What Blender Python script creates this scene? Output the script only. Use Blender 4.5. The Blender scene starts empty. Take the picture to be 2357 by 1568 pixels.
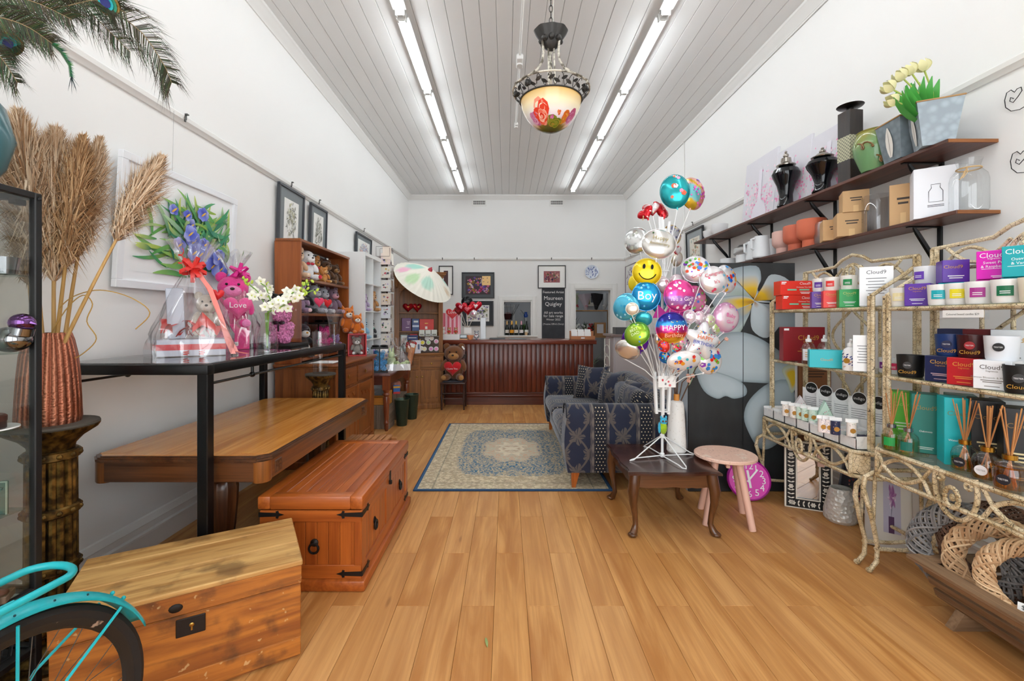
import bpy,bmesh,math,random
from mathutils import Matrix,Vector
R = math.radians; PI = math.pi
sin,cos = math.sin,math.cos
scene = bpy.context.scene
C = scene.collection
rnd = random.Random(7)
# ---------------- camera, world, exposure ----------------
F,PX,PY,EYE = 1035.0,1165.0,735.0,1.383       # focal length in px of a 2357 wide frame, vanishing point, eye height
cd = bpy.data.cameras.new('camera'); cam = bpy.data.objects.new('camera',cd); C.objects.link(cam)
cd.sensor_width = 36; cd.lens = 36*F/2357
cd.shift_x = (1178.5-PX)/2357; cd.shift_y = (PY-784)/2357
cd.clip_start = .05; cd.clip_end = 100
cam.location = (0,0,EYE); cam.rotation_euler = (R(90),0,0)
scene.camera = cam
w = bpy.data.worlds.new('sky'); scene.world = w; w.use_nodes = True
w.node_tree.nodes['Background'].inputs[0].default_value = (.93,.97,1,1)
w.node_tree.nodes['Background'].inputs[1].default_value = 4.2
TUBE = 22.0                                            # emission of the fluorescent tubes
vs = scene.view_settings
vs.view_transform = 'Standard'; vs.look = 'None'; vs.gamma = 1; vs.use_curve_mapping = False
vs.exposure = 0.18
scene.cycles.transparent_max_bounces = 24; scene.cycles.max_bounces = 10
# ---------------- measuring helpers ----------------
def gx(px,D):return (px-PX)*D/F
def gz(py,D):return EYE-(py-PY)*D/F
def at(px,py,D):return Vector((gx(px,D),D,gz(py,D)))
def dX(px,X):return X*F/(px-PX)                      # depth of a point on a side wall plane
# ---------------- mesh builder ----------------
def frm(o,x,y):
    x = Vector(x).normalized(); y = Vector(y); z = x.cross(y).normalized(); y = z.cross(x)
    m = Matrix((x,y,z)).transposed().to_4x4(); m.translation = Vector(o); return m
def T(x=0,y=0,z=0,rz=0,rx=0,ry=0,s=1):
    return Matrix.Translation((x,y,z)) @ Matrix.Rotation(rz,4,'Z') @ Matrix.Rotation(ry,4,'Y') @ Matrix.Rotation(rx,4,'X') @ Matrix.Scale(s,4)
def smooth(P,m=5):
    P = [Vector(p) for p in P]; o = []
    for i in range(len(P)-1):
        a,b,c,d = P[max(i-1,0)],P[i],P[i+1],P[min(i+2,len(P)-1)]
        for k in range(m):t = k/m; o.append(.5*((2*b)+(c-a)*t+(2*a-5*b+4*c-d)*t*t+(3*b-a-3*c+d)*t**3))
    return o+[P[-1]]
class MB:
    def __init__(s):s.v = []; s.f = []; s.k = []; s.M = None; s.c = None; s.hasc = False
    def m(s,M):s.M = M
    def add(s,vs,fs,cs=None):
        o = len(s.v); M = s.M
        for i,p in enumerate(vs):
            p = Vector(p); s.v.append(tuple(M @ p) if M else tuple(p))
            c = cs[i] if cs else s.c
            if c:s.hasc = True
            s.k.append(c or (1,1,1))
        for f in fs:s.f.append(tuple(o+i for i in f))
        return s
    def box(s,x0,x1,y0,y1,z0,z1):
        return s.add([(x0,y0,z0),(x1,y0,z0),(x1,y1,z0),(x0,y1,z0),(x0,y0,z1),(x1,y0,z1),(x1,y1,z1),(x0,y1,z1)],
                     [(3,2,1,0),(4,5,6,7),(0,1,5,4),(1,2,6,5),(2,3,7,6),(3,0,4,7)])
    def bm(s,b):
        b.verts.ensure_lookup_table(); b.verts.index_update()
        s.add([v.co.copy() for v in b.verts],[[v.index for v in f.verts] for f in b.faces]); b.free(); return s
    def rb(s,x0,x1,y0,y1,z0,z1,r=.005,n=1):
        b = bmesh.new(); bmesh.ops.create_cube(b,size=1)
        for v in b.verts:v.co = Vector(((x0+x1)/2+v.co.x*(x1-x0),(y0+y1)/2+v.co.y*(y1-y0),(z0+z1)/2+v.co.z*(z1-z0)))
        bmesh.ops.bevel(b,geom=b.edges[:],offset=r,segments=n,profile=.5,affect='EDGES')
        return s.bm(b)
    def tube(s,P,r,n=6,closed=False,caps=True):
        P = [Vector(p) for p in P]; N = len(P)
        rr = r if isinstance(r,(list,tuple)) else [r]*N
        t0 = (P[1]-P[0]).normalized(); u = t0.orthogonal().normalized(); vs = []; fs = []
        for i in range(N):
            a = P[(i-1) % N] if (closed or i > 0) else P[i]; b = P[(i+1) % N] if (closed or i < N-1) else P[i]
            t = (b-a); t = t.normalized() if t.length > 1e-9 else t0
            u = (u-t*u.dot(t)); u = u.normalized() if u.length > 1e-6 else t.orthogonal().normalized(); w_ = t.cross(u)
            for j in range(n):
                q = 2*PI*j/n; vs.append(P[i]+(u*cos(q)+w_*sin(q))*rr[i])
        for i in range(N if closed else N-1):
            a = i*n; b = ((i+1) % N)*n
            for j in range(n):fs.append((a+j,a+(j+1) % n,b+(j+1) % n,b+j))
        if caps and not closed:fs += [tuple(range(n-1,-1,-1)),tuple(range((N-1)*n,N*n))]
        return s.add(vs,fs)
    def lathe(s,prof,n=20,c=(0,0,0),fn=None,cap=True):
        vs = []; fs = []; cs = []
        for (r,z) in prof:
            for j in range(n):
                q = 2*PI*j/n; k = r*(fn(q,z) if fn else 1); vs.append((c[0]+k*cos(q),c[1]+k*sin(q),c[2]+z))
        for i in range(len(prof)-1):
            for j in range(n):fs.append((i*n+j,i*n+(j+1) % n,(i+1)*n+(j+1) % n,(i+1)*n+j))
        if cap:
            if prof[0][0] > 1e-5:fs.append(tuple(range(n-1,-1,-1)))
            if prof[-1][0] > 1e-5:fs.append(tuple(range((len(prof)-1)*n,len(prof)*n)))
        return s.add(vs,fs)
    def ell(s,c,r,nu=12,nv=8,Rm=None,jit=0):
        if not isinstance(r,(tuple,list)):r = (r,r,r)
        vs = []; fs = []; c = Vector(c)
        for i in range(nv+1):
            th = PI*i/nv
            for j in range(nu):
                q = 2*PI*j/nu; k = 1+(rnd.uniform(-jit,jit) if jit else 0)
                p = Vector((r[0]*sin(th)*cos(q)*k,r[1]*sin(th)*sin(q)*k,r[2]*cos(th)*k))
                vs.append(c+(Rm @ p if Rm else p))
        for i in range(nv):
            for j in range(nu):fs.append((i*nu+j,(i+1)*nu+j,(i+1)*nu+(j+1) % nu,i*nu+(j+1) % nu))
        return s.add(vs,fs)
    def prism(s,P,z0,z1):
        n = len(P); vs = [(x,y,z0) for x,y in P]+[(x,y,z1) for x,y in P]
        return s.add(vs,[tuple(range(n-1,-1,-1)),tuple(range(n,2*n))]+[(i,(i+1) % n,n+(i+1) % n,n+i) for i in range(n)])
    def poly(s,P,z=None):
        return s.add([(p[0],p[1],z) for p in P] if z is not None else P,[tuple(range(len(P)))])
    def grid(s,fn,nu,nv,cu=False,cf=None):
        vs = []; cs = []; fs = []; m = nu if cu else nu+1
        for j in range(nv+1):
            for i in range(m):
                vs.append(fn(i/nu,j/nv)); cs.append(cf(i/nu,j/nv) if cf else s.c)
        for j in range(nv):
            for i in range(nu):fs.append((j*m+i,j*m+(i+1) % m,(j+1)*m+(i+1) % m,(j+1)*m+i))
        return s.add(vs,fs,cs)
    def leaf(s,a,b,wd,z=0,c0=None,c1=None,n=5,bend=0,lift=0):
        """flat pointed blade from a to b (2-D points) in the current frame"""
        a = Vector((a[0],a[1],0)); b = Vector((b[0],b[1],0)); d = b-a; p = Vector((-d.y,d.x,0)); L = d.length; p = p/(L or 1)
        vs = []; cs = []; fs = []
        for i in range(n+1):
            t = i/n; k = wd*.5*(math.sin(PI*min(1,t*.9+.08))**.8); m = a+d*t+p*bend*4*t*(1-t)+Vector((0,0,z+lift*t*(1-t)*4))
            col = tuple(c0[q]*(1-t)+c1[q]*t for q in range(3)) if c0 else s.c
            vs += [m-p*k,m+p*k]; cs += [col,col]
        for i in range(n):fs.append((2*i,2*i+2,2*i+3,2*i+1))
        return s.add(vs,fs,cs)
    def build(s,name,m,parent=None,smooth=35,loc=None):
        me = bpy.data.meshes.new(name); me.from_pydata(s.v,[],s.f)
        if s.hasc:
            a = me.color_attributes.new('Col','FLOAT_COLOR','POINT')
            a.data.foreach_set('color',[q for c in s.k for q in (c[0],c[1],c[2],1)])
        if m is not None:me.materials.append(m)
        if smooth:
            me.polygons.foreach_set('use_smooth',[True]*len(me.polygons))
            if smooth < 180:me.set_sharp_from_angle(angle=R(smooth))
        me.update()
        o = bpy.data.objects.new(name,me); C.objects.link(o)
        if parent:o.parent = parent
        if loc is not None:o.location = loc
        return o
def mesh(name,m,parent,fn,smooth=35):
    b = MB(); fn(b); return b.build(name,m,parent,smooth)
def tag(o,label,cat,group=None):
    o['label'] = label; o['category'] = cat
    if group:o['group'] = group
    return o
def thing(name,label,cat,loc=(0,0,0),rz=0,group=None):
    o = bpy.data.objects.new(name,None); C.objects.link(o); o.location = loc; o.rotation_euler = (0,0,rz); o.empty_display_size = .05
    return tag(o,label,cat,group)
def struct(name,m,fn,parent=None,smooth=30):
    o = mesh(name,m,parent,fn,smooth); o['kind'] = 'structure'; return o
def share(me,name,parent,loc=(0,0,0),rot=(0,0,0),scale=None):
    o = bpy.data.objects.new(name,me); C.objects.link(o); o.parent = parent; o.location = loc; o.rotation_euler = rot
    if scale:o.scale = scale
    return o
def dup(root,loc,rz=0,label=None,scale=None):
    def cp(o,p):
        c = o.copy(); C.objects.link(c); c.parent = p
        for ch in o.children:cp(ch,c)
        return c
    r = cp(root,None); r.location = loc; r.rotation_euler = (0,0,rz)
    if label:r['label'] = label
    if scale:r.scale = (scale,)*3
    return r
_tc = {}
def text(body,size,M,m,parent,name='lettering',al='CENTER'):
    key = (body,round(size,4),al,m.name)
    if key not in _tc:
        cu = bpy.data.curves.new('t','FONT'); cu.body = body; cu.size = size; cu.resolution_u = 2; cu.align_x = al
        ob = bpy.data.objects.new('t',cu); C.objects.link(ob)
        me = bpy.data.meshes.new_from_object(ob); me.name = name
        bpy.data.objects.remove(ob); bpy.data.curves.remove(cu)
        me.materials.clear(); me.materials.append(m); _tc[key] = me
    o = bpy.data.objects.new(name,_tc[key]); C.objects.link(o); o.parent = parent; o.matrix_local = M; return o
# ---------------- materials ----------------
def lin(c):return tuple((x/12.92 if x <= .04045 else ((x+.055)/1.055)**2.4) for x in c)
def H(h):return lin(tuple(int(h[i:i+2],16)/255 for i in (0,2,4)))
class E:
    def __init__(s,t,k):s.t = t; s.k = k
    def o(a,op,*b):
        n = a.t.nodes.new('ShaderNodeMath'); n.operation = op
        for i,q in enumerate((a,)+b):
            if isinstance(q,E):a.t.links.new(q.k,n.inputs[i])
            else:n.inputs[i].default_value = q
        return E(a.t,n.outputs[0])
    def __add__(a,b):return a.o('ADD',b)
    def __sub__(a,b):return a.o('SUBTRACT',b)
    def __mul__(a,b):return a.o('MULTIPLY',b)
    def __truediv__(a,b):return a.o('DIVIDE',b)
    __radd__ = __add__; __rmul__ = __mul__
    def __rsub__(a,b):return (a*-1)+b
    def __pow__(a,b):return a.o('POWER',b)
    def fr(a):return a.o('FRACT')
    def fl(a):return a.o('FLOOR')
    def ab(a):return a.o('ABSOLUTE')
    def sin(a):return a.o('SINE')
    def cos(a):return a.o('COSINE')
    def sqrt(a):return a.o('SQRT')
    def atan2(a,b):return a.o('ARCTAN2',b)
    def lt(a,b):return a.o('LESS_THAN',b)
    def gt(a,b):return a.o('GREATER_THAN',b)
    def min(a,b):return a.o('MINIMUM',b)
    def max(a,b):return a.o('MAXIMUM',b)
    def sm(a,lo,hi):
        n = a.t.nodes.new('ShaderNodeMapRange'); n.interpolation_type = 'SMOOTHSTEP'; a.t.links.new(a.k,n.inputs[0])
        n.inputs[1].default_value = lo; n.inputs[2].default_value = hi; return E(a.t,n.outputs[0])
class G:
    """node graph of one material"""
    def __init__(s,name):
        s.m = bpy.data.materials.new(name); s.m.use_nodes = True; s.t = s.m.node_tree; s.b = s.t.nodes['Principled BSDF']
    def N(s,ty,**kw):
        n = s.t.nodes.new(ty)
        for k,v in kw.items():setattr(n,k,v)
        return n
    def put(s,sock,v):
        if isinstance(v,E):s.t.links.new(v.k,sock)
        elif isinstance(v,(tuple,list)):sock.default_value = tuple(v)+(1,)*(4-len(v)) if len(sock.default_value) == 4 else v
        else:sock.default_value = v
    def co(s,kind='Object'):return E(s.t,s.N('ShaderNodeTexCoord').outputs[kind])
    def xyz(s,v=None):
        n = s.N('ShaderNodeSeparateXYZ'); s.t.links.new((v or s.co()).k,n.inputs[0]); return [E(s.t,q) for q in n.outputs]
    def vec(s,x,y,z):
        n = s.N('ShaderNodeCombineXYZ')
        for i,q in enumerate((x,y,z)):s.put(n.inputs[i],q)
        return E(s.t,n.outputs[0])
    def rand(s):return E(s.t,s.N('ShaderNodeObjectInfo').outputs['Random'])
    def col(s):return E(s.t,s.N('ShaderNodeVertexColor',layer_name='Col').outputs[0])
    def noise(s,sc=5,de=3,st=None,off=None,dist=0,v=None):
        v = v or s.co()
        if st or off is not None:
            x,y,z = s.xyz(v); st = st or (1,1,1); off = off if off is not None else 0
            v = s.vec(x*st[0]+off,y*st[1]+off,z*st[2]+off)
        n = s.N('ShaderNodeTexNoise'); s.t.links.new(v.k,n.inputs['Vector']); n.inputs['Scale'].default_value = sc; n.inputs['Detail'].default_value = de; n.inputs['Distortion'].default_value = dist
        return E(s.t,n.outputs[0])
    def vor(s,sc=5,feat='DISTANCE_TO_EDGE',v=None,out=0):
        n = s.N('ShaderNodeTexVoronoi',feature=feat); s.t.links.new((v or s.co()).k,n.inputs['Vector']); n.inputs['Scale'].default_value = sc
        return E(s.t,n.outputs[out])
    def mix(s,f,a,b):
        n = s.N('ShaderNodeMix',data_type='RGBA'); s.put(n.inputs[0],f); s.put(n.inputs[6],a); s.put(n.inputs[7],b); return E(s.t,n.outputs[2])
    def done(s,c=None,ro=.5,me=0,bump=None,bs=.3,bd=.01,em=None,es=0,**kw):
        b = s.b
        if c is not None:s.put(b.inputs['Base Color'],c)
        s.put(b.inputs['Roughness'],ro); s.put(b.inputs['Metallic'],me)
        if bump is not None:
            n = s.N('ShaderNodeBump'); n.inputs['Strength'].default_value = bs; n.inputs['Distance'].default_value = bd
            s.put(n.inputs['Height'],bump); s.t.links.new(n.outputs[0],b.inputs['Normal'])
        if em is not None:s.put(b.inputs['Emission Color'],em); b.inputs['Emission Strength'].default_value = es
        for k,v in kw.items():s.put(b.inputs[k.replace('_',' ')],v)
        return s.m
_mc = {}
def flat(h,ro=.5,me=0,**kw):
    k = (h,ro,me,tuple(sorted(kw.items())))
    if k not in _mc:_mc[k] = G('paint_'+h).done(H(h),ro,me,**kw)
    return _mc[k]
def painted(ro=.5,me=0,**kw):
    k = ('vc',ro,me,tuple(sorted(kw.items())))
    if k not in _mc:
        g = G('printed'); _mc[k] = g.done(g.col(),ro,me,**kw)
    return _mc[k]
def wood(name,a,b,ax='y',ro=.4,sc=1,knots=0,bs=.12,coat=0):
    k = ('wood',name,ax)
    if k in _mc:return _mc[k]
    g = G(name+'_'+ax); st = {'x':(1.2,16,16),'y':(16,1.2,16),'z':(16,16,1.2)}[ax]
    off = g.rand()*37
    n1 = g.noise(sc,5,st,off,.8); fst = tuple(q*(6 if q > 2 else 2) for q in st); n2 = g.noise(sc,4,fst,off)
    n3 = g.noise(1.3,2,None,off)
    f = (n1*.65+n2*.35).sm(.32,.68)
    c = g.mix(f,H(b),H(a)); c = g.mix(n3.sm(.35,.75)*.35,c,H(b))
    c = g.mix((g.rand()-.5)*.0+.12*g.rand(),c,H(b))
    if knots:
        v = g.vor(knots,'F1',g.vec(*[q*s_ for q,s_ in zip(g.xyz(),[.6 if s_ < 2 else 1.6 for s_ in st])])); c = g.mix(v.sm(.0,.09)*-1+1,c,tuple(q*.25 for q in H(b)))
    _mc[k] = g.done(c,ro,0,bump=n2,bs=bs,bd=.004,Coat_Weight=coat,Coat_Roughness=.15); return _mc[k]
def clear(name,tint=(1,1,1),ior=1.45,boost=0.0,ro=.02):
    """thin clear sheet: transparent with a fresnel reflection"""
    k = ('clear',name)
    if k in _mc:return _mc[k]
    g = G(name); t = g.t; fr = g.N('ShaderNodeFresnel'); bf = E(t,g.N('ShaderNodeNewGeometry').outputs['Backfacing']); g.put(fr.inputs[0],bf*(1/ior-ior)+ior)   # same reflectance from both sides of the sheet
    tr = g.N('ShaderNodeBsdfTransparent'); tr.inputs[0].default_value = tuple(tint)+(1,)
    gl = g.N('ShaderNodeBsdfGlossy'); gl.inputs['Roughness'].default_value = ro
    mx = g.N('ShaderNodeMixShader'); f = E(t,fr.outputs[0])
    if boost:f = f*(1-boost)+boost
    g.put(mx.inputs[0],f); t.links.new(tr.outputs[0],mx.inputs[1]); t.links.new(gl.outputs[0],mx.inputs[2])
    t.links.new(mx.outputs[0],t.nodes['Material Output'].inputs[0]); _mc[k] = g.m; return g.m
def plush_mat(h):
    k = ('plush',h)
    if k not in _mc:
        g = G('plush_'+h); n = g.noise(140,3); n2 = g.noise(25,2); _mc[k] = g.done(g.mix(n2.sm(.3,.7)*.35,H(h),tuple(q*.7 for q in H(h))),1,0,bump=n,bs=.6,bd=.01,Sheen_Weight=.3)
    return _mc[k]
def wallmat(name,h,bs=.05):
    g = G(name); n = g.noise(18,4); n2 = g.noise(1.3,3)
    return g.done(g.mix(n2.sm(.3,.75)*.06,H(h),tuple(q*.8 for q in H(h))),.75,0,bump=n,bs=bs,bd=.004)
WHITE = wallmat('white_plaster','efeeec'); CEILW = wallmat('ceiling_paint','ebebea',.08); TRIMW = flat('ecebe8',.45)
BLACKM = flat('0a0a0b',.35,0,Specular_IOR_Level=.3); BLKM = flat('111113',.5); GLASS = clear('clear_glass'); CELLO = clear('cellophane',(.97,.97,.98),1.45,.14,.12)
SHELFG = clear('green_glass',(.86,.92,.89),1.5,.0,.02); CHROME = flat('d8d8d8',.18,1); BRASS = flat('b9924a',.3,1); GOLDT = flat('c8963c',.4,.6)
WHITEP = flat('f2f2f2',.5); OFFW = flat('e9e6df',.6); PAPER = flat('f4f4f2',.8)
# ================= THE ROOM =================
XL,XR,YB,YF,ZC = -2.16,2.64,9.94,-1.3,4.12
SX0,SX1,SZ0,SZ1 = gx(1160,YB),gx(1222,YB),gz(772,YB),gz(695,YB)      # servery opening
DX0,DX1,DZ1 = gx(1325,YB),gx(1405,YB),gz(668,YB)                          # door opening
YR = 12.7
# floor: laminate planks laid lengthwise
g = G('oak_laminate'); rr = g.rand(); off = rr*91
n1 = g.noise(1,5,(9,.9,9),off,1.6); n2 = g.noise(1,4,(85,2.2,85),off); n3 = g.noise(2.2,3,(1.4,.5,1),off)
c = g.mix(n1.sm(.3,.7),H('ae7238'),H('d0985a')); c = g.mix(n2.sm(.42,.62)*.35,c,H('a86f3a')); c = g.mix(n3.sm(.56,.74)*.45,c,H('a2683a'))
c = g.mix(rr*.22,c,H('d6ad7e')); kn = g.vor(1,'F1',g.vec(g.xyz()[0]*7+off,g.xyz()[1]*1.5+off,0)); c = g.mix(kn.sm(.02,.10)*-.55+.55,c,H('7c4a26'))
FLOORM = g.done(c,.42,0,bump=n2,bs=.05,bd=.002,Specular_IOR_Level=.22)
GAP = flat('4a2f1c',.8)
fl = struct('floor',GAP,lambda b:b.box(XL-.05,XR+.05,YF,YR,-.12,-.007),smooth=0)
PW,PL = .157,.98
def plank_mesh(w,l):b = MB(); b.rb(0,w,0,l,-.012,0,.0012); o = b.build('plank',FLOORM); me = o.data; bpy.data.objects.remove(o); return me
pm = plank_mesh(PW-.0012,PL-.0012); far = MB(); cutc = {}
i0 = int(math.floor((XL+.214)/PW))
for i in range(i0,i0+32):
    x = -.214+i*PW
    if x > XR:break
    x0,x1 = max(x,XL),min(x+PW,XR)
    ys = (2.17 if i % 2 == 0 else 2.66)-PL*4
    for j in range(18):
        y = ys+j*PL; y0,y1 = max(y,YF),min(y+PL,YR)
        if y1 <= y0:continue
        if y1 > 1.3 and y0 < 7.3:
            if x1-x0 > PW-.001:share(pm,'plank',fl,(x0,y,0))
            else:
                k = round(x1-x0,4)
                if k not in cutc:cutc[k] = plank_mesh(x1-x0-.0012,PL-.0012)
                share(cutc[k],'plank',fl,(x0,y,0))
        else:far.box(x0,x1-.0012,y0,y1-.0012,-.01,0)
o = far.build('far_planks',FLOORM,fl,0); o['kind'] = 'stuff'
# ceiling boards
ce = struct('ceiling',flat('777776',.9),lambda b:b.box(XL-.05,XR+.05,YF,YB+.2,ZC+.012,ZC+.1),smooth=0)
bw = .148; b = MB(); b.rb(.0015,bw-.0015,YF,YB,0,.014,.003); tmp = b.build('ceiling_board',CEILW); bme = tmp.data; bpy.data.objects.remove(tmp)
n = int(math.ceil((XR-XL)/bw))
for i in range(n):
    o = share(bme,'ceiling_board',ce,(XL+i*bw,0,ZC+rnd.uniform(0,.002)))
# walls
struct('wall_left',WHITE,lambda b:b.box(XL-.15,XL,YF,YB+.2,-.1,ZC),smooth=0)
struct('wall_right',WHITE,lambda b:b.box(XR,XR+.15,YF,YB+.2,-.1,ZC),smooth=0)
def wb(b):
    y0,y1 = YB,YB+.2
    b.box(XL-.15,SX0,y0,y1,-.1,ZC); b.box(SX0,SX1,y0,y1,-.1,SZ0); b.box(SX0,SX1,y0,y1,SZ1,ZC)
    b.box(SX1,DX0,y0,y1,-.1,ZC); b.box(DX0,DX1,y0,y1,DZ1,ZC); b.box(DX1,XR+.15,y0,y1,-.1,ZC)
struct('wall_back',WHITE,wb,smooth=0)
def wf(b):
    y0,y1 = YF-.2,YF
    b.box(XL-.15,XL+.3,y0,y1,-.1,ZC); b.box(XR-.3,XR+.15,y0,y1,-.1,ZC); b.box(XL+.3,XR-.3,y0,y1,3.2,ZC); b.box(XL+.3,XR-.3,y0,y1,-.1,.45)
    b.box(.1,.2,y0,y1,.45,3.2)
struct('wall_front',WHITE,wf,smooth=0)
struct('window_2',GLASS,lambda b:(b.box(XL+.3,.1,YF-.1,YF-.09,.45,3.2),b.box(.2,XR-.3,YF-.1,YF-.09,.45,3.2)),smooth=0)
# store room behind
GREYW = wallmat('storeroom_paint','c9ccd0')
struct('wall_storeroom',GREYW,lambda b:(b.box(XL-.15,XR+.3,YR,YR+.1,-.1,3.0),b.box(XL-.15,XL-.05,YB+.2,YR,-.1,3.0),b.box(XR+.05,XR+.2,YB+.2,YR,-.1,3.0)),smooth=0)
struct('ceiling_storeroom',GREYW,lambda b:b.box(XL-.15,XR+.2,YB+.2,YR+.1,3.0,3.1),smooth=0)
# cornice, picture rails, baseboards
def prof_run(b,prof,p0,p1,nrm):
    """extrude a (out, z) profile from p0 to p1; nrm points into the room"""
    k = len(prof); vs = []
    for p in (p0,p1):
        for (o_,z) in prof:vs.append((p[0]+nrm[0]*o_,p[1]+nrm[1]*o_,z))
    b.add(vs,[(i,(i+1) % k,k+(i+1) % k,k+i) for i in range(k)]+[tuple(range(k-1,-1,-1)),tuple(range(k,2*k))])
CP = [(0,ZC-.1),(.012,ZC-.1),(.018,ZC-.085),(.03,ZC-.075),(.055,ZC-.035),(.075,ZC-.02),(.08,ZC),(0,ZC)]
RP = [(0,2.675),(.012,2.675),(.02,2.69),(.034,2.70),(.038,2.725),(.03,2.735),(.02,2.73),(.012,2.745),(0,2.745)]
BP = [(0,0),(.022,0),(.022,.10),(.03,.105),(.03,.12),(.02,.13),(.02,.165),(.026,.17),(.012,.205),(0,.21)]
for nm,P in (('cornice',CP),('picture_rail',RP)):
    pass
runs = {'left':((XL,YF),(XL,YB),(1,0)),'right':((XR,YB),(XR,YF),(-1,0)),'back':((XL,YB),(XR,YB),(0,-1))}
for k,(p0,p1,nn) in runs.items():
    struct('trim_cornice_'+k,TRIMW,lambda b:prof_run(b,CP,p0,p1,nn))
    struct('trim_picture_rail_'+k,TRIMW,lambda b:prof_run(b,RP,p0,p1,nn))
    if k != 'back':struct('baseboard_'+k,TRIMW,lambda b:prof_run(b,BP,p0,p1,nn))
# servery and door frames
def architrave(b,x0,x1,z0,z1,wd,sill):
    for i,(a,t) in enumerate(((0,.02),(.03,.035),(wd-.03,.028))):
        e = wd if i == 2 else (0.03 if i == 0 else wd-.03)
        for s_ in (0,1):
            xa,xb = (x0-e,x0-a) if s_ == 0 else (x1+a,x1+e)
            b.rb(xa,xb,YB-t,YB,z0,z1+e,.004)
        b.rb(x0-a,x1+a,YB-t,YB,z1+a,z1+e,.004)
    if sill:b.rb(x0-wd-.02,x1+wd+.02,YB-.06,YB+.2,z0-.035,z0,.006)
    b.box(x0-.015,x0+.004,YB-.01,YB+.21,z0,z1); b.box(x1-.004,x1+.015,YB-.01,YB+.21,z0,z1); b.box(x0,x1,YB-.01,YB+.21,z1-.004,z1+.015)
struct('window_1',TRIMW,lambda b:architrave(b,SX0,SX1,SZ0,SZ1,.13,True))
struct('door_1',TRIMW,lambda b:architrave(b,DX0,DX1,0,DZ1,.15,False))
# air vents high on the back wall
for i,px in enumerate((1103,1281)):
    x,z = gx(px,YB),gz(467,YB)
    t = thing('air_vent','white slotted air vent high on the back wall, the %s one' % ('left' if i == 0 else 'right'),'vent',(x,YB,z-.075),0,'wall vents')
    mesh('frame',TRIMW,t,lambda b:(b.rb(-.16,.16,-.012,0,0,.15,.004),b.rb(-.15,.15,-.016,-.01,.12,.14,.002)))
    for r_ in range(2):
        mesh('slot_row',BLKM,t,lambda b:[b.box(-.125+k*.022,-.112+k*.022,-.0165,-.012,.035+r_*.045,.07+r_*.045) for k in range(12)],0)
# surface conduits
tag(mesh('ceiling_conduit',TRIMW,None,lambda b:(b.tube([(gx(1207,3.86)-.0,.2,ZC-.018),(-.02+gx(1207,3.86),6.3,ZC-.018)],.011,6),b.rb(.12-.03,.12+.04,4.05,4.2,ZC-.06,ZC-.002,.012,2) if False else None)),'thin white conduit running along the ceiling boards beside the pendant lamp','conduit')
cx = gx(1207,3.86)-.015
for i,(y,s_) in enumerate(((4.72,1),(6.3,.7))):
    t = thing('junction_box','small white junction box on the ceiling conduit, the %s one' % ('larger nearer' if i == 0 else 'smaller farther'),'junction box',(cx,y,ZC))
    mesh('body',TRIMW,t,lambda b:b.rb(-.035*s_,.035*s_,-.1*s_,.1*s_,-.06*s_,0,.015,2)); mesh('cap',TRIMW,t,lambda b:b.lathe([(.03*s_,-.075*s_),(.03*s_,-.055*s_)],10))
Yc = dX(1573,XR-.02)
tag(mesh('wall_conduit',TRIMW,None,lambda b:(b.tube([(XR-.012,Yc,1.9),(XR-.012,Yc,ZC-.13),(XR-.012,Yc+.02,ZC-.115),(XR-.012,YB-.1,ZC-.115)],.009,6),b.tube([(XR-.012,YF+.2,ZC-.115),(XR-.012,Yc,ZC-.115)],.009,6))),
    'thin white conduit dropping down the right wall behind the balloons','conduit')
# fluorescent lamps
g = G('fluorescent_tube'); TUBEM = g.done((1,1,1),.4,0,em=(.905,.965,1),es=TUBE)
tubeb = MB(); tubeb.M = frm((0,0,0),(1,0,0),(0,0,1)); tubeb.lathe([(.019,-.605),(.019,.605)],10); to = tubeb.build('tube',TUBEM); tme = to.data; bpy.data.objects.remove(to)
LY = [-.1,1.25,2.6,3.96+.0,5.29,6.66,8.03]
for side,X in (('left',-.925),('right',1.39)):
    for j,y in enumerate(LY):
        ym = y+.68
        t = thing('fluorescent_light','long white fluorescent batten on the %s ceiling row, %s one counted from the back wall' % (side,('first','second','third','fourth','fifth','sixth','seventh')[len(LY)-j-1]),'ceiling light',(X,ym,ZC),0,'fluorescent battens')
        mesh('batten',TRIMW,t,lambda b:(b.rb(-.028,.028,-.64,.64,-.04,0,.006),b.rb(-.06,.06,-.63,.63,-.047,-.038,.003)))
        for s_ in (-1,1):mesh('lamp_holder',flat('d9d9d6',.4),t,lambda b:(b.rb(-.042,.042,s_*.645-.012,s_*.645+.012,-.085,-.02,.006),b.rb(-.042,-.026,s_*.645-.02,s_*.645+.02,-.095,-.03,.004),b.rb(.026,.042,s_*.645-.02,s_*.645+.02,-.095,-.03,.004)))
        share(tme,'tube',t,(0,0,-.075))
# lamp of the store room
t = thing('fluorescent_light','fluorescent batten on the ceiling of the back store room','ceiling light',(1.2,11.3,3.0)); mesh('batten',TRIMW,t,lambda b:b.rb(-.03,.03,-.64,.64,-.05,0,.006)); share(tme,'tube',t,(0,0,-.08))
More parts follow.
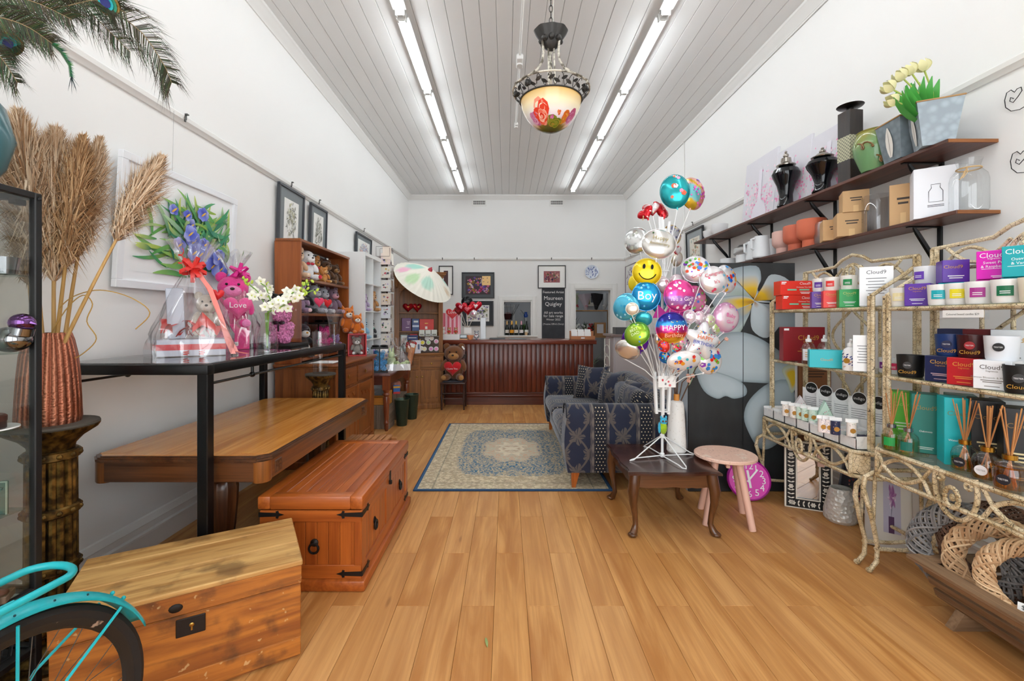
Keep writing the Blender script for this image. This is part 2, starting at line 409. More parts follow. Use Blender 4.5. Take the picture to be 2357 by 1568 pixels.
# picture hooks
def hook(p,nn,lab):
    tag(mesh('picture_hook',flat('5b5b58',.4,.7),None,lambda b:(b.m(frm(p,(nn[1],-nn[0],0),(0,0,1))),b.rb(-.01,.01,-.008,.028,0,.003,.001),b.rb(-.01,.01,.022,.03,-.015,.003,.001),b.rb(-.006,.006,-.022,-.006,.002,.01,.001))),lab,'hook','picture rail hooks')
for px in (413,662,727,832):hook((XL+.044,dX(px,XL),2.71),(1,0),'picture hook on the left wall rail above the '+{413:'iris painting',662:'taller grey framed print',727:'smaller grey framed print',832:'framed print behind the white cube shelf'}[px])
for px,l_ in ((1019,'first from the left corner'),(1092,'second from the left corner'),(1190,'third from the left corner'),(1269,'fourth, over the framed flower print'),(1361,'fifth, over the blue plate')):hook((gx(px,YB),YB-.044,2.71),(0,-1),'picture hook on the back wall rail, '+l_)
for px,l_ in ((1601,'framed print above the tall cupboard'),(1456,'lilac canvas')):hook((XR-.044,dX(px,XR),2.71),(-1,0),'picture hook on the right wall rail by the '+l_)
# ================= FURNITURE, LEFT SIDE =================
HONEY = lambda ax:wood('honey_timber','eba652','c47c32',ax,.25,1,0,.04,.3)
OAKD = lambda ax:wood('dark_oak','6e4122','3a1f10',ax,.3,1,0,.06,.2)
PINE = lambda ax:wood('orange_pine','c46a28','8f4316',ax,.36,.8,1.6,.08,.1)
BROWN = lambda ax:wood('brown_timber','a45e2a','6f3916',ax,.35,.9,0,.06,.15)
MAHO = lambda ax:wood('mahogany','6b2f1c','41170e',ax,.3,.9,0,.06,.2)
# --- old rough pine trunk
g = G('worn_pine'); off = g.rand()*9
n1 = g.noise(1,6,(1.3,14,14),off,1.2); n2 = g.noise(9,5); n3 = g.noise(1,5,(6,60,60),off); sp = g.noise(34,2)
c = g.mix(n1.sm(.3,.7),H('8a4a16'),H('bd7328')); c = g.mix(n3.sm(.5,.7)*.45,c,H('704018')); c = g.mix(n2.sm(.52,.7)*.7,c,H('4d2e16')); c = g.mix(sp.sm(.68,.74)*.5,c,H('e0bd85'))
OLDP = g.done(c,.6,0,bump=n3,bs=.25,bd=.004)
g = G('worn_pine_top'); n1 = g.noise(1,6,(1.3,14,14),3,1.2); n2 = g.noise(7,5); n3 = g.noise(1,5,(6,60,60),3)
c = g.mix(n1.sm(.3,.7),H('ad7a3e'),H('d8ac6a')); c = g.mix(n3.sm(.52,.7)*.4,c,H('7d5428')); c = g.mix(n2.sm(.52,.7)*.65,c,H('5d3e1e')); OLDT = g.done(c,.6,0,bump=n3,bs=.25,bd=.004)
# local: x along length (.749), y depth (.448), origin back-left corner on the floor
tr = thing('pine_trunk','worn old pine trunk with iron lock plate in front of the orange chest','trunk',(-1.716,1.85,0),math.atan2(.38,.645))
L_,W_ = .749,.448
mesh('body',OLDP,tr,lambda b:(b.rb(0,L_,-W_,-W_+.02,.012,.30,.003),b.rb(0,L_,-.02,0,.012,.30,.003),b.rb(L_-.02,L_,-W_+.02,-.02,.012,.30,.003),b.rb(0,.02,-W_+.02,-.02,.012,.30,.003),b.box(.01,L_-.01,-W_+.01,-.01,.0,.03)))
for k in range(5):mesh('dovetail',OLDP,tr,lambda b:b.box(L_-.022,L_+.0015,-W_-.0015,-W_+.012,.03+k*.056,.055+k*.056),0)
mesh('front_board',OLDP,tr,lambda b:b.rb(.0,L_,-W_-.004,-W_,.012,.085,.002)); mesh('front_board',OLDP,tr,lambda b:b.rb(.0,L_,-W_-.003,-W_,.088,.298,.002))
lid = mesh('lid',OLDP,tr,lambda b:(b.rb(-.004,L_+.004,-W_-.006,-W_+.014,.304,.378,.003),b.rb(-.004,L_+.004,-.014,.006,.304,.378,.003),b.rb(L_-.014,L_+.004,-W_+.014,-.014,.304,.378,.003),b.rb(-.004,.014,-W_+.014,-.014,.304,.378,.003)))
for (a,c_) in ((-W_-.008,-.27),(-.267,-.098),(-.095,.008)):mesh('lid_board',OLDT,lid,lambda b:b.rb(-.008,L_+.008,a,c_-.002,.376,.396,.004))
lk = mesh('lock_plate',flat('2a2320',.5,.5),tr,lambda b:b.rb(.335,.425,-W_-.009,-W_-.003,.225,.29,.002))
mesh('keyhole',BRASS,lk,lambda b:(b.ell((.383,-W_-.01,.262),(.008,.003,.008),8,5),b.rb(.380,.386,-W_-.012,-W_-.008,.242,.262,.001)))
mesh('lid_escutcheon',flat('1d1714',.5,.4),lid,lambda b:b.ell((.335,-W_-.007,.335),(.022,.006,.016),12,6))
# --- orange pine blanket chest
ch = thing('blanket_chest','long orange pine chest with black iron straps and ring pulls','chest',(-1.0,2.83,0))
xa,xb,ya,yb = -.262,.262,-.532,.532
mesh('plinth',PINE('y'),ch,lambda b:b.rb(xa-.022,xb+.022,ya-.022,yb+.022,0,.055,.01,2))
mesh('carcass',PINE('z'),ch,lambda b:b.box(xa+.012,xb-.012,ya+.012,yb-.012,.05,.40))
for x0,x1 in ((xb-.04,xb),(xa,xa+.04)):
    for y0,y1 in ((ya,ya+.07),(yb-.07,yb)):mesh('corner_post',PINE('z'),ch,lambda b:b.rb(x0,x1,y0,y1,.05,.40,.004))
for y0,y1 in ((ya,ya+.014),):
    for z0,z1 in ((.055,.125),(.345,.405)):mesh('end_rail',PINE('x'),ch,lambda b:b.rb(xa+.002,xb-.002,y0-.001,y1,z0,z1,.003))
for z0,z1 in ((.055,.125),(.345,.405)):mesh('side_rail',PINE('y'),ch,lambda b:b.rb(xb-.014,xb+.001,ya+.002,yb-.002,z0,z1,.003))
mesh('stile',PINE('z'),ch,lambda b:b.rb(xb-.014,xb,-.06,.06,.12,.35,.003))
for k in range(7):
    w_ = (xb-xa-.11)/7; x0 = xa+.055+k*w_
    mesh('end_board',PINE('z'),ch,lambda b:b.rb(x0+.001,x0+w_-.001,ya+.006,ya+.014,.12,.35,.002))
for k in range(14):
    w_ = (yb-ya-.14)/14; y0 = ya+.07+k*w_
    mesh('side_board',PINE('z'),ch,lambda b:b.rb(xb-.014,xb-.006,y0+.001,y0+w_-.001,.12,.35,.002))
lid = mesh('lid',PINE('y'),ch,lambda b:(b.rb(xb-.06,xb+.008,ya-.008,yb+.008,.41,.48,.012,2),b.rb(xa-.008,xa+.06,ya-.008,yb+.008,.41,.48,.012,2)))
for y0,y1 in ((ya-.008,ya+.065),(yb-.065,yb+.008)):mesh('lid_frame',PINE('x'),lid,lambda b:b.rb(xa+.055,xb-.055,y0,y1,.41,.4795,.01,2))
for k in range(8):
    w_ = (xb-xa-.12)/8; x0 = xa+.06+k*w_
    mesh('lid_board',PINE('y'),lid,lambda b:b.rb(x0+.001,x0+w_-.001,ya+.065,yb-.065,.45,.474,.003))
IRON = flat('17120f',.5,.3)
def strap(b):   # arrow shaped strap in local x from 0 to -.13
    b.prism([(0,-.012),(-.09,-.009),(-.088,-.017),(-.1,-.02),(-.104,-.008),(-.13,0),(-.104,.008),(-.1,.02),(-.088,.017),(-.09,.009),(0,.012)],0,.003)
def put_strap(M):mesh('strap',IRON,ch,lambda b:(b.m(M),strap(b)),0)
for z in (.385,.083):
    put_strap(frm((xb+.002,ya-.002,z),(1,0,0),(0,0,1)) if z < .2 else frm((xb+.002,ya-.002,z),(1,0,0),(0,0,1)))
    put_strap(frm((xb+.002,ya-.002,z),(0,-1,0),(0,0,-1)))
    put_strap(frm((xb+.002,yb,z),(0,1,0),(0,0,1)))
put_strap(frm((xa-.002,ya-.002,.385),(-1,0,0),(0,0,-1)))
def ring(M):
    o = mesh('pull_plate',IRON,ch,lambda b:(b.m(M),b.lathe([(.02,0),(.02,.004),(.008,.012),(0,.013)],12)))
    mesh('ring',IRON,o,lambda b:(b.m(M),b.tube([(.024*cos(q*PI/8),.024*sin(q*PI/8)-.026,.012) for q in range(16)],.006,6,True)))
ring(frm((.02,ya+.003,.24),(1,0,0),(0,0,1)))
for y in (-.29,.3):ring(frm((xb-.008,y,.25),(0,1,0),(0,0,1)))
mesh('hasp',IRON,ch,lambda b:(b.rb(xb+.007,xb+.012,-.012,.012,.36,.43,.002),b.rb(xb,xb+.02,-.009,.009,.345,.37,.003)))
# --- low slatted bench behind the chest
sb = thing('slatted_bench','small slatted timber bench behind the orange chest','bench',(-1.12,3.62,0))
for k in range(7):mesh('slat',wood('pale_slat','c98a50','8e5527','y',.5),sb,lambda b:b.rb(-.17+k*.05,-.13+k*.05,-.1,.14,.40,.42,.003))
for y in (-.08,.12):mesh('rail',wood('pale_slat','c98a50','8e5527','x',.5),sb,lambda b:b.rb(-.17,.21,y-.012,y+.012,.375,.40,.002))
for x in (-.15,.19):
    for y in (-.08,.12):mesh('leg',wood('pale_slat','c98a50','8e5527','z',.5),sb,lambda b:b.rb(x-.015,x+.015,y-.015,y+.015,0,.376,.002))
# --- long dining table
dt = thing('dining_table','long honey timber dining table with dark moulded edge under the black glass table','table',(-1.59,2.985,0))
hw,hl,zt = .44,.82,.72
def oct_(w_,l_,c_):return [(-w_+c_,-l_),(w_-c_,-l_),(w_,-l_+c_),(w_,l_-c_),(w_-c_,l_),(-w_+c_,l_),(-w_,l_-c_),(-w_,-l_+c_)]
mesh('table_edge',OAKD('y'),dt,lambda b:[b.prism(oct_(hw-i_,hl-i_,.05),z0,z1) for (i_,z0,z1) in ((.012,zt-.034,zt-.024),(0,zt-.024,zt-.014),(.006,zt-.014,zt-.006),(.014,zt-.006,zt-.0015))])
for k in range(6):
    w_ = 2*(hw-.022)/6; x0 = -hw+.022+k*w_
    mesh('top_board',HONEY('y'),dt,lambda b:b.box(x0,x0+w_-.0004,-hl+(.06 if k in (0,5) else .022),hl-(.06 if k in (0,5) else .022),zt-.01,zt))
mesh('top_border',HONEY('x'),dt,lambda b:(b.poly(oct_(hw-.018,hl-.018,.05),zt-.0008)),0)
for s_ in (-1,1):
    mesh('apron',OAKD('x') if s_ < 0 else HONEY('x'),dt,lambda b:b.rb(-hw+.06,hw-.06,s_*(hl-.03)-.012,s_*(hl-.03)+.012,zt-.13,zt-.03,.003))
    mesh('apron',wood('apron_timber','9a5c28','5c3215','y',.3,1,0,.05,.3),dt,lambda b:b.rb(s_*(hw-.03)-.012,s_*(hw-.03)+.012,-hl+.06,hl-.06,zt-.13,zt-.03,.003))
    for q in (-1,1):
        o = mesh('corner_block',wood('apron_timber','9a5c28','5c3215','z',.3,1,0,.05,.3),dt,lambda b:b.lathe([(.042,zt-.135),(.045,zt-.128),(.045,zt-.03)],16,(s_*(hw-.058),q*(hl-.058),0)))
        mesh('carved_panel',OAKD('y'),o,lambda b:(b.rb(s_*(hw-.018)-.004,s_*(hw-.018)+.004,q*(hl-.14)-.035,q*(hl-.14)+.035,zt-.115,zt-.05,.003),[b.ell((s_*(hw-.013),q*(hl-.14)+.022*cos(a*PI/2+.78),zt-.082+.02*sin(a*PI/2+.78)),(.005,.014,.012),8,5) for a in range(4)]))
flute = lambda q,z:1+.06*cos(q*10)
for y in (-.62,.55):
    pg = mesh('leg',OAKD('z'),dt,lambda b:(b.lathe([(.035,zt-.13),(.03,zt-.15),(.05,zt-.165),(.052,zt-.17)][::-1]+[],20,(.09,y,0)),
        b.lathe([(.0,.0),(.05,.0),(.055,.03),(.035,.055),(.05,.075),(.042,.1),(.032,.115)],20,(.09,y,0)),
        b.lathe([(.03,.11),(.045,.13),(.066,.30),(.075,.42),(.078,.50),(.07,.54),(.05,.558)],40,(.09,y,0),flute)))
    for s_ in (-1,1):mesh('foot',OAKD('x'),dt,lambda b:(b.tube([(.09+s_*.02,y,.08),(.09+s_*.16,y,.06),(.09+s_*.29,y,.025)],[.03,.026,.022],8)))
mesh('stretcher',OAKD('y'),dt,lambda b:b.rb(.07,.11,-.6,.53,.045,.085,.006))
# --- tall black metal table with glass top
bt = thing('glass_top_table','tall black metal table with a glass top standing over the dining table','table',(-1.75,2.99,0))
X0,X1,Y0,Y1,ZT = -.365,.365,-.905,.905,1.178
mesh('glass_top',clear('table_glass',(.80,.82,.82),1.5,.1),bt,lambda b:b.rb(X0+.012,X1-.012,Y0+.012,Y1-.012,ZT-.006,ZT,.002))
for (a,c_,d,e) in ((X0,X1,Y0,Y0+.05),(X0,X1,Y1-.05,Y1),(X0,X0+.05,Y0+.05,Y1-.05),(X1-.05,X1,Y0+.05,Y1-.05)):mesh('frame_rail',BLACKM,bt,lambda b:b.rb(a,c_,d,e,ZT-.055,ZT-.008,.005,2))
for x in (X0+.027,X1-.027):
    for y in (Y0+.027,Y1-.027):mesh('leg',BLACKM,bt,lambda b:b.rb(x-.025,x+.025,y-.025,y+.025,0,ZT-.05,.004))
for x in (X0+.02,X1-.02):
    o = mesh('side_rod',BLACKM,bt,lambda b:b.tube([(x,Y0+.05,ZT-.1),(x,Y1-.05,ZT-.1)],.007,8))
    mesh('rod_clamp',BLACKM,o,lambda b:(b.ell((x,-.5,ZT-.1),.016,10,6),b.tube([(x,-.5,ZT-.1),(x,-.5,ZT-.05)],.008,8)))
# --- brass coloured column pedestals
g = G('aged_brass'); n = g.noise(30,4); AGED = g.done(g.mix(n.sm(.35,.7),H('3a2a14'),H('8a6a34')),.4,.75,bump=n,bs=.2)
STONE = flat('4a443c',.7)
def pedestal(loc,h,s,label):
    t = thing('column_pedestal',label,'pedestal',loc)
    mesh('base',AGED,t,lambda b:b.lathe([(.165*s,0),(.17*s,.015),(.15*s,.035),(.16*s,.05),(.12*s,.075),(.095*s,.09)],32,(0,0,0),lambda q,z:1+.02*cos(q*16)))
    mesh('core',flat('241a0e',.6,.4),t,lambda b:b.lathe([(.066*s,.08),(.062*s,h-.12)],24))
    for k in range(8):
        q = k*PI/4+.2
        mesh('column_reed',AGED,t,lambda b:[b.tube([(.07*s*cos(q+d),.07*s*sin(q+d),.085),(.066*s*cos(q+d),.066*s*sin(q+d),h-.115)],.014*s,8) for d in (-.17,.17)])
    for z in (.11,.11+(h-.25)*.33,.11+(h-.25)*.66,h-.15):
        mesh('band',AGED,t,lambda b:(b.lathe([(.082*s,z),(.09*s,z+.006),(.09*s,z+.034),(.082*s,z+.04)],24),[b.ell((.088*s*cos(a*PI/6),.088*s*sin(a*PI/6),z+.02),.011*s,8,5) for a in range(12)]))
    mesh('capital',AGED,t,lambda b:b.lathe([(.07*s,h-.12),(.075*s,h-.09),(.1*s,h-.06),(.14*s,h-.03),(.15*s,h-.014)],64,(0,0,0),lambda q,z:1+.025*cos(q*32)*(1 if z > h-.05 else 0)))
    mesh('top_plate',STONE,t,lambda b:b.lathe([(.15*s,h-.014),(.153*s,h-.008),(.15*s,h),(0,h)],40))
    return t
pedestal((-1.88,1.86,0),.955,1,'aged brass column pedestal carrying the copper vase')
pedestal((-1.64,3.975,0),.905,.84,'aged brass column pedestal by the brown sideboard, holding a glass cylinder')
# copper vase
g = G('hammered_copper'); x,y,z = g.xyz(); a = y.atan2(x); n = g.noise(1,3,(1,1,.35),0,0); n2 = g.noise(45,4,(1,1,3))
ridge = ((a*30+n*46+z*9+n2*3).sin()*.5+.5)
COPPER = g.done(g.mix(ridge.sm(.1,.8),H('94543e'),H('cc866a')),.36,.85,bump=ridge*.6+n2*.4,bs=.9,bd=.008)
cv = thing('copper_vase','tall hammered copper vase on the brass pedestal','vase',(-1.89,1.86,.955))
mesh('body',COPPER,cv,lambda b:b.lathe([(.0,0),(.098,0),(.102,.02),(.1,.1),(.095,.2),(.088,.28),(.078,.34),(.068,.372),(.064,.372),(.07,.335),(.06,.3),(0,.28)],72,(0,0,0),lambda q,z_:1+.008*sin(q*13+z_*14)+.008*sin(q*31-z_*19)+.006*sin(q*47+z_*33)))
# pampas plumes
def pampas(p0,p1,bend,L,rad,n_,lab,hexs,seed):
    r_ = random.Random(seed); t = thing('pampas_stem',lab,'dried grass',p0,0,'pampas plumes'); p1 = Vector(p1)-Vector(p0); bend = Vector(bend)
    def P(u):return p1*u+bend*(u*u)
    mesh('stalk',wood('straw','d8b074','b08645','z',.6),t,lambda b:b.tube([P(u/8) for u in range(9)],[.008-.0006*u for u in range(9)],6))
    b = MB(); u0 = 1-L/(p1+bend).length
    ca,cb = H(hexs[0]),H(hexs[1])
    for i in range(n_):
        u = u0+(1-u0)*r_.random()**.8; s_ = (u-u0)/(1-u0); prof = rad*(.25+1.35*math.sin(PI*min(1,s_*.75+.2))**1.1)*(1-.42*s_*s_)
        d = (P(min(1,u+.02))-P(u-.02)).normalized(); a = r_.uniform(0,2*PI); e = d.orthogonal().normalized(); e = (e*cos(a)+d.cross(e)*sin(a))
        l_ = prof*r_.uniform(.6,1.35); o = P(u); tip = o+e*l_*.75+d*l_*r_.uniform(.5,1.4)+Vector((0,0,-l_*r_.uniform(0,.9)*(1.1-s_))); mid = o+e*l_*.45+d*l_*.5
        side = d.cross(e)*r_.uniform(.0009,.0026); k = r_.random(); cc = tuple(ca[q]*(1-k)+cb[q]*k for q in range(3)); b.c = cc
        b.add([o-side,o+side,mid+side*1.2,mid-side*1.2,tip],[(0,1,2,3),(3,2,4)])
    o = b.build('plume',painted(.9),t); o['kind'] = 'stuff'
    return t
v0 = Vector((-1.89,1.86,1.2))
PCOL = ('b58c64','f6e2c6')
def pp(px,py,D):return at(px,py,D)
pampas(v0+Vector((-.02,0,0)),pp(60,262,1.80),(-.03,0,0),.62,.10,4300,'tallest tan pampas plume at the far left of the copper vase',PCOL,1)
pampas(v0+Vector((.0,.02,0)),pp(118,300,1.88),(.0,.02,0),.64,.11,4400,'broad tan pampas plume in the middle of the copper vase',PCOL,2)
pampas(v0+Vector((.02,0,0)),pp(180,318,1.9),(.02,0,0),.56,.08,3600,'slim brown pampas plume right of the broad one',('9a7048','dcb88c'),3)
pampas(v0+Vector((.03,.02,0)),pp(214,320,2.0),(.03,0,0),.54,.072,3200,'pale pampas plume beside the iris painting frame',PCOL,4)
pampas(v0+Vector((.04,-.02,0)),pp(345,372,1.92),(.05,.0,.02),.40,.07,3200,'single pampas plume leaning right across the iris painting',PCOL,5)
pampas(v0+Vector((-.03,-.02,0)),pp(40,340,1.80),(-.01,0,0),.56,.065,2800,'shadowy pampas plume seen through the glass cabinet',('6f5235','b99a70'),6)
STRAW = flat('b08a45',.7)
for i,(pts,lab) in enumerate(((((105,790,1.85),(150,715,1.86),(190,680,1.87),(213,700,1.88),(200,740,1.88),(222,780,1.88),(190,815,1.88),(155,832,1.88)),'dry curled grass blade hanging beside the copper vase'),(((135,710,1.86),(170,682,1.87),(230,668,1.88),(300,685,1.9),(345,720,1.92),(312,758,1.92)),'long arching dry grass blade reaching toward the gift hamper'))):
    tag(mesh('grass_blade',STRAW,None,lambda b:b.tube(smooth([at(*p) for p in pts]),.0022,5)),lab,'dried grass')
# --- glass display cabinet at the left edge
gc = thing('display_cabinet','black framed glass display cabinet at the left edge of the shop','cabinet',(-1.69,1.64,0))
cw,cdp,ct = .42,1.05,1.838
SH = (.2,.417,.71,1.0,1.267,1.54)
for x in (0,-cw):
    for y in (0,-cdp):
        mesh('post',BLKM,gc,lambda b:b.rb(x-.026,x,y-.026,y,0,ct,.003))
for z in (ct-.022,.185,.395):
    mesh('frame_rail',BLKM,gc,lambda b:(b.rb(-.024,0,-cdp,-.026,z,z+.022,.002),b.rb(-cw-.024,-cw,-cdp,-.026,z,z+.022,.002),b.rb(-cw,-.026,-.024,0,z,z+.022,.002),b.rb(-cw,-.026,-cdp-.024,-cdp,z,z+.022,.002)))
PANE = clear('cabinet_glass',(.93,.935,.92),1.5,.02)
mesh('side_pane',PANE,gc,lambda b:b.box(-.016,-.012,-cdp,-.032,.42,ct-.024),0)
mesh('end_pane',PANE,gc,lambda b:b.box(-cw,-.03,-.016,-.012,.42,ct-.024),0)
for z in SH[1:]:mesh('glass_shelf',SHELFG,gc,lambda b:b.rb(-cw,-.028,-cdp+.01,-.03,z-.006,z,.001))
mesh('base_tray',BLKM,gc,lambda b:b.rb(-cw,-.026,-cdp,-.026,.188,.2,.002))
mesh('door_catch',BLKM,gc,lambda b:(b.rb(-.05,-.026,-.07,-.03,ct-.05,ct-.03,.002),b.ell((.002,-.013,ct-.02),.006,8,5)))
# things in the cabinet
def inside(px,py,X):D = dX(px,X); return (X,D,gz(py,D))
x_,y_ = -1.755,1.575
t = thing('silver_cup','small textured silver glass cup on the upper cabinet shelf','cup',(x_,y_-.0,1.54)); mesh('body',flat('9a9ca2',.15,.9),t,lambda b:b.lathe([(0,0),(.03,0),(.038,.06),(.036,.06),(.028,.006),(0,.006)],36,(0,0,0),lambda q,z:1+.03*cos(q*9+z*90)))
t = thing('bird_ornament','mirror silver bird ornament with a purple head in the glass cabinet','ornament',(-1.735,1.575,1.267)); t.scale = (1.25,)*3
mesh('body',flat('8d8f92',.06,1),t,lambda b:(b.ell((0,0,.036),(.05,.04,.036),20,12),b.ell((-.05,0,.03),(.04,.022,.02),14,8),b.tube([(.03,0,.05),(.035,0,.07)],.026,12)))
mesh('head',flat('6d4a7c',.06,1),t,lambda b:(b.ell((.032,0,.083),(.03,.028,.026),16,10),b.tube([(.06,0,.082),(.073,0,.078)],[.008,.001],8)))
t = thing('serving_plate','small white plate under the brown tin in the cabinet','plate',(-1.775,1.53,1.0)); mesh('body',WHITEP,t,lambda b:b.lathe([(0,0),(.05,0),(.085,.008),(.084,.012),(.05,.004),(0,.004)],32))
t = thing('brown_tin','round dark brown trinket tin on the white plate','tin',(-1.78,1.53,1.0045)); mesh('base',flat('3a2019',.35),t,lambda b:b.lathe([(.052,0),(.055,.003),(.055,.03),(0,.03)],32)); mesh('lid',flat('5a352b',.4),t,lambda b:b.lathe([(.0565,.028),(.0565,.045),(.05,.05),(0,.051)],32)); mesh('clasp',CHROME,t,lambda b:b.ell((.045,-.035,.03),(.006,.005,.006),8,6))
t = thing('price_ticket','bright yellow price ticket hanging in the glass cabinet','ticket',(-1.72,1.5,.93)); mesh('card',flat('f6c915',.6),t,lambda b:b.box(-.018,.018,-.001,.001,0,.05),0); mesh('band',flat('f09a1c',.6),t,lambda b:b.box(-.018,.018,-.0016,-.001,.012,.03),0)
t = thing('framed_verse','small green framed anniversary verse standing in the glass cabinet','frame',(-1.755,1.545,.71),.3)
mesh('glass_block',flat('5d7a70',.2),t,lambda b:b.rb(-.06,.035,-.004,.004,0,.115,.002)); mesh('border',flat('a5b8a8',.4),t,lambda b:(b.box(-.06,.035,-.006,-.004,.11,.115),b.box(.03,.035,-.006,-.004,0,.115)),0)
text('Anniversary',.016,frm((.025,-.0045,.088),(1,0,0),(0,0,1)),flat('15201c',.7),t,al='RIGHT'); mesh('print_lines',flat('22302b',.7),t,lambda b:[b.box(-.05,.012,-.005,-.0042,.075-k*.011,.0775-k*.011) for k in range(6)],0)
t = thing('ring_box','small clear lidded box with brown lining at the bottom of the cabinet','box',(-1.755,1.53,.417),.5); mesh('base',flat('7a6350',.5),t,lambda b:b.rb(-.05,.05,-.035,.035,0,.025,.003)); mesh('lining',flat('6b2f26',.6),t,lambda b:(b.ell((-.02,0,.026),(.024,.02,.012),12,6),b.ell((.026,0,.026),(.02,.02,.012),12,6))); mesh('cover',GLASS,t,lambda b:b.rb(-.051,.051,-.036,.036,.025,.048,.004))
t = thing('wire_basket','dark wire basket tray on the lowest tier of the cabinet','basket',(-1.86,1.4,.2)); mesh('rim',BLKM,t,lambda b:b.tube([(-.12,-.16,.06),(.13,-.16,.06),(.13,.18,.06),(-.12,.18,.06)],.004,5,True)); mesh('wires',BLKM,t,lambda b:([b.tube([(-.12+k*.03125,-.16,.06),(-.12+k*.03125,-.15,.006),(-.12+k*.03125,.17,.006),(-.12+k*.03125,.18,.06)],.0025,4) for k in range(9)],[b.tube([(-.12,-.15+k*.04,.06),(-.11,-.15+k*.04,.006),(.12,-.15+k*.04,.006),(.13,-.15+k*.04,.06)],.0025,4) for k in range(9)]))
# vase and peacock feathers on top of the cabinet
t = thing('teal_vase','teal glazed vase on top of the glass cabinet holding peacock feathers','vase',(-1.80,1.50,ct)); mesh('body',flat('3f6a72',.2),t,lambda b:b.lathe([(0,0),(.05,0),(.09,.06),(.115,.16),(.09,.27),(.045,.33),(.05,.36),(.044,.36),(.04,.33),(0,.3)],56))
mesh('top_shelf',PANE,gc,lambda b:b.box(-cw-.02,-.004,-cdp,-.004,ct-.004,ct),0)
FE = painted(.6)
def feather(pts,barb,eye,lab,seed,n_=420):
    r_ = random.Random(seed); P = [Vector(p) for p in pts]
    def S(u):
        k = min(int(u*(len(P)-1)),len(P)-2); f = u*(len(P)-1)-k; a = P[max(k-1,0)]; b_ = P[k]; c_ = P[k+1]; d = P[min(k+2,len(P)-1)]
        return .5*((2*b_)+(c_-a)*f+(2*a-5*b_+4*c_-d)*f*f+(3*b_-a-3*c_+d)*f**3)
    t = thing('peacock_feather',lab,'feather',P[0],0,'peacock feathers'); o0 = P[0]
    mesh('shaft',flat('8a7352',.5),t,lambda b:b.tube([S(u/14)-o0 for u in range(15)],[.0028-.00014*u for u in range(15)],5))
    b = MB()
    for i in range(int(n_*1.35)):
        u = .12+.88*r_.random(); d = (S(min(1,u+.02))-S(max(0,u-.02))).normalized(); e = d.cross(Vector((-.2,-1,.1))).normalized()*(1 if i % 2 else -1)
        l_ = barb*r_.uniform(.5,1.35)*(1-.5*u*u); o = S(u)-o0; mid = o+e*l_*.55+d*l_*.5; tip = o+e*l_*r_.uniform(.7,1)+d*l_*r_.uniform(.8,1.6)+Vector((r_.uniform(-.01,.01),r_.uniform(-.02,.02),-l_*.35))
        sd = d.cross(e).normalized()*.0005+Vector((.0004,0,.0004)); k = r_.random(); b.c = (H('2c2a1c') if k < .45 else H('4a3b26') if k < .75 else H('23502c') if k < .93 else H('5a6a3a'))
        b.add([o-sd,o+sd,mid+sd,mid-sd,tip],[(0,1,2,3),(3,2,4)])
    q = b.build('barbs',FE,t); q['kind'] = 'stuff'
    if eye:
        u = eye; o = S(u)-o0; d = (S(min(1,u+.02))-S(u-.02)).normalized(); M = frm(o,d,Vector((0,-.3,1)) if abs(d.z) < .9 else Vector((1,0,0)))
        e_ = MB(); e_.M = M
        for (rx,ry,z,c_) in ((.05,.034,.001,'8a6a2c'),(.042,.028,.0025,'1d7a5a'),(.03,.02,.004,'16a0a8'),(.02,.014,.0055,'14206a')):
            e_.c = H(c_); e_.poly([(rx*cos(a*PI/12),ry*sin(a*PI/12)) for a in range(24)],z); e_.poly([(rx*cos(-a*PI/12),ry*sin(-a*PI/12)) for a in range(24)],-z)
        e_.build('eye_spot',painted(.25,.2),t,0)
vb = at(-95,210,1.5)
feather([vb,at(60,20,1.5),at(200,10,1.5),at(310,60,1.5),at(372,140,1.5),at(395,190,1.5)],.085,0,'long peacock feather arching farthest right',1,520)
feather([vb,at(30,45,1.45),at(150,15,1.44),at(225,0,1.44),at(262,20,1.44)],.07,.86,'peacock feather with an eye spot at the top edge',2,460)
feather([vb,at(-20,110,1.42),at(30,100,1.4),at(90,70,1.4)],.07,.62,'peacock feather with a blue eye spot at the left edge',3,460)
feather([vb,at(-20,60,1.5),at(60,-30,1.5),at(140,-40,1.5),at(220,40,1.5),at(300,120,1.5)],.08,0,'peacock feather drooping across the left wall rail',4,460)
feather([vb,at(-40,110,1.38),at(0,130,1.36),at(40,190,1.36)],.06,0,'short peacock feather drooping at the left edge',5,380)
feather([vb,at(-40,20,1.44),at(20,-60,1.44),at(120,-50,1.44),at(210,-20,1.44),at(290,30,1.44)],.075,0,'peacock feather leaving the top of the picture',6,420)
feather([vb,at(-60,60,1.36),at(-10,40,1.34),at(60,60,1.34),at(120,100,1.34)],.07,0,'dense dark peacock feather above the pampas plumes',7,520)
feather([vb,at(-60,20,1.40),at(0,-10,1.38),at(80,5,1.38),at(165,45,1.38)],.07,0,'dark peacock feather between the eye spot feathers',8,520)
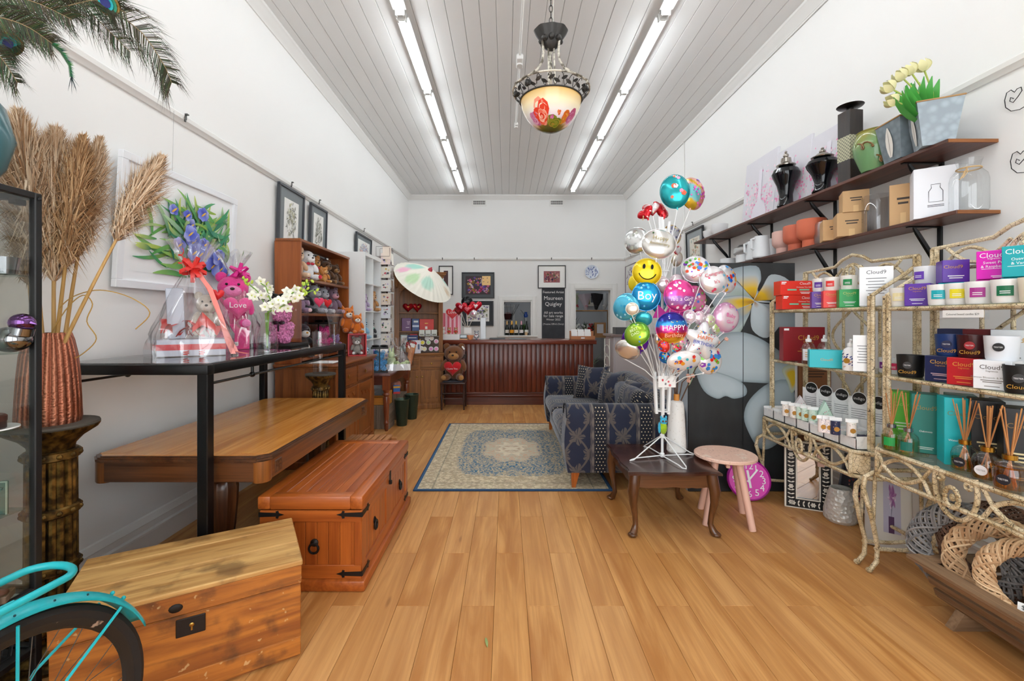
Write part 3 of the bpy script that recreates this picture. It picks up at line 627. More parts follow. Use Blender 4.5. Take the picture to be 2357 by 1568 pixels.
# sword feather: curved green
t = thing('sword_feather','curved glossy green sword feather drooping left of the wall rail','feather',at(30,80,1.4),0,'peacock feathers')
sp_ = [at(p[0],p[1],1.4)-at(30,80,1.4) for p in ((30,82),(75,78),(110,92),(140,118),(160,150),(163,175))]
mesh('shaft',flat('2b5a34',.4),t,lambda b:b.tube(sp_,[.004,.004,.004,.0035,.003,.001],5))
def sw(b):
    for i in range(len(sp_)-1):
        a,c_ = sp_[i],sp_[i+1]; d = (c_-a); e = Vector((d.z,0,-d.x)).normalized()
        for k in range(12):
            o = a+d*(k/12); b.c = rnd.choice((H('0f6a48'),H('1a8a5a'),H('0b4a3a'),H('2d7a2a'))); l_ = .022*(1-.12*i)
            b.add([o,o+d*.12,o-e*l_+d*.35+Vector((0,rnd.uniform(-.004,.004),0))],[(0,1,2)]); b.add([o,o+d*.12,o+e*.006+d*.2],[(0,1,2)])
    for k in range(9):
        o = sp_[-1]; b.c = H('1c2f33'); b.add([o,o+Vector((.003,0,0)),o+Vector((rnd.uniform(-.02,.035),rnd.uniform(-.01,.01),-rnd.uniform(.03,.06)))],[(0,1,2)])
mesh('barbs',painted(.3,.3),t,sw,0)['kind'] = 'stuff'
# --- turquoise bicycle, rear end in view
TEAL = G('turquoise_paint'); n = TEAL.noise(22,3); TEAL = TEAL.done(TEAL.mix(n.sm(.35,.7)*.35,H('1fb0b8'),H('138a94')),.3,0,bump=n,bs=.05)
RUB = flat('1a1817',.7); RIM = G('chipped_rim'); n = RIM.noise(26,4); RIM = RIM.done(RIM.mix(n.sm(.64,.70),H('1f1c1a'),H('a58a76')),.5)
bk = thing('bicycle','turquoise painted bicycle with rear rack at the lower left corner','bicycle',(-1.19,1.057,0),R(77))   # local x points to the rear
RW = .33; HZ = .33
def wheel(x,nm='tyre'):
    rim = mesh('rim',RIM,bk,lambda b:b.lathe([(RW-.052,-.008),(RW-.058,0),(RW-.052,.008),(RW-.03,.014),(RW-.022,0),(RW-.03,-.014),(RW-.052,-.008)],64,cap=False))
    tyre = mesh('tyre',RUB,bk,lambda b:b.lathe([(RW-.034,-.014),(RW-.016,-.019),(RW-.004,-.012),(RW,0),(RW-.004,.012),(RW-.016,.019),(RW-.034,.014)],64,cap=False))
    hub = mesh('hub',flat('444444',.4,.8),bk,lambda b:b.lathe([(.012,-.05),(.03,-.045),(.03,-.04),(.014,-.035),(.014,.035),(.03,.04),(.03,.045),(.012,.05)],16))
    for o in (rim,tyre,hub):o.matrix_local = Matrix.Translation((x,0,HZ)) @ Matrix.Rotation(R(90),4,'X')
    for k in range(28):
        a = 2*PI*k/28; s_ = 1 if k % 2 else -1; a2 = a+.5*(1 if k % 4 < 2 else -1)
        mesh('spoke',flat('6d6762',.4,.7),bk,lambda b:b.tube([(x+.028*cos(a2),s_*.04,HZ+.028*sin(a2)),(x+(RW-.055)*cos(a),0,HZ+(RW-.055)*sin(a))],.0012,4))
wheel(0); wheel(-1.07)
def fend(b):
    def f(u,v):
        a = R(150)-u*R(128); q = (v-.5)*2; r_ = RW+.026-.016*q*q
        return (r_*cos(a),q*.033,HZ+r_*sin(a))
    b.grid(f,40,8)
fo = mesh('rear_fender',TEAL,bk,fend,60); sm_ = fo.modifiers.new('thick','SOLIDIFY'); sm_.thickness = .003
for a in (40,47):mesh('bolt',TEAL,fo,lambda b:b.ell(((RW+.03)*cos(R(a)),0,HZ+(RW+.03)*sin(R(a))),.006,8,5))
for a in (88,75,62):mesh('rivet_hole',flat('0c3a40',.8),fo,lambda b:b.ell(((RW+.022)*cos(R(a)),-.026,HZ+(RW+.022)*sin(R(a))),.003,6,4))
for s_ in (-1,1):
    mesh('fender_stay',TEAL,bk,lambda b:b.tube([(0,s_*.055,HZ),(.10,s_*.056,HZ+.14),((RW+.004)*cos(R(44)),s_*.04,HZ+(RW+.004)*sin(R(44)))],.004,6))
    mesh('fender_stay',TEAL,bk,lambda b:b.tube([(0,s_*.055,HZ),((RW-.0)*cos(R(88)),s_*.038,HZ+(RW+.0)*sin(R(88)))],.0035,6))
    mesh('seat_stay',TEAL,bk,lambda b:b.tube([(0,s_*.06,HZ),(-.40,s_*.02,.78)],.008,8))
    mesh('chain_stay',TEAL,bk,lambda b:b.tube([(0,s_*.06,HZ),(-.42,s_*.025,.29)],.009,8))
    mesh('rack_strut',TEAL,bk,lambda b:(b.rb(-.085,-.06,s_*.062-.003,s_*.062+.003,HZ+.0,HZ+.30,.002),b.rb(-.09,-.055,s_*.064-.004,s_*.064+.004,HZ+.25,HZ+.32,.003),b.ell((-.072,s_*.07,HZ+.295),.007,8,5)))
ZR = HZ+RW+.062
def rackloop(b):
    P = []
    for k in range(13):
        a = -PI/2+PI*k/12; P.append((.08+.05*cos(a),.07*sin(a),ZR+.012))
    P = [(-.36,-.07,ZR-.005),(-.12,-.07,ZR)]+P+[(-.12,.07,ZR),(-.36,.07,ZR-.005)]
    b.tube(P,.0095,10)
rk = mesh('rear_rack',TEAL,bk,rackloop,60)
for s_ in (-1,1):
    mesh('rack_sleeve',TEAL,rk,lambda b:b.tube([(-.17,s_*.066,ZR),(-.04,s_*.066,ZR+.003)],.0125,10))
    mesh('rack_wire',TEAL,rk,lambda b:b.tube([(.0,s_*.045,ZR+.005),(-.34,s_*.045,ZR-.01)],.003,6))
mesh('rack_plate',TEAL,rk,lambda b:b.rb(-.34,-.03,-.03,.03,ZR-.024,ZR-.02,.002))
for x in (-.12,-.28):mesh('cross_bar',TEAL,rk,lambda b:b.tube([(x,-.066,ZR-.006),(x,.066,ZR-.006)],.004,6))
for y in (-.016,.03):mesh('clip_spring',TEAL,rk,lambda b:b.tube([(-.1+.009*cos(k*.8),y-.02+k*.0011,ZR+.008+.009*sin(k*.8)) for k in range(40)],.002,4))
mesh('clip_wire',TEAL,rk,lambda b:b.tube([(-.1,-.04,ZR+.018),(-.32,-.02,ZR+.01),(-.32,.02,ZR+.01),(-.1,.04,ZR+.018)],.0022,5))
mesh('frame_tube',TEAL,bk,lambda b:(b.tube([(-.42,0,.28),(-.37,0,.84)],.016,10),b.tube([(-.42,0,.29),(-.76,0,.68)],.016,10),b.tube([(-.39,0,.6),(-.78,0,.80)],.014,10),b.tube([(-.75,0,.64),(-.81,0,.90)],.018,10)))
mesh('fork',TEAL,bk,lambda b:[b.tube([(-.75,s_*.02,.66),(-.76,s_*.05,.66),(-1.07,s_*.055,HZ)],.01,8) for s_ in (-1,1)])
mesh('handlebar',CHROME,bk,lambda b:b.tube([(-.62,-.26,1.0),(-.75,-.2,1.03),(-.82,0,.98),(-.75,.2,1.03),(-.62,.26,1.0)],.011,8))
mesh('saddle',flat('1c1512',.6),bk,lambda b:(b.ell((-.36,0,.9),(.12,.07,.03),14,8),b.ell((-.47,0,.895),(.1,.03,.022),12,8)))
# ================= SOFT TOYS AND GIFTS =================
def plush(label,loc,h,rz,body,face,ears='round',cat='soft toy',name='soft_toy',group=None,nose='2a1c18',pads=None,heart=None,wide=1,bow=None):
    """sitting plush toy facing local -Y"""
    t = thing(name,label,cat,loc,rz,group); s = h; W = wide
    bm_,fm = plush_mat(body),plush_mat(face)
    def B(b):
        b.ell((0,0,.27*s),(.22*s*W,.19*s*W,.27*s),14,10); b.ell((0,-.02*s,.68*s),(.23*s*W,.21*s,.21*s),14,10)
        for q in (-1,1):
            b.ell((q*.22*s*W,-.09*s,.38*s),(.08*s,.1*s,.17*s),10,8,Matrix.Rotation(q*-.35,3,'Y') @ Matrix.Rotation(-.5,3,'X'))
            b.ell((q*.15*s*W,-.22*s,.09*s),(.1*s,.17*s,.09*s),10,8,Matrix.Rotation(q*.3,3,'Z'))
            if ears == 'round':b.ell((q*.17*s*W,.0,.86*s),(.09*s,.05*s,.09*s),10,8)
            elif ears == 'point':b.M = T(q*.14*s,0,.8*s,0,0,q*.3); b.lathe([(.08*s,0),(.05*s,.1*s),(0,.2*s)],8); b.M = None
            elif ears == 'long':b.ell((q*.22*s*W,.02*s,.66*s),(.06*s,.07*s,.17*s),10,8,Matrix.Rotation(q*-.25,3,'Y'))
            elif ears == 'small':b.ell((q*.12*s,-.02*s,.89*s),(.045*s,.035*s,.05*s),8,6)
    o = mesh('body',bm_,t,B,60)
    mesh('muzzle',fm,t,lambda b:b.ell((0,-.2*s,.62*s),(.13*s*W,.1*s,.095*s),12,8),60)
    mesh('nose',flat(nose,.4),t,lambda b:b.ell((0,-.3*s,.655*s),(.035*s,.025*s,.025*s),8,6),60)
    for q in (-1,1):
        mesh('eye',flat('0c0a0a',.15),t,lambda b:b.ell((q*.085*s,-.215*s,.735*s),.022*s,8,6),60)
        mesh('foot_pad',plush_mat(pads or face),t,lambda b:b.ell((q*.2*s*W,-.372*s,.095*s),(.065*s,.025*s,.065*s),10,6),60)
    if heart:mesh('heart',flat(heart,.7),t,lambda b:(b.m(frm((0,-.3*s,.36*s),(1,0,0),(0,0,1))),heartp(b,.17*s,.05*s)),60)
    if bow:mesh('bow',flat(bow,.4),t,lambda b:(b.ell((-.07*s,-.19*s,.49*s),(.07*s,.03*s,.04*s),8,6),b.ell((.07*s,-.19*s,.49*s),(.07*s,.03*s,.04*s),8,6)),60)
    return t
def heart_pts(r,n=28):
    P = []
    for k in range(n):
        a = 2*PI*k/n; P.append((r*1.06*math.sin(a)**3,r*(.8*cos(a)-.32*cos(2*a)-.13*cos(3*a)-.06*cos(4*a))+.05*r))
    return P[::-1]
def heartp(b,r,th):
    P = heart_pts(r); n = len(P)
    for s_ in (1,-1):
        vs = [(0,0,th*s_)]; fs = []
        for k,f,z in ((0,.55,.85),(1,.85,.5),(2,1,0)):
            vs += [(x*f,y*f,th*z*s_) for x,y in P]
        for i in range(n):
            j = (i+1) % n; fs.append((0,1+i,1+j)[::s_])
            for q in (0,1):fs.append((1+q*n+i,1+(q+1)*n+i,1+(q+1)*n+j,1+q*n+j)[::s_])
        b.add(vs,fs)
def rose_bear(label,loc,h,col,rz=0,bow=None,cat='rose bear'):
    t = thing('rose_bear',label,cat,loc,rz); s = h; r_ = random.Random(int(h*1000)); g = G('foam_roses'); c0 = H(col)
    m = g.done(g.mix(g.noise(60,2).sm(.3,.7),tuple(q*.55 for q in c0),tuple(min(1,q*1.25+.03) for q in c0)),.8)
    def B(b):
        for (c,r) in (((0,0,.26*s),(.24*s,.2*s,.24*s)),((0,-.02*s,.68*s),(.2*s,.19*s,.19*s)),((-.16*s,0,.86*s),.075*s),((.16*s,0,.86*s),.075*s),((-.23*s,-.1*s,.4*s),.09*s),((.23*s,-.1*s,.4*s),.09*s),((-.17*s,-.2*s,.1*s),.1*s),((.17*s,-.2*s,.1*s),.1*s),((0,-.2*s,.63*s),.07*s)):
            if not isinstance(r,tuple):r = (r,r,r)
            b.ell(c,r,12,8); A = r[0]*r[1]*4*PI; n = int(A/(.0011*s*s*4))
            for i in range(n):
                z = 1-2*(i+.5)/n; q = i*2.39996; k = math.sqrt(1-z*z); p = (c[0]+r[0]*k*cos(q),c[1]+r[1]*k*sin(q),c[2]+r[2]*z)
                b.ell(p,.032*s,6,4,None,.25)
    mesh('body',m,t,B,0)
    if bow:mesh('bow',flat(bow,.4),t,lambda b:(b.ell((-.08*s,-.2*s,.49*s),(.08*s,.03*s,.045*s),8,6),b.ell((.08*s,-.2*s,.49*s),(.08*s,.03*s,.045*s),8,6),b.rb(-.015*s,.03*s,-.23*s,-.2*s,.28*s,.49*s,.004)))
    return t
def acrylic(label,loc,w_,d,h,rz=0,rib=True):
    t = thing('acrylic_box',label,'box',loc,rz); A = clear('acrylic',(.95,.95,.96),1.4,.03)
    mesh('base',BLKM,t,lambda b:b.rb(-w_/2,w_/2,-d/2,d/2,0,.02,.003)); mesh('cover',A,t,lambda b:b.box(-w_/2+.002,w_/2-.002,-d/2+.002,d/2-.002,.02,h),0)
    mesh('lid',BLKM,t,lambda b:b.rb(-w_/2-.006,w_/2+.006,-d/2-.006,d/2+.006,h,h+.02,.003))
    if rib:
        mesh('ribbon',BLACKM,t,lambda b:(b.box(-.006,.006,-d/2-.003,d/2+.003,h+.02,h+.022),b.box(-.006,.006,-d/2-.004,-d/2-.001,0,h+.02)),0)
        mesh('bow',BLACKM,t,lambda b:(b.ell((-.05,0,h+.034),(.05,.025,.014),10,6),b.ell((.05,0,h+.034),(.05,.025,.014),10,6)))
    return t
def wrap(b,r0,hb,zn,rn,zt,rt,sq=1,seed=0,n=48,m=16):
    """crumpled cellophane bag: from a base of radius r0 up to a tied neck and out to a frilled top"""
    r_ = random.Random(seed); ph = [r_.uniform(0,6) for _ in range(8)]
    def f(u,v):
        a = 2*PI*u; z = v*zt
        if z < hb:r = r0*(1+.04*sin(7*a+ph[0]))
        elif z < zn:k = (z-hb)/(zn-hb); r = r0*(1-k)**.75+rn*k+.0
        else:k = (z-zn)/(zt-zn); r = rn+(rt-rn)*k
        wr = 1+.07*sin(5*a+ph[1]+9*v)+.05*sin(11*a+ph[2]-6*v)+(.16*sin(17*a+ph[3]) if z > zn else .0)+.03*sin(23*a+ph[4]+20*v)
        q = max(abs(cos(a)),abs(sin(a))); sqk = (1/q-1)*.6*sq*(1 if z < hb else max(0,1-(z-hb)/(zn-hb)))+1
        zz = z+(.05*zt*sin(9*a+ph[5])*.5 if v == 1 else 0)
        return (r*wr*sqk*cos(a),r*wr*sqk*sin(a),zz)
    b.grid(f,n,m,True)
def bowfn(b,s,n=9):
    for k in range(n):
        a = 2*PI*k/n; e = .5*(k % 3-.6); P = []
        for q in range(9):
            th = PI*q/8; l_ = s*sin(th); P.append(Vector((cos(a)*l_*cos(e),sin(a)*l_*cos(e),l_*sin(e)+.3*s*cos(th)*(1 if k % 2 else -.6))))
        d = Vector((-sin(a),cos(a),0))*.16*s; vs = []
        for p in P:vs += [p-d,p+d]
        b.add(vs,[(2*i,2*i+1,2*i+3,2*i+2) for i in range(8)])
def ribbon(b,P,w_=.02,up=(1,0,0)):
    up = Vector(up)*w_/2; vs = []
    for p in P:vs += [Vector(p)-up,Vector(p)+up]
    b.add(vs,[(2*i,2*i+1,2*i+3,2*i+2) for i in range(len(P)-1)])
# ---- gift hampers on the black table (top at z 1.178)
ZT_ = 1.178
g1 = at(428,815,2.5)
t = thing('gift_hamper','silver and red gift hamper in cellophane with a large red bow','gift hamper',(g1.x,2.56,ZT_),.55); t.scale = (.9,.9,1.05)
mesh('tray',flat('c3c6d2',.3,.1),t,lambda b:b.rb(-.175,.175,-.12,.12,.002,.09,.003))
mesh('red_band',flat('d3202c',.3),t,lambda b:b.box(-.1765,.1765,-.1215,.1215,.035,.065),0)
mesh('bottle_box',flat('b4b8c4',.35,.1),t,lambda b:(b.m(T(-.085,0,.09,.1,0,-.05)),b.rb(-.045,.045,-.045,.045,0,.27,.004)))
mesh('red_tissue',flat('d83a3a',.6),t,lambda b:[b.leaf((rnd.uniform(-.12,.12),rnd.uniform(-.08,.05)),(rnd.uniform(-.17,.17),rnd.uniform(-.11,.1)),.07,.1+rnd.uniform(0,.05),lift=.05) for _ in range(22)])
bb = plush('x',(0,0,0),.26,0,'cfc4b4','e8ded0');
for c_ in list(bb.children):
    c_.parent = t; c_.location = (.07,.02,.1); c_.name = 'teddy_'+c_.name.split('.')[0]
bpy.data.objects.remove(bb)
mesh('red_heart',flat('d8232b',.3),t,lambda b:(b.m(frm((.13,-.04,.33),(1,0,0),(0,0,1))),heartp(b,.035,.015)))
mesh('red_ribbon',flat('e23a34',.25),t,lambda b:[ribbon(b,[(.0,-.1+.05*k,.14),(.05,-.11,.18+.02*k),(.12,-.1,.15)],.03,(0,.3,1)) for k in range(3)])
mesh('cellophane',CELLO,t,lambda b:wrap(b,.215,.10,.46,.028,.62,.13,1,3),60)
bw_ = mesh('bow',flat('e0302a',.25),t,lambda b:(b.m(T(0,-.04,.46,0,.9)),bowfn(b,.075,12)))
mesh('ribbon_tail',flat('f08a80',.25),bw_,lambda b:(ribbon(b,[(.02,-.05,.45),(.09,-.1,.36),(.15,-.14,.2),(.185,-.16,.08),(.215,-.17,.01),(.25,-.15,.006)],.028),ribbon(b,[(.03,-.04,.45),(.1,-.08,.33),(.17,-.12,.14),(.23,-.13,.02),(.29,-.12,.006)],.026)))
mesh('ribbon_curl',flat('e0302a',.3),bw_,lambda b:b.tube([(-.06+.014*cos(k*.9),-.06,.47+k*.006+.012*sin(k*.9)) for k in range(16)],.0025,4))
for q in (0,1):mesh('ribbon_curl',flat('e0302a',.3),bw_,lambda b:b.tube([(-.03+q*.08+.014*cos(k*.9),-.128-.01*sin(k*.9),.03-k*.0016) for k in range(14)],.003,4))
g2 = at(543,799,3.05)
t = thing('gift_hamper','hot pink teddy hamper in cellophane with a magenta bow','gift hamper',(g2.x-.06,3.12,ZT_),.5); t.scale = (1.15,)*3
mesh('box',flat('f2128a',.35),t,lambda b:[b.prism([(-.085,-.085),(.085,-.085),(.085,.085),(-.085,.085)],.002,.15)]); mesh('sticker',WHITEP,t,lambda b:b.rb(-.01,.03,-.088,-.085,.022,.045,.001)); text('love',.018,frm((.01,-.0885,.028),(1,0,0),(0,0,1)),BLKM,t)
bb = plush('x',(0,0,0),.36,0,'ee3f96','f08abf',heart=None)
for c_ in list(bb.children):c_.parent = t; c_.location = (0,0,.12); c_.name = 'teddy_'+c_.name.split('.')[0]
bpy.data.objects.remove(bb)
mesh('heart_pillow',plush_mat('f2609f'),t,lambda b:(b.m(frm((.03,-.13,.25),(1,0,0),(0,0,1))),heartp(b,.07,.03))); text('Love',.045,frm((.03,-.163,.245),(1,0,0),(0,0,1)),WHITEP,t)
mesh('cellophane',CELLO,t,lambda b:wrap(b,.125,.15,.46,.022,.58,.09,.6,8),60)
mesh('bow',flat('d81a86',.3),t,lambda b:(b.m(T(.03,-.03,.46,0,.8)),bowfn(b,.06,10)))
# pink rose bear in an acrylic box
q = at(632,790,3.42); acrylic('tall clear acrylic box with the pink rose bear on the glass table',(q.x-.01,3.5,ZT_),.34,.3,.36,0,True)
rose_bear('pink foam rose bear with black bow inside the acrylic box',(q.x+.02,3.5,ZT_+.021),.32,'f48cc0',0,'15151a')
# glass vases
def gvase(label,loc,prof,n=36,fn=None,m=None,name='glass_vase'):
    t = thing(name,label,'vase',loc); mesh('body',m or clear('vase_glass',(.96,.97,.97),1.45,.04),t,lambda b:b.lathe(prof,n,(0,0,0),fn,False),60); return t
ov = at(615,806,2.79); ovl = (ov.x,2.79,ZT_)
t = gvase('clear bottle vase of white orchids on the glass table',ovl,[(0,.004),(.055,0),(.062,.03),(.06,.09),(.045,.15),(.03,.185),(.028,.2),(.045,.245)]); mesh('base_ring',clear('vase_base',(.85,.87,.88),1.5,.25),t,lambda b:b.lathe([(0,.001),(.054,.001),(.055,.014),(0,.014)],28)); mesh('water',clear('water',(.93,.95,.96),1.33),t,lambda b:b.lathe([(0,.015),(.053,.015),(.057,.05),(.054,.1),(.0,.1)],24))
ORC = flat('f4f3e4',.6); BUD = flat('b8cc4a',.55); STEM = flat('6f9a3a',.5)
def orchid(lab,base,pts,n_fl,n_bud,seed):
    r_ = random.Random(seed); t = thing('orchid_stem',lab,'flower',base,0,'white orchid sprays'); P = [Vector(p)-Vector(base) for p in pts]
    def S(u):k = min(int(u*(len(P)-1)),len(P)-2); f = u*(len(P)-1)-k; return P[k].lerp(P[k+1],f)
    mesh('stem',STEM,t,lambda b:b.tube(P,.0035,6))
    for i in range(n_fl):
        u = .45+.4*(i+r_.random()*.6)/n_fl; c = S(u)+Vector((r_.uniform(-.035,.035),r_.uniform(-.035,.035),r_.uniform(-.03,.03))); d = Vector((r_.uniform(-1,1),-1,r_.uniform(-.6,.7))).normalized(); M = frm(c,d.orthogonal(),d.cross(d.orthogonal()))
        o = mesh('blossom',ORC,t,lambda b:(b.m(M),[b.leaf((0,0),(.032*cos(a),.032*sin(a)),.024,0,lift=.008) for a in (R(90),R(162),R(234),R(306),R(18))]))
        mesh('throat',flat('c9d36a',.5),o,lambda b:(b.m(M),b.ell((0,0,.004),.006,8,5)))
    for i in range(n_bud):
        c = S(.84+.16*i/max(1,n_bud-1))+Vector((r_.uniform(-.02,.02),r_.uniform(-.02,.02),r_.uniform(-.012,.022))); mesh('bud',BUD,t,lambda b:b.ell(c,(.008,.008,.013),8,6,Matrix.Rotation(r_.uniform(-.8,.8),3,'Y')))
ob = (ovl[0],ovl[1],ZT_+.03)
orchid('orchid spray leaning left from the bottle vase',ob,[ob,(ovl[0]+.01,2.79,ZT_+.24),at(610,700,2.79),at(592,670,2.79),at(556,640,2.79)],7,6,1)
orchid('orchid spray of small upright blossoms in the middle of the vase',ob,[ob,(ovl[0],2.8,ZT_+.24),at(622,690,2.8),at(612,660,2.8),at(600,652,2.8)],6,2,2)
orchid('fullest white orchid spray leaning right',ob,[ob,(ovl[0],2.79,ZT_+.24),at(640,702,2.79),at(665,680,2.79),at(712,650,2.79)],13,9,3)
orchid('greenish orchid spray at the far right of the vase',ob,[ob,(ovl[0],2.77,ZT_+.24),at(650,705,2.77),at(680,685,2.77),at(722,668,2.77)],9,8,4)
q = at(770,790,3.62)
gvase('tall flared glass trumpet vase at the end of the glass table',(q.x,3.62,ZT_),[(0,.03),(.03,.0),(.035,.03),(.04,.12),(.052,.2),(.072,.26),(.083,.285)],36,lambda a,z:1+.03*cos(a*6))
gvase('clear glass cylinder standing on the small brass pedestal',(-1.64,3.975,.9055),[(0,.004),(.063,0),(.066,.01),(.066,.36)],32,name='glass_cylinder')
gvase('short clear glass cylinder at the end of the glass table',(at(733,790,3.5).x+.0,3.52,ZT_),[(0,.02),(.05,0),(.052,.01),(.052,.11)],28,name='glass_cylinder')
# ================= PICTURES =================
def picture(name,label,M,w_,h_,fcol,fw,mw,painter,dep=.025,matc='f3f2ee',cat='picture',fro=.4):
    """M: centre of the bottom edge; local x right, y up, z towards the viewer"""
    t = thing(name,label,cat); t.matrix_world = M; fm = flat(fcol,fro)
    for (a,b_,c_,d) in ((-w_/2,w_/2,h_-fw,h_),(-w_/2,w_/2,0,fw),(-w_/2,-w_/2+fw,fw,h_-fw),(w_/2-fw,w_/2,fw,h_-fw)):mesh('frame_rail',fm,t,lambda b:b.rb(a,b_,c_,d,0,dep,.003))
    if mw:mesh('mount',flat(matc,.8),t,lambda b:b.box(-w_/2+fw*.5,w_/2-fw*.5,fw*.5,h_-fw*.5,.002,dep*.5),0)
    b = MB(); i_ = fw+mw; painter(b,-w_/2+i_,w_/2-i_,i_,h_-i_,dep*.5+.001); b.build('print',painted(.6),t,0); return t
def quad(b,x0,x1,y0,y1,z,c):b.c = H(c) if isinstance(c,str) else c; b.poly([(x0,y0),(x1,y0),(x1,y1),(x0,y1)],z)
def blob(b,x,y,r,z,c,n=8,e=.3):b.c = H(c) if isinstance(c,str) else c; b.poly([(x+r*(1+rnd.uniform(-e,e))*cos(2*PI*k/n),y+r*(1+rnd.uniform(-e,e))*sin(2*PI*k/n)) for k in range(n)],z)
def clipxy(b,x0,x1,y0,y1,n0):
    for i in range(n0,len(b.v)):pass
def iris(b,x0,x1,y0,y1,z):
    quad(b,x0,x1,y0,y1,z,'f4f5f6'); W,H_ = x1-x0,y1-y0; r_ = random.Random(5); k = 0
    px = lambda u,v:(x0+max(0.005,min(.995,u))*W,y0+max(.005,min(.995,v))*H_)
    for i in range(170):
        u = r_.gauss(.62,.21); v = r_.gauss(.42,.17); a = r_.uniform(-.5,PI+.5); l_ = r_.uniform(.2,.52); k += 1
        c0 = H(r_.choice(('2f8a55','1f6f4a','4a9a4a','8aa83a','2a7a66'))); c1 = H(r_.choice(('8fc060','c8d870','5fae7a','3f9a6a','b8d8a8')))
        b.leaf(px(u,v),px(u+l_*cos(a)*.9,v+l_*sin(a)),W*r_.uniform(.018,.045),z+.0002*k,c0,c1,8,bend=W*r_.uniform(-.035,.035))
    for (u,v,s_) in ((.5,.62,.07),(.53,.44,.1),(.62,.8,.07),(.3,.74,.05),(.48,.52,.08),(.68,.32,.11),(.86,.16,.11),(.75,.18,.1),(.36,.36,.07),(.42,.72,.05),(.92,.1,.07),(.62,.42,.07),(.58,.3,.1),(.5,.3,.08),(.8,.3,.09)):
        for q in range(9):
            a = r_.uniform(0,2*PI); k += 1
            b.leaf(px(u,v),px(u+s_*cos(a),v+s_*1.3*sin(a)),W*s_*.95,z+.0002*k,H(r_.choice(('3a4ab8','5060c8','2c349a'))),H(r_.choice(('8c98e4','b4bcf2','6a78d8'))),5)
        for q in range(2):k += 1; b.leaf(px(u-.02,v-.03),px(u+.03,v+.03),W*.016,z+.0002*k,H('e0a020'),H('f4d060'),4)
Y0_,Y1_ = dX(262,-2.128),dX(533,-2.128); zb = 1.56
Mi = frm((XL+.012,(Y0_+Y1_)/2,zb),(0,1,0),(.055,0,1)); picture('iris_painting','large white framed painting of blue irises on the left wall',Mi,Y1_-Y0_,.75,'eef0f4',.045,.055,iris,.03,'f5f6f8')
mesh_ = tag(mesh('hanging_wire',flat('b5b5b5',.4,.5),None,lambda b:b.tube([(XL+.06,(Y0_+Y1_)/2-.12,2.7),(XL+.05,(Y0_+Y1_)/2-.12,2.32)],.0012,4)),'thin wire from the picture rail to the iris painting','wire')
def sketch(pal,n_,oval=False,seed=1):
    def f(b,x0,x1,y0,y1,z):
        quad(b,x0,x1,y0,y1,z,'eeeeea'); r_ = random.Random(seed); W,h_ = x1-x0,y1-y0
        for i in range(n_):
            a = r_.uniform(0,2*PI); q = math.sqrt(r_.random())*(1 if not oval else .95)
            u,v = .5+.36*q*cos(a),(.56 if oval else .5)+.36*q*sin(a); b.leaf((x0+u*W,y0+v*h_),(x0+min(.98,max(.02,u+r_.uniform(-.12,.12)))*W,y0+min(.98,max(.02,v+r_.uniform(-.12,.12)))*h_),W*r_.uniform(.02,.06),z+.0002+.00005*i,H(r_.choice(pal)),H(r_.choice(pal)),4)
    return f
def leftpic(px0,px1,ztop,h_,lab,pal,seed,fw=.025,mw=.09):
    a,c_ = dX(px0,XL+.02),dX(px1,XL+.02); return picture('framed_print',lab,frm((XL+.008,(a+c_)/2,ztop-h_),(0,1,0),(.03,0,1)),c_-a,h_,'3c4046',fw,mw,sketch(pal,120,True,seed),.03,'7d8386')
GREYS = ('b9b9a8','d8d8d0','8f8f80','c9c49a','a8a8a4','6e6e66')
leftpic(636,695,2.67,.66,'taller dark grey framed mushroom sketch above the brown bookcase',GREYS,3)
leftpic(710,748,2.655,.64,'smaller dark grey framed tree sketch above the brown bookcase',('8f8f80','b5b5a8','6f6f66','cfcfc8'),4,.022,.07)
leftpic(817,852,2.63,.55,'dark framed pale watercolour behind the white cube shelf',('e8b8a8','b8c8e0','d8d8d0','8898b8'),5,.025,.06)
for px,py,l_ in ((698,548,'mushroom sketch'),(750,571,'tree sketch')):D_ = dX(px,XL+.01); tag(mesh('price_card',flat('d3ecf2',.8),None,lambda b:b.box(XL+.001,XL+.004,D_-.05,D_+.05,gz(py,D_)-.035,gz(py,D_)+.035),0),'pale blue price card on the wall beside the '+l_,'card','picture price cards')
def floral(pal,bg,n_,seed,extra=None):
    def f(b,x0,x1,y0,y1,z):
        quad(b,x0,x1,y0,y1,z,bg); r_ = random.Random(seed); W,h_ = x1-x0,y1-y0
        for i in range(n_):
            r = r_.uniform(.02,.07)*W; u,v = r_.uniform(x0+r*1.4,x1-r*1.4),r_.uniform(y0+r*1.4,y1-r*1.4); c_ = H(r_.choice(pal)); m_ = r_.randint(4,6); a0 = r_.random()*6
            for q in range(m_):b.leaf((u,v),(u+r*cos(a0+q*2*PI/m_),v+r*sin(a0+q*2*PI/m_)),r*.8,z+.0003+.00006*i,tuple(w_*.6 for w_ in c_),c_,3)
    return f
def backpic(x0,x1,y0,y1,lab,fcol,fw,mw,mc,paint):
    D_ = YB-.01; return picture('framed_print',lab,frm((gx((x0+x1)/2,D_),YB-.006,gz(y1,D_)),(1,0,0),(0,-.0,1)),gx(x1,D_)-gx(x0,D_),gz(y0,D_)-gz(y1,D_),fcol,fw,mw,paint,.03,mc)
PINKS = ('d8206a','f070a8','f8e8d8','7a5ac0','f4a8c0','b02a5a','e8d0f0','c8a040')
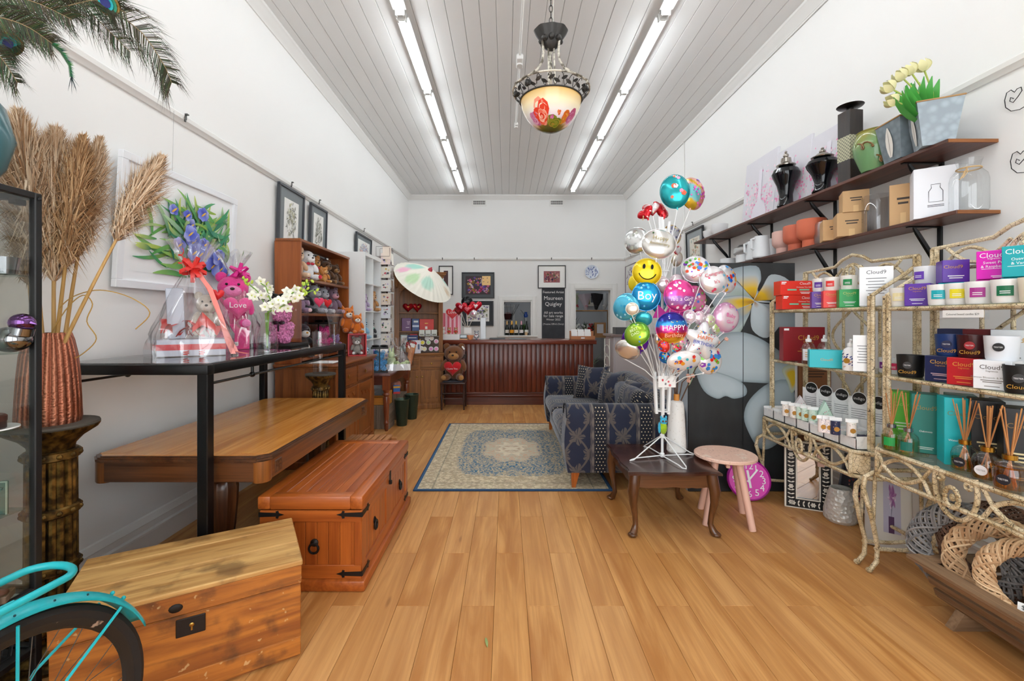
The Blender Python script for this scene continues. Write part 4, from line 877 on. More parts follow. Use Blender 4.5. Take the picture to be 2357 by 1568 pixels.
def paint2(b,x0,x1,y0,y1,z):floral(PINKS,'3a2a30',90,11)(b,x0,x1,y0,y1,z); quad(b,x0+(x1-x0)*.66,x1,y0+(y1-y0)*.5,y1,z+.007,'f2c888'); [b.leaf((u-.015,v),(u+.015,v+.012),.014,z+.008,H('3a2a40'),H('5a4a60'),3) for u,v in ((x1-.16,y1-.06),(x1-.07,y1-.05),(x1-.15,y1-.13),(x1-.06,y1-.14))]
backpic(1010,1043,612,679,'black framed print half hidden behind the paper parasol','1d1d20',.02,.09,'f3f2ee',floral(('5a2a30','8a3a3a','3a2a2a','a85a50'),'4a2a2c',30,9))
backpic(1063,1138,627,687,'dark framed butterfly and flower print, upper of the pair on the back wall','26282c',.025,.06,'55595c',paint2)
backpic(1064,1136,693,750,'dark framed lilac flower print, lower of the pair on the back wall','26282c',.025,.07,'3a3d42',floral(('b8a8d8','8a7ac0','e8e0c0','9aa880','f4f0f0','6a5a9a'),'f0eeea',80,12))
backpic(1238,1302,611,664,'black framed red flower print above the blackboard','1f1f22',.018,.11,'f6f5f1',floral(('8a3a50','c85a5a','e8a890','5a4a70','f0d0b8','6a7a4a','d87a70'),'9a5a60',90,13))
# blackboard
bx0,bx1,bz0,bz1 = gx(1247,YB),gx(1300,YB),gz(782,YB),gz(664,YB)
t = thing('blackboard','tall blackboard with white chalk writing between servery and doorway','blackboard',((bx0+bx1)/2,YB-.003,bz0)); g = G('slate'); SLATE = g.done(g.mix(g.noise(6,4).sm(.3,.8)*.3,H('35373c'),H('50535a')),.8); CHALK = flat('e8e8e6',.9)
mesh('board',SLATE,t,lambda b:b.rb(bx0-(bx0+bx1)/2,bx1-(bx0+bx1)/2,-.015,0,0,bz1-bz0,.002))
hh = bz1-bz0
for s_,sz,v in (('Featured Artist',.075,.905),('Maureen',.12,.775),('Quigley',.12,.66),('All art works',.078,.505),('for Sale range',.078,.44),('Winter 2022',.06,.375),('(Yvonne Off-it\'s Dory)',.05,.29)):text(s_,sz,frm((0,-.0165,v*hh),(1,0,0),(-.06,0,1)),CHALK,t)
# blue and white plate on the back wall
p_ = at(1362,626,YB-.01)
t = thing('wall_plate','blue and white china plate hung on the back wall','plate',p_); M = frm((0,0,0),(1,0,0),(0,0,1))
mesh('dish',flat('dfe6f2',.15),t,lambda b:(b.m(M),b.lathe([(0,.0),(.09,.0),(.15,.018),(.152,.022),(.09,.006),(0,.006)],36)))
def plt(b):
    b.M = M; r_ = random.Random(3)
    for i in range(70):
        q = r_.random(); a = r_.uniform(0,2*PI); r = .13*math.sqrt(q); b.leaf((r*cos(a),r*sin(a)-.01),(r*cos(a)+r_.uniform(-.03,.03),r*sin(a)+r_.uniform(-.02,.02)),.016,.0085+.012*max(0,r/.13-.6)*2.2+.00004*i,H('2a3f8a'),H('7a90c8'),3)
mesh('pattern',painted(.2),t,plt,0)
# right wall pictures
a,c_ = dX(1620,XR-.03),dX(1581,XR-.03); picture('framed_print','black framed watercolour on the right wall above the tall cupboard',frm((XR-.008,(a+c_)/2,gz(620,a)),(0,-1,0),(-.03,0,1)),c_-a,2.63-gz(620,a),'2a2c30',.025,.09,floral(('e8c8a0','c8d8d0','d8a078','98b090','f0e0c8'),'e8e4d8',60,21),.03,'9aa0a2')
a,c_ = dX(1466,XR-.02),dX(1441,XR-.02); t = picture('canvas_print','lilac and grey birch canvas on the right wall by the doorway',frm((XR-.004,(a+c_)/2,gz(675,a)),(0,-1,0),(0,0,1)),c_-a,gz(603,a)-gz(675,a),'8f7f8a',.006,0,sketch(('a898a8','e8e4e8','8a7a8a','c8bcc8','6a5a6a'),90,False,8),.04)
# wire hearts
for i,(px,py) in enumerate(((2338,225),(2352,368))):
    D_ = dX(px,XR-.01); tag(mesh('wire_heart',flat('2a2a2c',.4,.5),None,lambda b:(b.m(frm((XR-.012,D_,gz(py,D_)),(0,-1,0),(0,0,1))),b.tube([(x*1.0,y,0) for x,y in [(-.008,.0),(-.022,.012),(-.026,-.006),(-.01,-.02),(.012,.0),(.03,.022),(.026,.042),(.008,.042),(-.004,.03),(-.02,.05),(-.04,.045),(-.05,.01),(-.045,-.03),(-.02,-.06),(.02,-.07),(.06,-.06)]],.002,5))),'small black wire heart ornament on the right wall, the %s one' % ('upper' if i == 0 else 'lower'),'ornament','wire hearts')
# ================= BACK LEFT: SIDEBOARD, SHELVES, HUTCH, COUNTER =================
sd = thing('sideboard','brown timber sideboard with two drawers and scalloped doors against the left wall','sideboard',(XL,4.12,0))
SW,SLn,SHt = .615,1.18,.97
mesh('carcass',BROWN('z'),sd,lambda b:(b.rb(.035,SW-.03,.01,SLn-.01,.06,SHt-.03,.004),b.rb(.035,SW-.01,0,SLn,0,.07,.006)))
mesh('top',BROWN('y'),sd,lambda b:(b.rb(.035,SW+.02,-.03,SLn+.03,SHt-.025,SHt,.008,2),b.rb(.035,SW+.005,-.015,SLn+.015,SHt-.045,SHt-.025,.006)))
for y in (0,SLn-.06):mesh('corner_stile',BROWN('z'),sd,lambda b:b.rb(SW-.032,SW-.012,y,y+.06,.07,SHt-.045,.004))
for k in range(2):
    y0 = .07+k*.53
    d = mesh('drawer',BROWN('y'),sd,lambda b:b.rb(SW-.032,SW-.008,y0,y0+.5,.73,.90,.006)); mesh('pull',BRASS,d,lambda b:(b.m(frm((SW-.008,y0+.25,.815),(0,1,0),(0,0,1))),b.lathe([(.02,0),(.022,.004),(.014,.006),(.008,.004),(.0,.01)],16)))
    d = mesh('door',BROWN('z'),sd,lambda b:(b.rb(SW-.032,SW-.012,y0,y0+.5,.09,.70,.004),b.rb(SW-.02,SW-.004,y0,y0+.07,.09,.70,.004),b.rb(SW-.02,SW-.004,y0+.43,y0+.5,.09,.70,.004),b.rb(SW-.02,SW-.004,y0+.07,y0+.43,.09,.16,.004)))
    mesh('scalloped_trim',BROWN('y'),d,lambda b:(b.m(frm((SW-.02,y0,0),(0,1,0),(0,0,1))),b.prism([(.07,.70),(.07,.60)]+[(.07+.36*i/18,.60+.025*sin(i*PI/3)+.03*i/18*(1 if k == 0 else -1)) for i in range(1,18)]+[(.43,.62),(.43,.70)],0,.016)))
    mesh('door_handle',BRASS,d,lambda b:(b.m(frm((SW-.004,y0+(.46 if k == 0 else .04),.5),(0,1,0),(0,0,1))),b.rb(-.012,.012,-.04,.03,0,.004,.001),b.tube([(.012*cos(a*PI/6),-.02+.02*sin(a*PI/6),.01) for a in range(12)],.003,5,True)))
bc = thing('bookcase','open brown timber bookcase of soft toys standing on the sideboard','bookcase',(XL+.035,4.12,SHt))
BD,BL_,BH = .24,1.28,1.135
for y in (0,BL_-.03):mesh('side_panel',wood('bookcase_timber','b0622a','803f16','z',.35,.8,2,.06,.1),bc,lambda b:b.rb(0,BD,y,y+.03,0,BH,.004))
mesh('back_panel',MAHO('z'),bc,lambda b:b.box(0,.012,.03,BL_-.03,0,BH-.02),0)
for k in range(12):mesh('back_board',MAHO('z'),bc,lambda b:b.rb(.012,.018,.03+k*.1017+.001,.03+(k+1)*.1017-.001,.02,BH-.03,.002))
for z in (.025,.445,.775,BH-.005):mesh('shelf_board',BROWN('y'),bc,lambda b:b.rb(.012,BD+.004,.03 if z < BH-.1 else -.01,BL_-.03 if z < BH-.1 else BL_+.01,z,z+.025,.003))
# toys in the bookcase: (depth y, shelf level, size, colours)
x1_ = XL+.035+.13; s1,s2 = SHt+.80,SHt+.47
GB = 'soft toys on the bookcase'
plush('cream teddy bear, first on the top bookcase shelf',(x1_,4.26,s1),0.32,R(55),'dcb694','ecd0b4',group=GB)
plush('white puppy toy with red heart soles on the top shelf',(x1_+.01,4.47,s1),0.33,R(60),'f0f0f2','ffffff','long',pads='d02038',group=GB,bow='c8203a')
plush('caramel brown bear with red bow behind the lion on the top shelf',(x1_-.02,4.70,s1),0.30,R(55),'b0702e','c89048',group=GB,bow='c8202c')
plush('fluffy ginger lion toy slumped on the top shelf',(x1_+.04,4.82,s1),0.19,R(60),'d08a40','e8bc80',group=GB)
plush('dark brown bear, left of the pair at the end of the top shelf',(x1_-.01,4.98,s1),0.29,R(60),'5a3a20','8a6238',group=GB,pads='8a6440')
plush('dark brown bear, right of the pair at the end of the top shelf',(x1_+.0,5.2,s1),0.27,R(60),'5e3e22','9a7040',group=GB,pads='8a6440')
plush('fluffy lilac monkey toy at the near end of the middle shelf',(x1_+.03,4.25,s2),0.30,R(50),'a88aa8','e0b8c0','round',group=GB)
plush('black panther plush slumped on the middle shelf',(x1_-.02,4.44,s2),0.33,R(60),'131316','2a2a2e','small',group=GB)
plush('grey hippo toy holding a rainbow heart on the middle shelf',(x1_+.0,4.64,s2),0.33,R(60),'a8a8b2','b8b8c2','small',group=GB,heart='e8406a',nose='7a7a84')
plush('grey hippo toy holding a red heart on the middle shelf',(x1_+.0,4.86,s2),0.32,R(60),'a0a0aa','b8b8c0','small',group=GB,heart='d8202a',nose='7a7a84')
plush('dusky purple bear with pink muzzle at the end of the middle shelf',(x1_+.0,5.14,s2),0.33,R(60),'7f6478','d8a0b0','round',group=GB,pads='e0b0bc')
plush('black and white penguin plush on the sideboard',(x1_+.02,4.33,SHt+.05),.36,R(55),'1a1a1c','f2f0ea','small',pads='e08a3a',nose='e0a030')
pb = rose_bear('bright pink foam rose bear in the bookcase corner',(x1_+.02,4.86,SHt+.072),.28,'f0449a',R(60)); acrylic('clear acrylic box around the bright pink rose bear in the bookcase',(x1_+.02,4.86,SHt+.05),.2,.25,.31,0,True)
rose_bear('small lilac foam rose bear near the bookcase end',(x1_+.03,5.18,SHt+.05),.2,'b090c8',R(60))
GF = 'fox toys on the red box'
zr = SHt+.315
plush('larger orange fox toy sitting on the red box',(XL+.30,5.27,zr-.06),.33,R(40),'d9731f','f4efe8','point',group=GF,pads='d9731f')
t = thing('red_toy_box','red open fronted cardboard box on the sideboard','box',(XL+.46,5.12,SHt),R(22))
mesh('shell',flat('c8141e',.4),t,lambda b:(b.box(-.1,.1,.07,.078,0,.25),b.box(-.1,-.088,-.08,.078,0,.25),b.box(.088,.1,-.08,.078,0,.25),b.box(-.1,.1,-.08,.078,0,.012),b.box(-.1,.1,-.08,.078,.24,.25)),0)
plush('smaller orange fox toy in front of the larger fox',(XL+.46,5.12,SHt+.25),.24,R(30),'d9731f','f4efe8','point',group=GF,pads='d9731f')
plush('grey lemur toy sitting inside the red box',(XL+.46,5.115,SHt+.013),.22,R(25),'9a9690','f2f2f2','round',nose='0c0a0a')
tag(mesh('white_tray',WHITEP,None,lambda b:b.rb(XL+.3,XL+.56,4.16,4.34,SHt+.001,SHt+.014,.004)),'flat white tray lying on the near end of the sideboard','tray')
# --- white cube shelf
ks = thing('cube_shelf','tall white cube shelf unit filled with pastel soft toys','shelf',(XL+.01,5.66,0)); KD,KW,KH = .37,1.10,2.235; KWm = flat('eef0f0',.4)
for y in (0,KW-.035):mesh('side_panel',KWm,ks,lambda b:b.rb(0,KD,y,y+.035,0,KH,.002))
for z in (0,KH-.045):mesh('outer_board',KWm,ks,lambda b:b.rb(0,KD,.035,KW-.035,z,z+.045,.002))
for k in (1,2):mesh('divider',KWm,ks,lambda b:b.rb(.01,KD-.002,k*KW/3-.008,k*KW/3+.008,.045,KH-.045,.001))
for k in range(1,6):mesh('cell_shelf',KWm,ks,lambda b:b.rb(.01,KD-.002,.035,KW-.035,.03+k*.3625-.008,.03+k*.3625+.008,.001))
mesh('back_panel',flat('dfe3e4',.6),ks,lambda b:b.box(0,.01,.035,KW-.035,.045,KH-.045),0)
kx = XL+.01+.27; GK = 'soft toys in the cube shelf'
lv = lambda k:.03+k*.3625+.0085
plush('lilac cushion bear lying in the upper near cube',(kx+.02,5.86,lv(4)),.24,R(60),'c4b0d0','d8c8e0','round',group=GK)
plush('tan teddy bear dangling from the upper middle cube',(kx+.02,6.2,lv(4)),.3,R(55),'c8935c','dcb088','round',group=GK)
plush('baby blue bear in the near cube of the third row',(kx,5.86,lv(3)),.29,R(60),'9cc8e4','c8e0f0','round',group=GK)
plush('dark grey toy with mint bow in the middle cube of the third row',(kx,6.2,lv(3)),.27,R(55),'4a4a4e','d8d8d8','round',group=GK,bow='70c8b8')
plush('pale blue and white seal toy in the near cube of the second row',(kx+.02,5.88,lv(2)),.3,R(50),'a8d4ea','f4f6f8','small',group=GK,heart='d83a2a')
plush('purple elephant toy in the middle cube of the second row',(kx+.02,6.2,lv(2)),.28,R(55),'8a66c0','9a78cc','long',group=GK,pads='f0c8d8')
plush('pink bunny toy in the far cube of the second row',(kx+.02,6.52,lv(2)),.25,R(55),'f0c8cc','f8e4e4','long',group=GK)
# --- greeting card spinner
cr = thing('card_spinner','brown wire card spinner stand beside the white cube shelf','card rack',(gx(891,6.5),6.5,.71)); WIRE = flat('4a2c22',.5,.3)
mesh('pole',WIRE,cr,lambda b:b.tube([(0,0,0),(0,0,1.71)],.012,8)); mesh('base',WIRE,cr,lambda b:[b.tube([(0,0,.05),(.1*cos(a),.1*sin(a),.01)],.01,6) for a in (.5,1.6,2.6,3.7,4.8,5.8)])
CARDC = ['f3e6d8','efe9e2','f6f0e8','e8ecf2','f2e2d2','f4f2ee','eae6da','f0dcd4']
for k in range(8):
    z = .14+k*.192
    pk = mesh('pocket',WIRE,cr,lambda b:[b.tube([(x,y,z-.03),(x,y,z+.03)],.0025,4) for x in (-.075,-.045,-.015,.015,.045,.075) for y in (-.075,.06)]+[b.tube([(-.08,-.08,z+dz),(.08,-.08,z+dz),(.08,.065,z+dz),(-.08,.065,z+dz)],.0025,4,True) for dz in (-.03,0)])
    mesh('card',flat(CARDC[k % 8],.8),pk,lambda b:(b.m(T(.0,-.085,z-.03,0,-.08)),b.box(-.068,.068,-.001,.001,0,.165)),0)
    mesh('card_picture',painted(.7),pk,lambda b:(b.m(T(.0,-.0868,z-.03,0,-.08) @ Matrix.Rotation(R(90),4,'X')),[blob(b,rnd.uniform(-.045,.045),rnd.uniform(.04,.13),rnd.uniform(.006,.018),.0004+.0002*i,rnd.choice(('5a5a60','7a90c8','d8b050','c85a6a','4a7a4a','c8b8d8','303038','e8d8b0')),7) for i in range(7)]),0)
    mesh('card',flat(CARDC[(k+3) % 8],.8),pk,lambda b:(b.m(T(.085,-.01,z-.03,R(90),-.08)),b.box(-.06,.06,-.001,.001,0,.165)),0)
mesh('top_basket',WIRE,cr,lambda b:[b.tube([(-.13,-.1+k*.05,1.57),(.06,-.1+k*.05,1.57),(.06,-.1+k*.05,1.69)],.003,4) for k in range(5)]+[b.tube([(-.13,-.1,1.57),(-.13,-.1,1.71),(.06,-.1,1.71)],.003,4),b.tube([(-.13,.1,1.57),(-.13,.1,1.71),(.06,.1,1.71)],.003,4)])
mesh('header_card',flat('f4e3d4',.8),cr,lambda b:b.box(-.04,.08,-.09,-.087,1.53,1.71),0)
# --- side table with turned legs
TT = lambda ax:wood('plum_table','7a4030','4a241a',ax,.35,1,0,.06,.15)
st = thing('side_table','dark timber side table with turned legs in front of the hutch','table',(-1.595,6.12,0)); sx,sy,sz = .175,.62,.71
mesh('top',wood('worn_plum_top','8a6a66','5a3a38','y',.3),st,lambda b:b.rb(-sx,sx,-sy,sy,sz-.025,sz,.006,2))
for s_ in (-1,1):mesh('apron',TT('y'),st,lambda b:b.rb(s_*(sx-.05)-.01,s_*(sx-.05)+.01,-sy+.08,sy-.08,sz-.14,sz-.025,.003)); mesh('apron',TT('x'),st,lambda b:b.rb(-sx+.08,sx-.08,s_*(sy-.05)-.01,s_*(sy-.05)+.01,sz-.14,sz-.025,.003))
lp = [(.018,0),(.022,.02),(.026,.06),(.022,.08),(.034,.1),(.024,.12),(.028,.16),(.037,.34),(.04,.40),(.03,.43),(.044,.45),(.03,.475),(.04,.495),(.04,.51)]
for x in (-1,1):
    for y in (-1,1):mesh('leg',wood('turned_leg','a0542c','6a3018','z',.3,1,0,.05,.2),st,lambda b:(b.lathe(lp,20,(x*(sx-.06),y*(sy-.06),0)),b.rb(x*(sx-.06)-.042,x*(sx-.06)+.042,y*(sy-.06)-.042,y*(sy-.06)+.042,.51,sz-.025,.004)))
rose_bear('blue foam rose bear on the side table',(gx(873,5.7)+.0,5.72,sz+.021),.27,'2fa0dc',R(20)); acrylic('clear acrylic box with black ribbon around the blue rose bear',(gx(873,5.7),5.72,sz),.2,.2,.3,R(15))
t = thing('gift_hamper','white tray gift hamper with green bunny in cellophane on the side table','gift hamper',(gx(915,5.95)+.0,6.0,sz),R(14))
mesh('tray',WHITEP,t,lambda b:(b.prism([(-.15,-.11),(.15,-.11),(.15,.11),(-.15,.11)],.001,.01),b.box(-.155,.155,-.115,-.108,.001,.085),b.box(-.155,.155,.108,.115,.001,.085),b.box(-.155,-.148,-.115,.115,.001,.085),b.box(.148,.155,-.115,.115,.001,.085)),0)
mesh('shredded_paper',flat('c8dc98',.9),t,lambda b:[b.ell((rnd.uniform(-.12,.12),rnd.uniform(-.08,.08),.06+rnd.uniform(0,.04)),(.04,.035,.025),8,5,None,.2) for _ in range(16)])['kind'] = 'stuff'
mesh('bunny',plush_mat('d8e8b8'),t,lambda b:(b.ell((-.09,-.02,.12),.06,12,8),b.ell((-.09,-.03,.2),.045,12,8),b.ell((-.11,-.02,.25),(.015,.012,.05),8,6),b.ell((-.07,-.02,.25),(.015,.012,.05),8,6)),60)
mesh('chocolate_pack',flat('4a2a22',.4),t,lambda b:(b.m(T(.05,.02,.08,.2,-.3,.25)),b.rb(-.05,.05,-.015,.015,0,.16,.003)))
mesh('cellophane',CELLO,t,lambda b:wrap(b,.145,.09,.30,.03,.42,.1,1,4),60)
t = thing('flower_wrap','red and orange wrapped bouquet leaning behind the hamper on the side table','bouquet',(gx(938,6.4),6.45,sz),R(10))
mesh('paper',flat('e8a070',.7),t,lambda b:(b.m(T(0,0,0,0,0,.12)),b.lathe([(.04,0),(.05,.12),(.075,.30)],18,cap=False))); mesh('roses',flat('c02028',.6),t,lambda b:(b.m(T(0,0,0,0,0,.12)),[b.ell((rnd.uniform(-.05,.06),rnd.uniform(-.06,.03),(.26+rnd.uniform(0,.08))),.024,8,6,None,.2) for _ in range(10)]))['kind'] = 'stuff'
mesh('cellophane',CELLO,t,lambda b:wrap(b,.07,.1,.3,.09,.36,.10,0,9),60); mesh('gift_card',PAPER,t,lambda b:(b.m(T(.06,-.08,.3,0,.2,.3)),b.box(-.035,.035,-.001,.001,-.025,.03)),0)
# under the side table
t = thing('timber_crate','weathered grey timber crate under the side table','crate',(-1.62,5.78,0))
for k in range(5):mesh('crate_slat',wood('weathered_grey','9a8674','6a5848','z',.8),t,lambda b:b.rb(-.12+k*.055,-.07+k*.055,-.13,-.118,0,.30,.002))
mesh('crate_body',wood('weathered_grey','9a8674','6a5848','y',.8),t,lambda b:(b.box(-.12,.155,-.117,.12,.002,.29)),0)
t = thing('timber_crate','second weathered crate carrying the pink ball under the side table','crate',(-1.58,6.3,0))
for k in range(6):mesh('crate_slat',wood('weathered_grey','9a8674','6a5848','z',.8),t,lambda b:b.rb(-.12+k*.048,-.076+k*.048,-.13,-.118,0,.36,.002))
mesh('crate_body',wood('weathered_grey','9a8674','6a5848','y',.8),t,lambda b:b.box(-.12,.165,-.117,.12,.002,.355),0)
tag(mesh('ball_vase',flat('b0705c',.35),None,lambda b:(b.m(T(-1.56,6.3,.361)),b.lathe([(.03,0),(.07,.03),(.09,.085),(.075,.145),(.035,.17),(.028,.172),(.03,.16),(0,.15)],24))),'round dusty pink ball vase on the crate under the side table','vase')
t = thing('timber_caddy','small honey timber caddy stacked on the crate under the side table','caddy',(-1.62,5.76,.30)); mesh('tray_board',HONEY('x'),t,lambda b:(b.rb(-.1,.13,-.09,-.075,0,.09,.002),b.rb(-.1,.13,.08,.095,0,.09,.002),b.box(-.1,.13,-.08,.085,0,.012))); mesh('end_board',HONEY('z'),t,lambda b:(b.rb(-.11,-.095,-.09,.095,0,.17,.003))); mesh('end_board',HONEY('z'),t,lambda b:(b.rb(.12,.135,-.09,.095,0,.17,.003)))
t = thing('picture_book','small bright blue and red booklet leaning against the table leg','book',(-1.47,5.83,.361+.0),R(20)); t.location.z = .36; t.location.y = 6.16; t.location.x = -1.5; mesh('cover',flat('2a6ab8',.5),t,lambda b:b.rb(-.045,.045,-.006,.006,0,.12,.001)); mesh('stripe',flat('e8b030',.5),t,lambda b:b.box(-.045,.045,-.0075,-.006,.08,.105),0); mesh('stripe',flat('d03a3a',.5),t,lambda b:b.box(-.045,.045,-.0075,-.006,.0,.03),0)
# dark green buckets
for i,(px,D_,l_) in enumerate(((925,5.86,'nearer dark green ribbed metal bucket in front of the hutch'),(948,6.25,'dark green ribbed metal bucket half behind the nearer one'))):
    t = thing('flower_bucket',l_,'bucket',(gx(px,D_),D_,0),0,'green flower buckets'); mesh('body',flat('33443a',.35,.5),t,lambda b:b.lathe([(0,.003),(.062,0),(.066,.01),(.092,.33),(.097,.34),(.092,.342),(.086,.33),(.06,.012),(0,.01)],64,(0,0,0),lambda q,z:1+.02*cos(q*24))); mesh('rim',flat('5a6a50',.3,.6),t,lambda b:b.tube([(.096*cos(a*PI/16),.096*sin(a*PI/16),.342) for a in range(32)],.003,5,True))
# --- corner hutch
HU = lambda ax:wood('hutch_timber','a5682a','71430f',ax,.5,.9,0,.06,.1)
hu = thing('kitchen_hutch','brown timber hutch with arched top and panelled doors in the back left corner','hutch',(-1.33,6.9,0),R(16)); hw_ = .37; hu.scale = (1,.6,1)
mesh('base_carcass',HU('z'),hu,lambda b:(b.rb(-hw_,hw_,.01,.40,.0,.83,.004),b.rb(-hw_-.015,hw_+.015,-.005,.41,0,.07,.008)))
mesh('base_top',HU('x'),hu,lambda b:(b.rb(-hw_-.02,hw_+.02,-.025,.42,.83,.86,.008,2),b.rb(-hw_-.01,hw_+.01,-.012,.41,.81,.83,.006)))
for s_ in (-1,1):
    x0,x1 = (-hw_+.02,-.012) if s_ < 0 else (.012,hw_-.02)
    d = mesh('drawer',HU('x'),hu,lambda b:(b.rb(x0,x1,-.008,.012,.61,.79,.005),b.rb(x0+.02,x1-.02,-.014,.0,.63,.77,.006))); mesh('knob',BRASS,d,lambda b:b.ell(((x0+x1)/2,-.025,.70),(.016,.014,.016),10,7))
    d = mesh('door',HU('z'),hu,lambda b:(b.rb(x0,x1,-.004,.012,.10,.59,.004),b.rb(x0,x0+.055,-.014,.004,.10,.59,.004),b.rb(x1-.055,x1,-.014,.004,.10,.59,.004),b.rb(x0+.055,x1-.055,-.014,.004,.10,.16,.004)))
    mesh('arched_panel',HU('z'),d,lambda b:(b.m(frm((0,-.004,0),(1,0,0),(0,0,1))),b.prism([(x0+.075,.18),(x1-.075,.18),(x1-.075,.44),(x1-.1,.45)]+[((x0+x1)/2+((x1-x0)/2-.1)*cos(a*PI/8),.45+.06*sin(a*PI/8)) for a in range(9)]+[(x0+.075,.44)],0,.008)))
    mesh('knob',BRASS,d,lambda b:b.ell((-s_*-.03 if False else (x1-.028 if s_ < 0 else x0+.028),-.03,.5),(.014,.014,.014),10,7))
hz0,hz1 = .86,2.045
for s_ in (-1,1):
    mesh('upper_side',HU('z'),hu,lambda b:b.rb(s_*(hw_-.02)-.02,s_*(hw_-.02)+.02,.13,.40,hz0,hz1,.003)); mesh('pilaster',HU('z'),hu,lambda b:b.rb(s_*(hw_-.035)-.035,s_*(hw_-.035)+.035,.115,.135,hz0,hz1,.003))
    mesh('turned_drop',HU('z'),hu,lambda b:b.lathe([(.0,-.13),(.014,-.12),(.02,-.1),(.012,-.09),(.02,-.075),(.016,-.02),(.022,0)],12,(s_*(hw_-.035),.105,hz1-.06)))
mesh('upper_back',HU('z'),hu,lambda b:b.box(-hw_+.02,hw_-.02,.385,.40,hz0,hz1),0)
for z in (1.18,1.47):mesh('shelf_board',HU('x'),hu,lambda b:b.rb(-hw_+.04,hw_-.04,.14,.385,z,z+.02,.003))
mesh('arched_rail',HU('x'),hu,lambda b:(b.m(frm((0,.135,0),(1,0,0),(0,0,1))),b.prism([(-hw_+.07,hz1),(-hw_+.07,1.72)]+[(-(hw_-.07)*cos(a*PI/12),1.72+.20*sin(a*PI/12)) for a in range(1,12)]+[(hw_-.07,1.72),(hw_-.07,hz1)],0,.02)))
mesh('keystone',HU('z'),hu,lambda b:(b.m(frm((0,.115,0),(1,0,0),(0,0,1))),b.prism([(-.03,1.88),(.03,1.88),(.05,2.03),(-.05,2.03)],0,.012),b.prism([(-.006,1.885),(.006,1.885),(.01,2.03),(-.01,2.03)],.012,.02)))
mesh('cornice',HU('x'),hu,lambda b:[b.rb(-hw_-e,hw_+e,.115-e,.40,hz1+z0,hz1+z1,.006) for e,z0,z1 in ((.01,-.02,.01),(.025,.01,.03),(.045,.03,.06),(.055,.06,.075))])
def hl(x,y,z):y *= .6; return Vector((-1.33+x*cos(R(16))-y*sin(R(16)),6.9+x*sin(R(16))+y*cos(R(16)),z))
def carton(name,label,loc,w_,d,h_,rz,col,cat='box',marks=(),ro=.4,group=None,me=0):
    """plain carton with printed front (local -Y); marks: (kind, args)"""
    t = thing(name,label,cat,loc,rz,group); mesh('carton',flat(col,ro,me),t,lambda b:b.rb(-w_/2,w_/2,-d/2,d/2,.0005,h_,min(.002,w_/20)))
    for mk in marks:
        if mk[0] == 't':text(mk[1],mk[2],frm((mk[3],-d/2-.0006,mk[4]),(1,0,0),(0,0,1)),flat(mk[5],.5,mk[6] if len(mk) > 6 else 0),t)
        elif mk[0] == 'b':mesh('printed_band',flat(mk[5],ro),t,lambda b:b.box(mk[1],mk[2],-d/2-.0005,-d/2+.001,mk[3],mk[4]),0)
        elif mk[0] == 'l':mesh('print_lines',flat(mk[5],.6),t,lambda b:[b.box(mk[1]-mk[2]*(1-.18*(k % 3))/2,mk[1]+mk[2]*(1-.18*(k % 3))/2,-d/2-.0006,-d/2+.0005,mk[3]-k*mk[6],mk[3]-k*mk[6]+mk[6]*.45) for k in range(mk[4])],0)
        elif mk[0] == 's':t2 = text(mk[1],mk[2],frm((w_/2+.0006,mk[3],mk[4]),(0,1,0),(0,0,1)),flat(mk[5],.5),t)
        elif mk[0] == 'sl':mesh('print_lines',flat(mk[5],.6),t,lambda b:[b.box(w_/2-.0005,w_/2+.0006,mk[1]-mk[2]*(1-.2*(k % 2))/2,mk[1]+mk[2]*(1-.2*(k % 2))/2,mk[3]-k*mk[6],mk[3]-k*mk[6]+mk[6]*.3) for k in range(mk[4])],0)
    return t
# hutch contents
for i,(x,l_) in enumerate(((-.16,'left'),(-.02,'right'))):
    t = thing('heart_tin','glossy red heart shaped tin on the top hutch shelf, %s one' % l_,'tin',hl(x,.24,1.491),R(16)+(.0 if i == 0 else .5),'red heart tins'); mesh('body',flat('b0101c',.12,.4),t,lambda b:(b.m(frm((0,0,.075),(1,0,0),(0,0,1))),heartp(b,.078,.035))); mesh('gold_mark',GOLDT,t,lambda b:b.ell((0,-.034,.085),(.02,.003,.012),8,5))
carton('chocolate_box','purple chocolate gift tin on the hutch shelf',hl(-.19,.24,1.201),.14,.1,.2,R(16),'6a3a72',marks=(('b',-.01,.045,.05,.06,'e8d8e8'),('l',.03,.05,.14,3,'d8c0d8',.02)))
carton('chocolate_box','blue patterned chocolate box on the hutch shelf',hl(-.05,.23,1.201),.11,.08,.19,R(16),'2a4a86',marks=(('b',-.05,.05,.06,.09,'c8d4e8'),('b',-.03,.04,.13,.16,'e8eef4')))
carton('chocolate_box','wide red chocolate box on the hutch shelf',hl(.12,.22,1.201),.22,.08,.185,R(16),'d0281e',marks=(('b',-.03,.02,.11,.125,'e8b040'),('b',-.025,.01,.03,.07,'f4e0d8')))
t = carton('framed_certificate','small white framed certificate on the lower hutch shelf',hl(-.22,.24,.861),.11,.02,.28,R(16),'b8ccc8','frame',marks=(('b',-.042,.042,.15,.265,'f4f4f2'),))
carton('chocolate_box','red chocolate carton on the lower hutch shelf',hl(-.08,.24,.861),.11,.08,.29,R(16),'d0241e',marks=(('b',-.03,.03,.22,.24,'f0c0b8'),('b',-.05,.05,.12,.15,'f4e4dc')))
for i,x in enumerate((.06,.165)):carton('sweet_pouch','purple and yellow sweets pouch on the lower hutch shelf, %s one' % ('left' if i == 0 else 'right'),hl(x,.24,.861),.095,.05,.30,R(16),'3a1a78','pouch',marks=(('b',-.047,.047,.185,.215,'f0c020'),('b',.005,.04,.13,.16,'e06a20'),('b',-.04,.04,.255,.285,'c8b8e8')),group='sweet pouches')
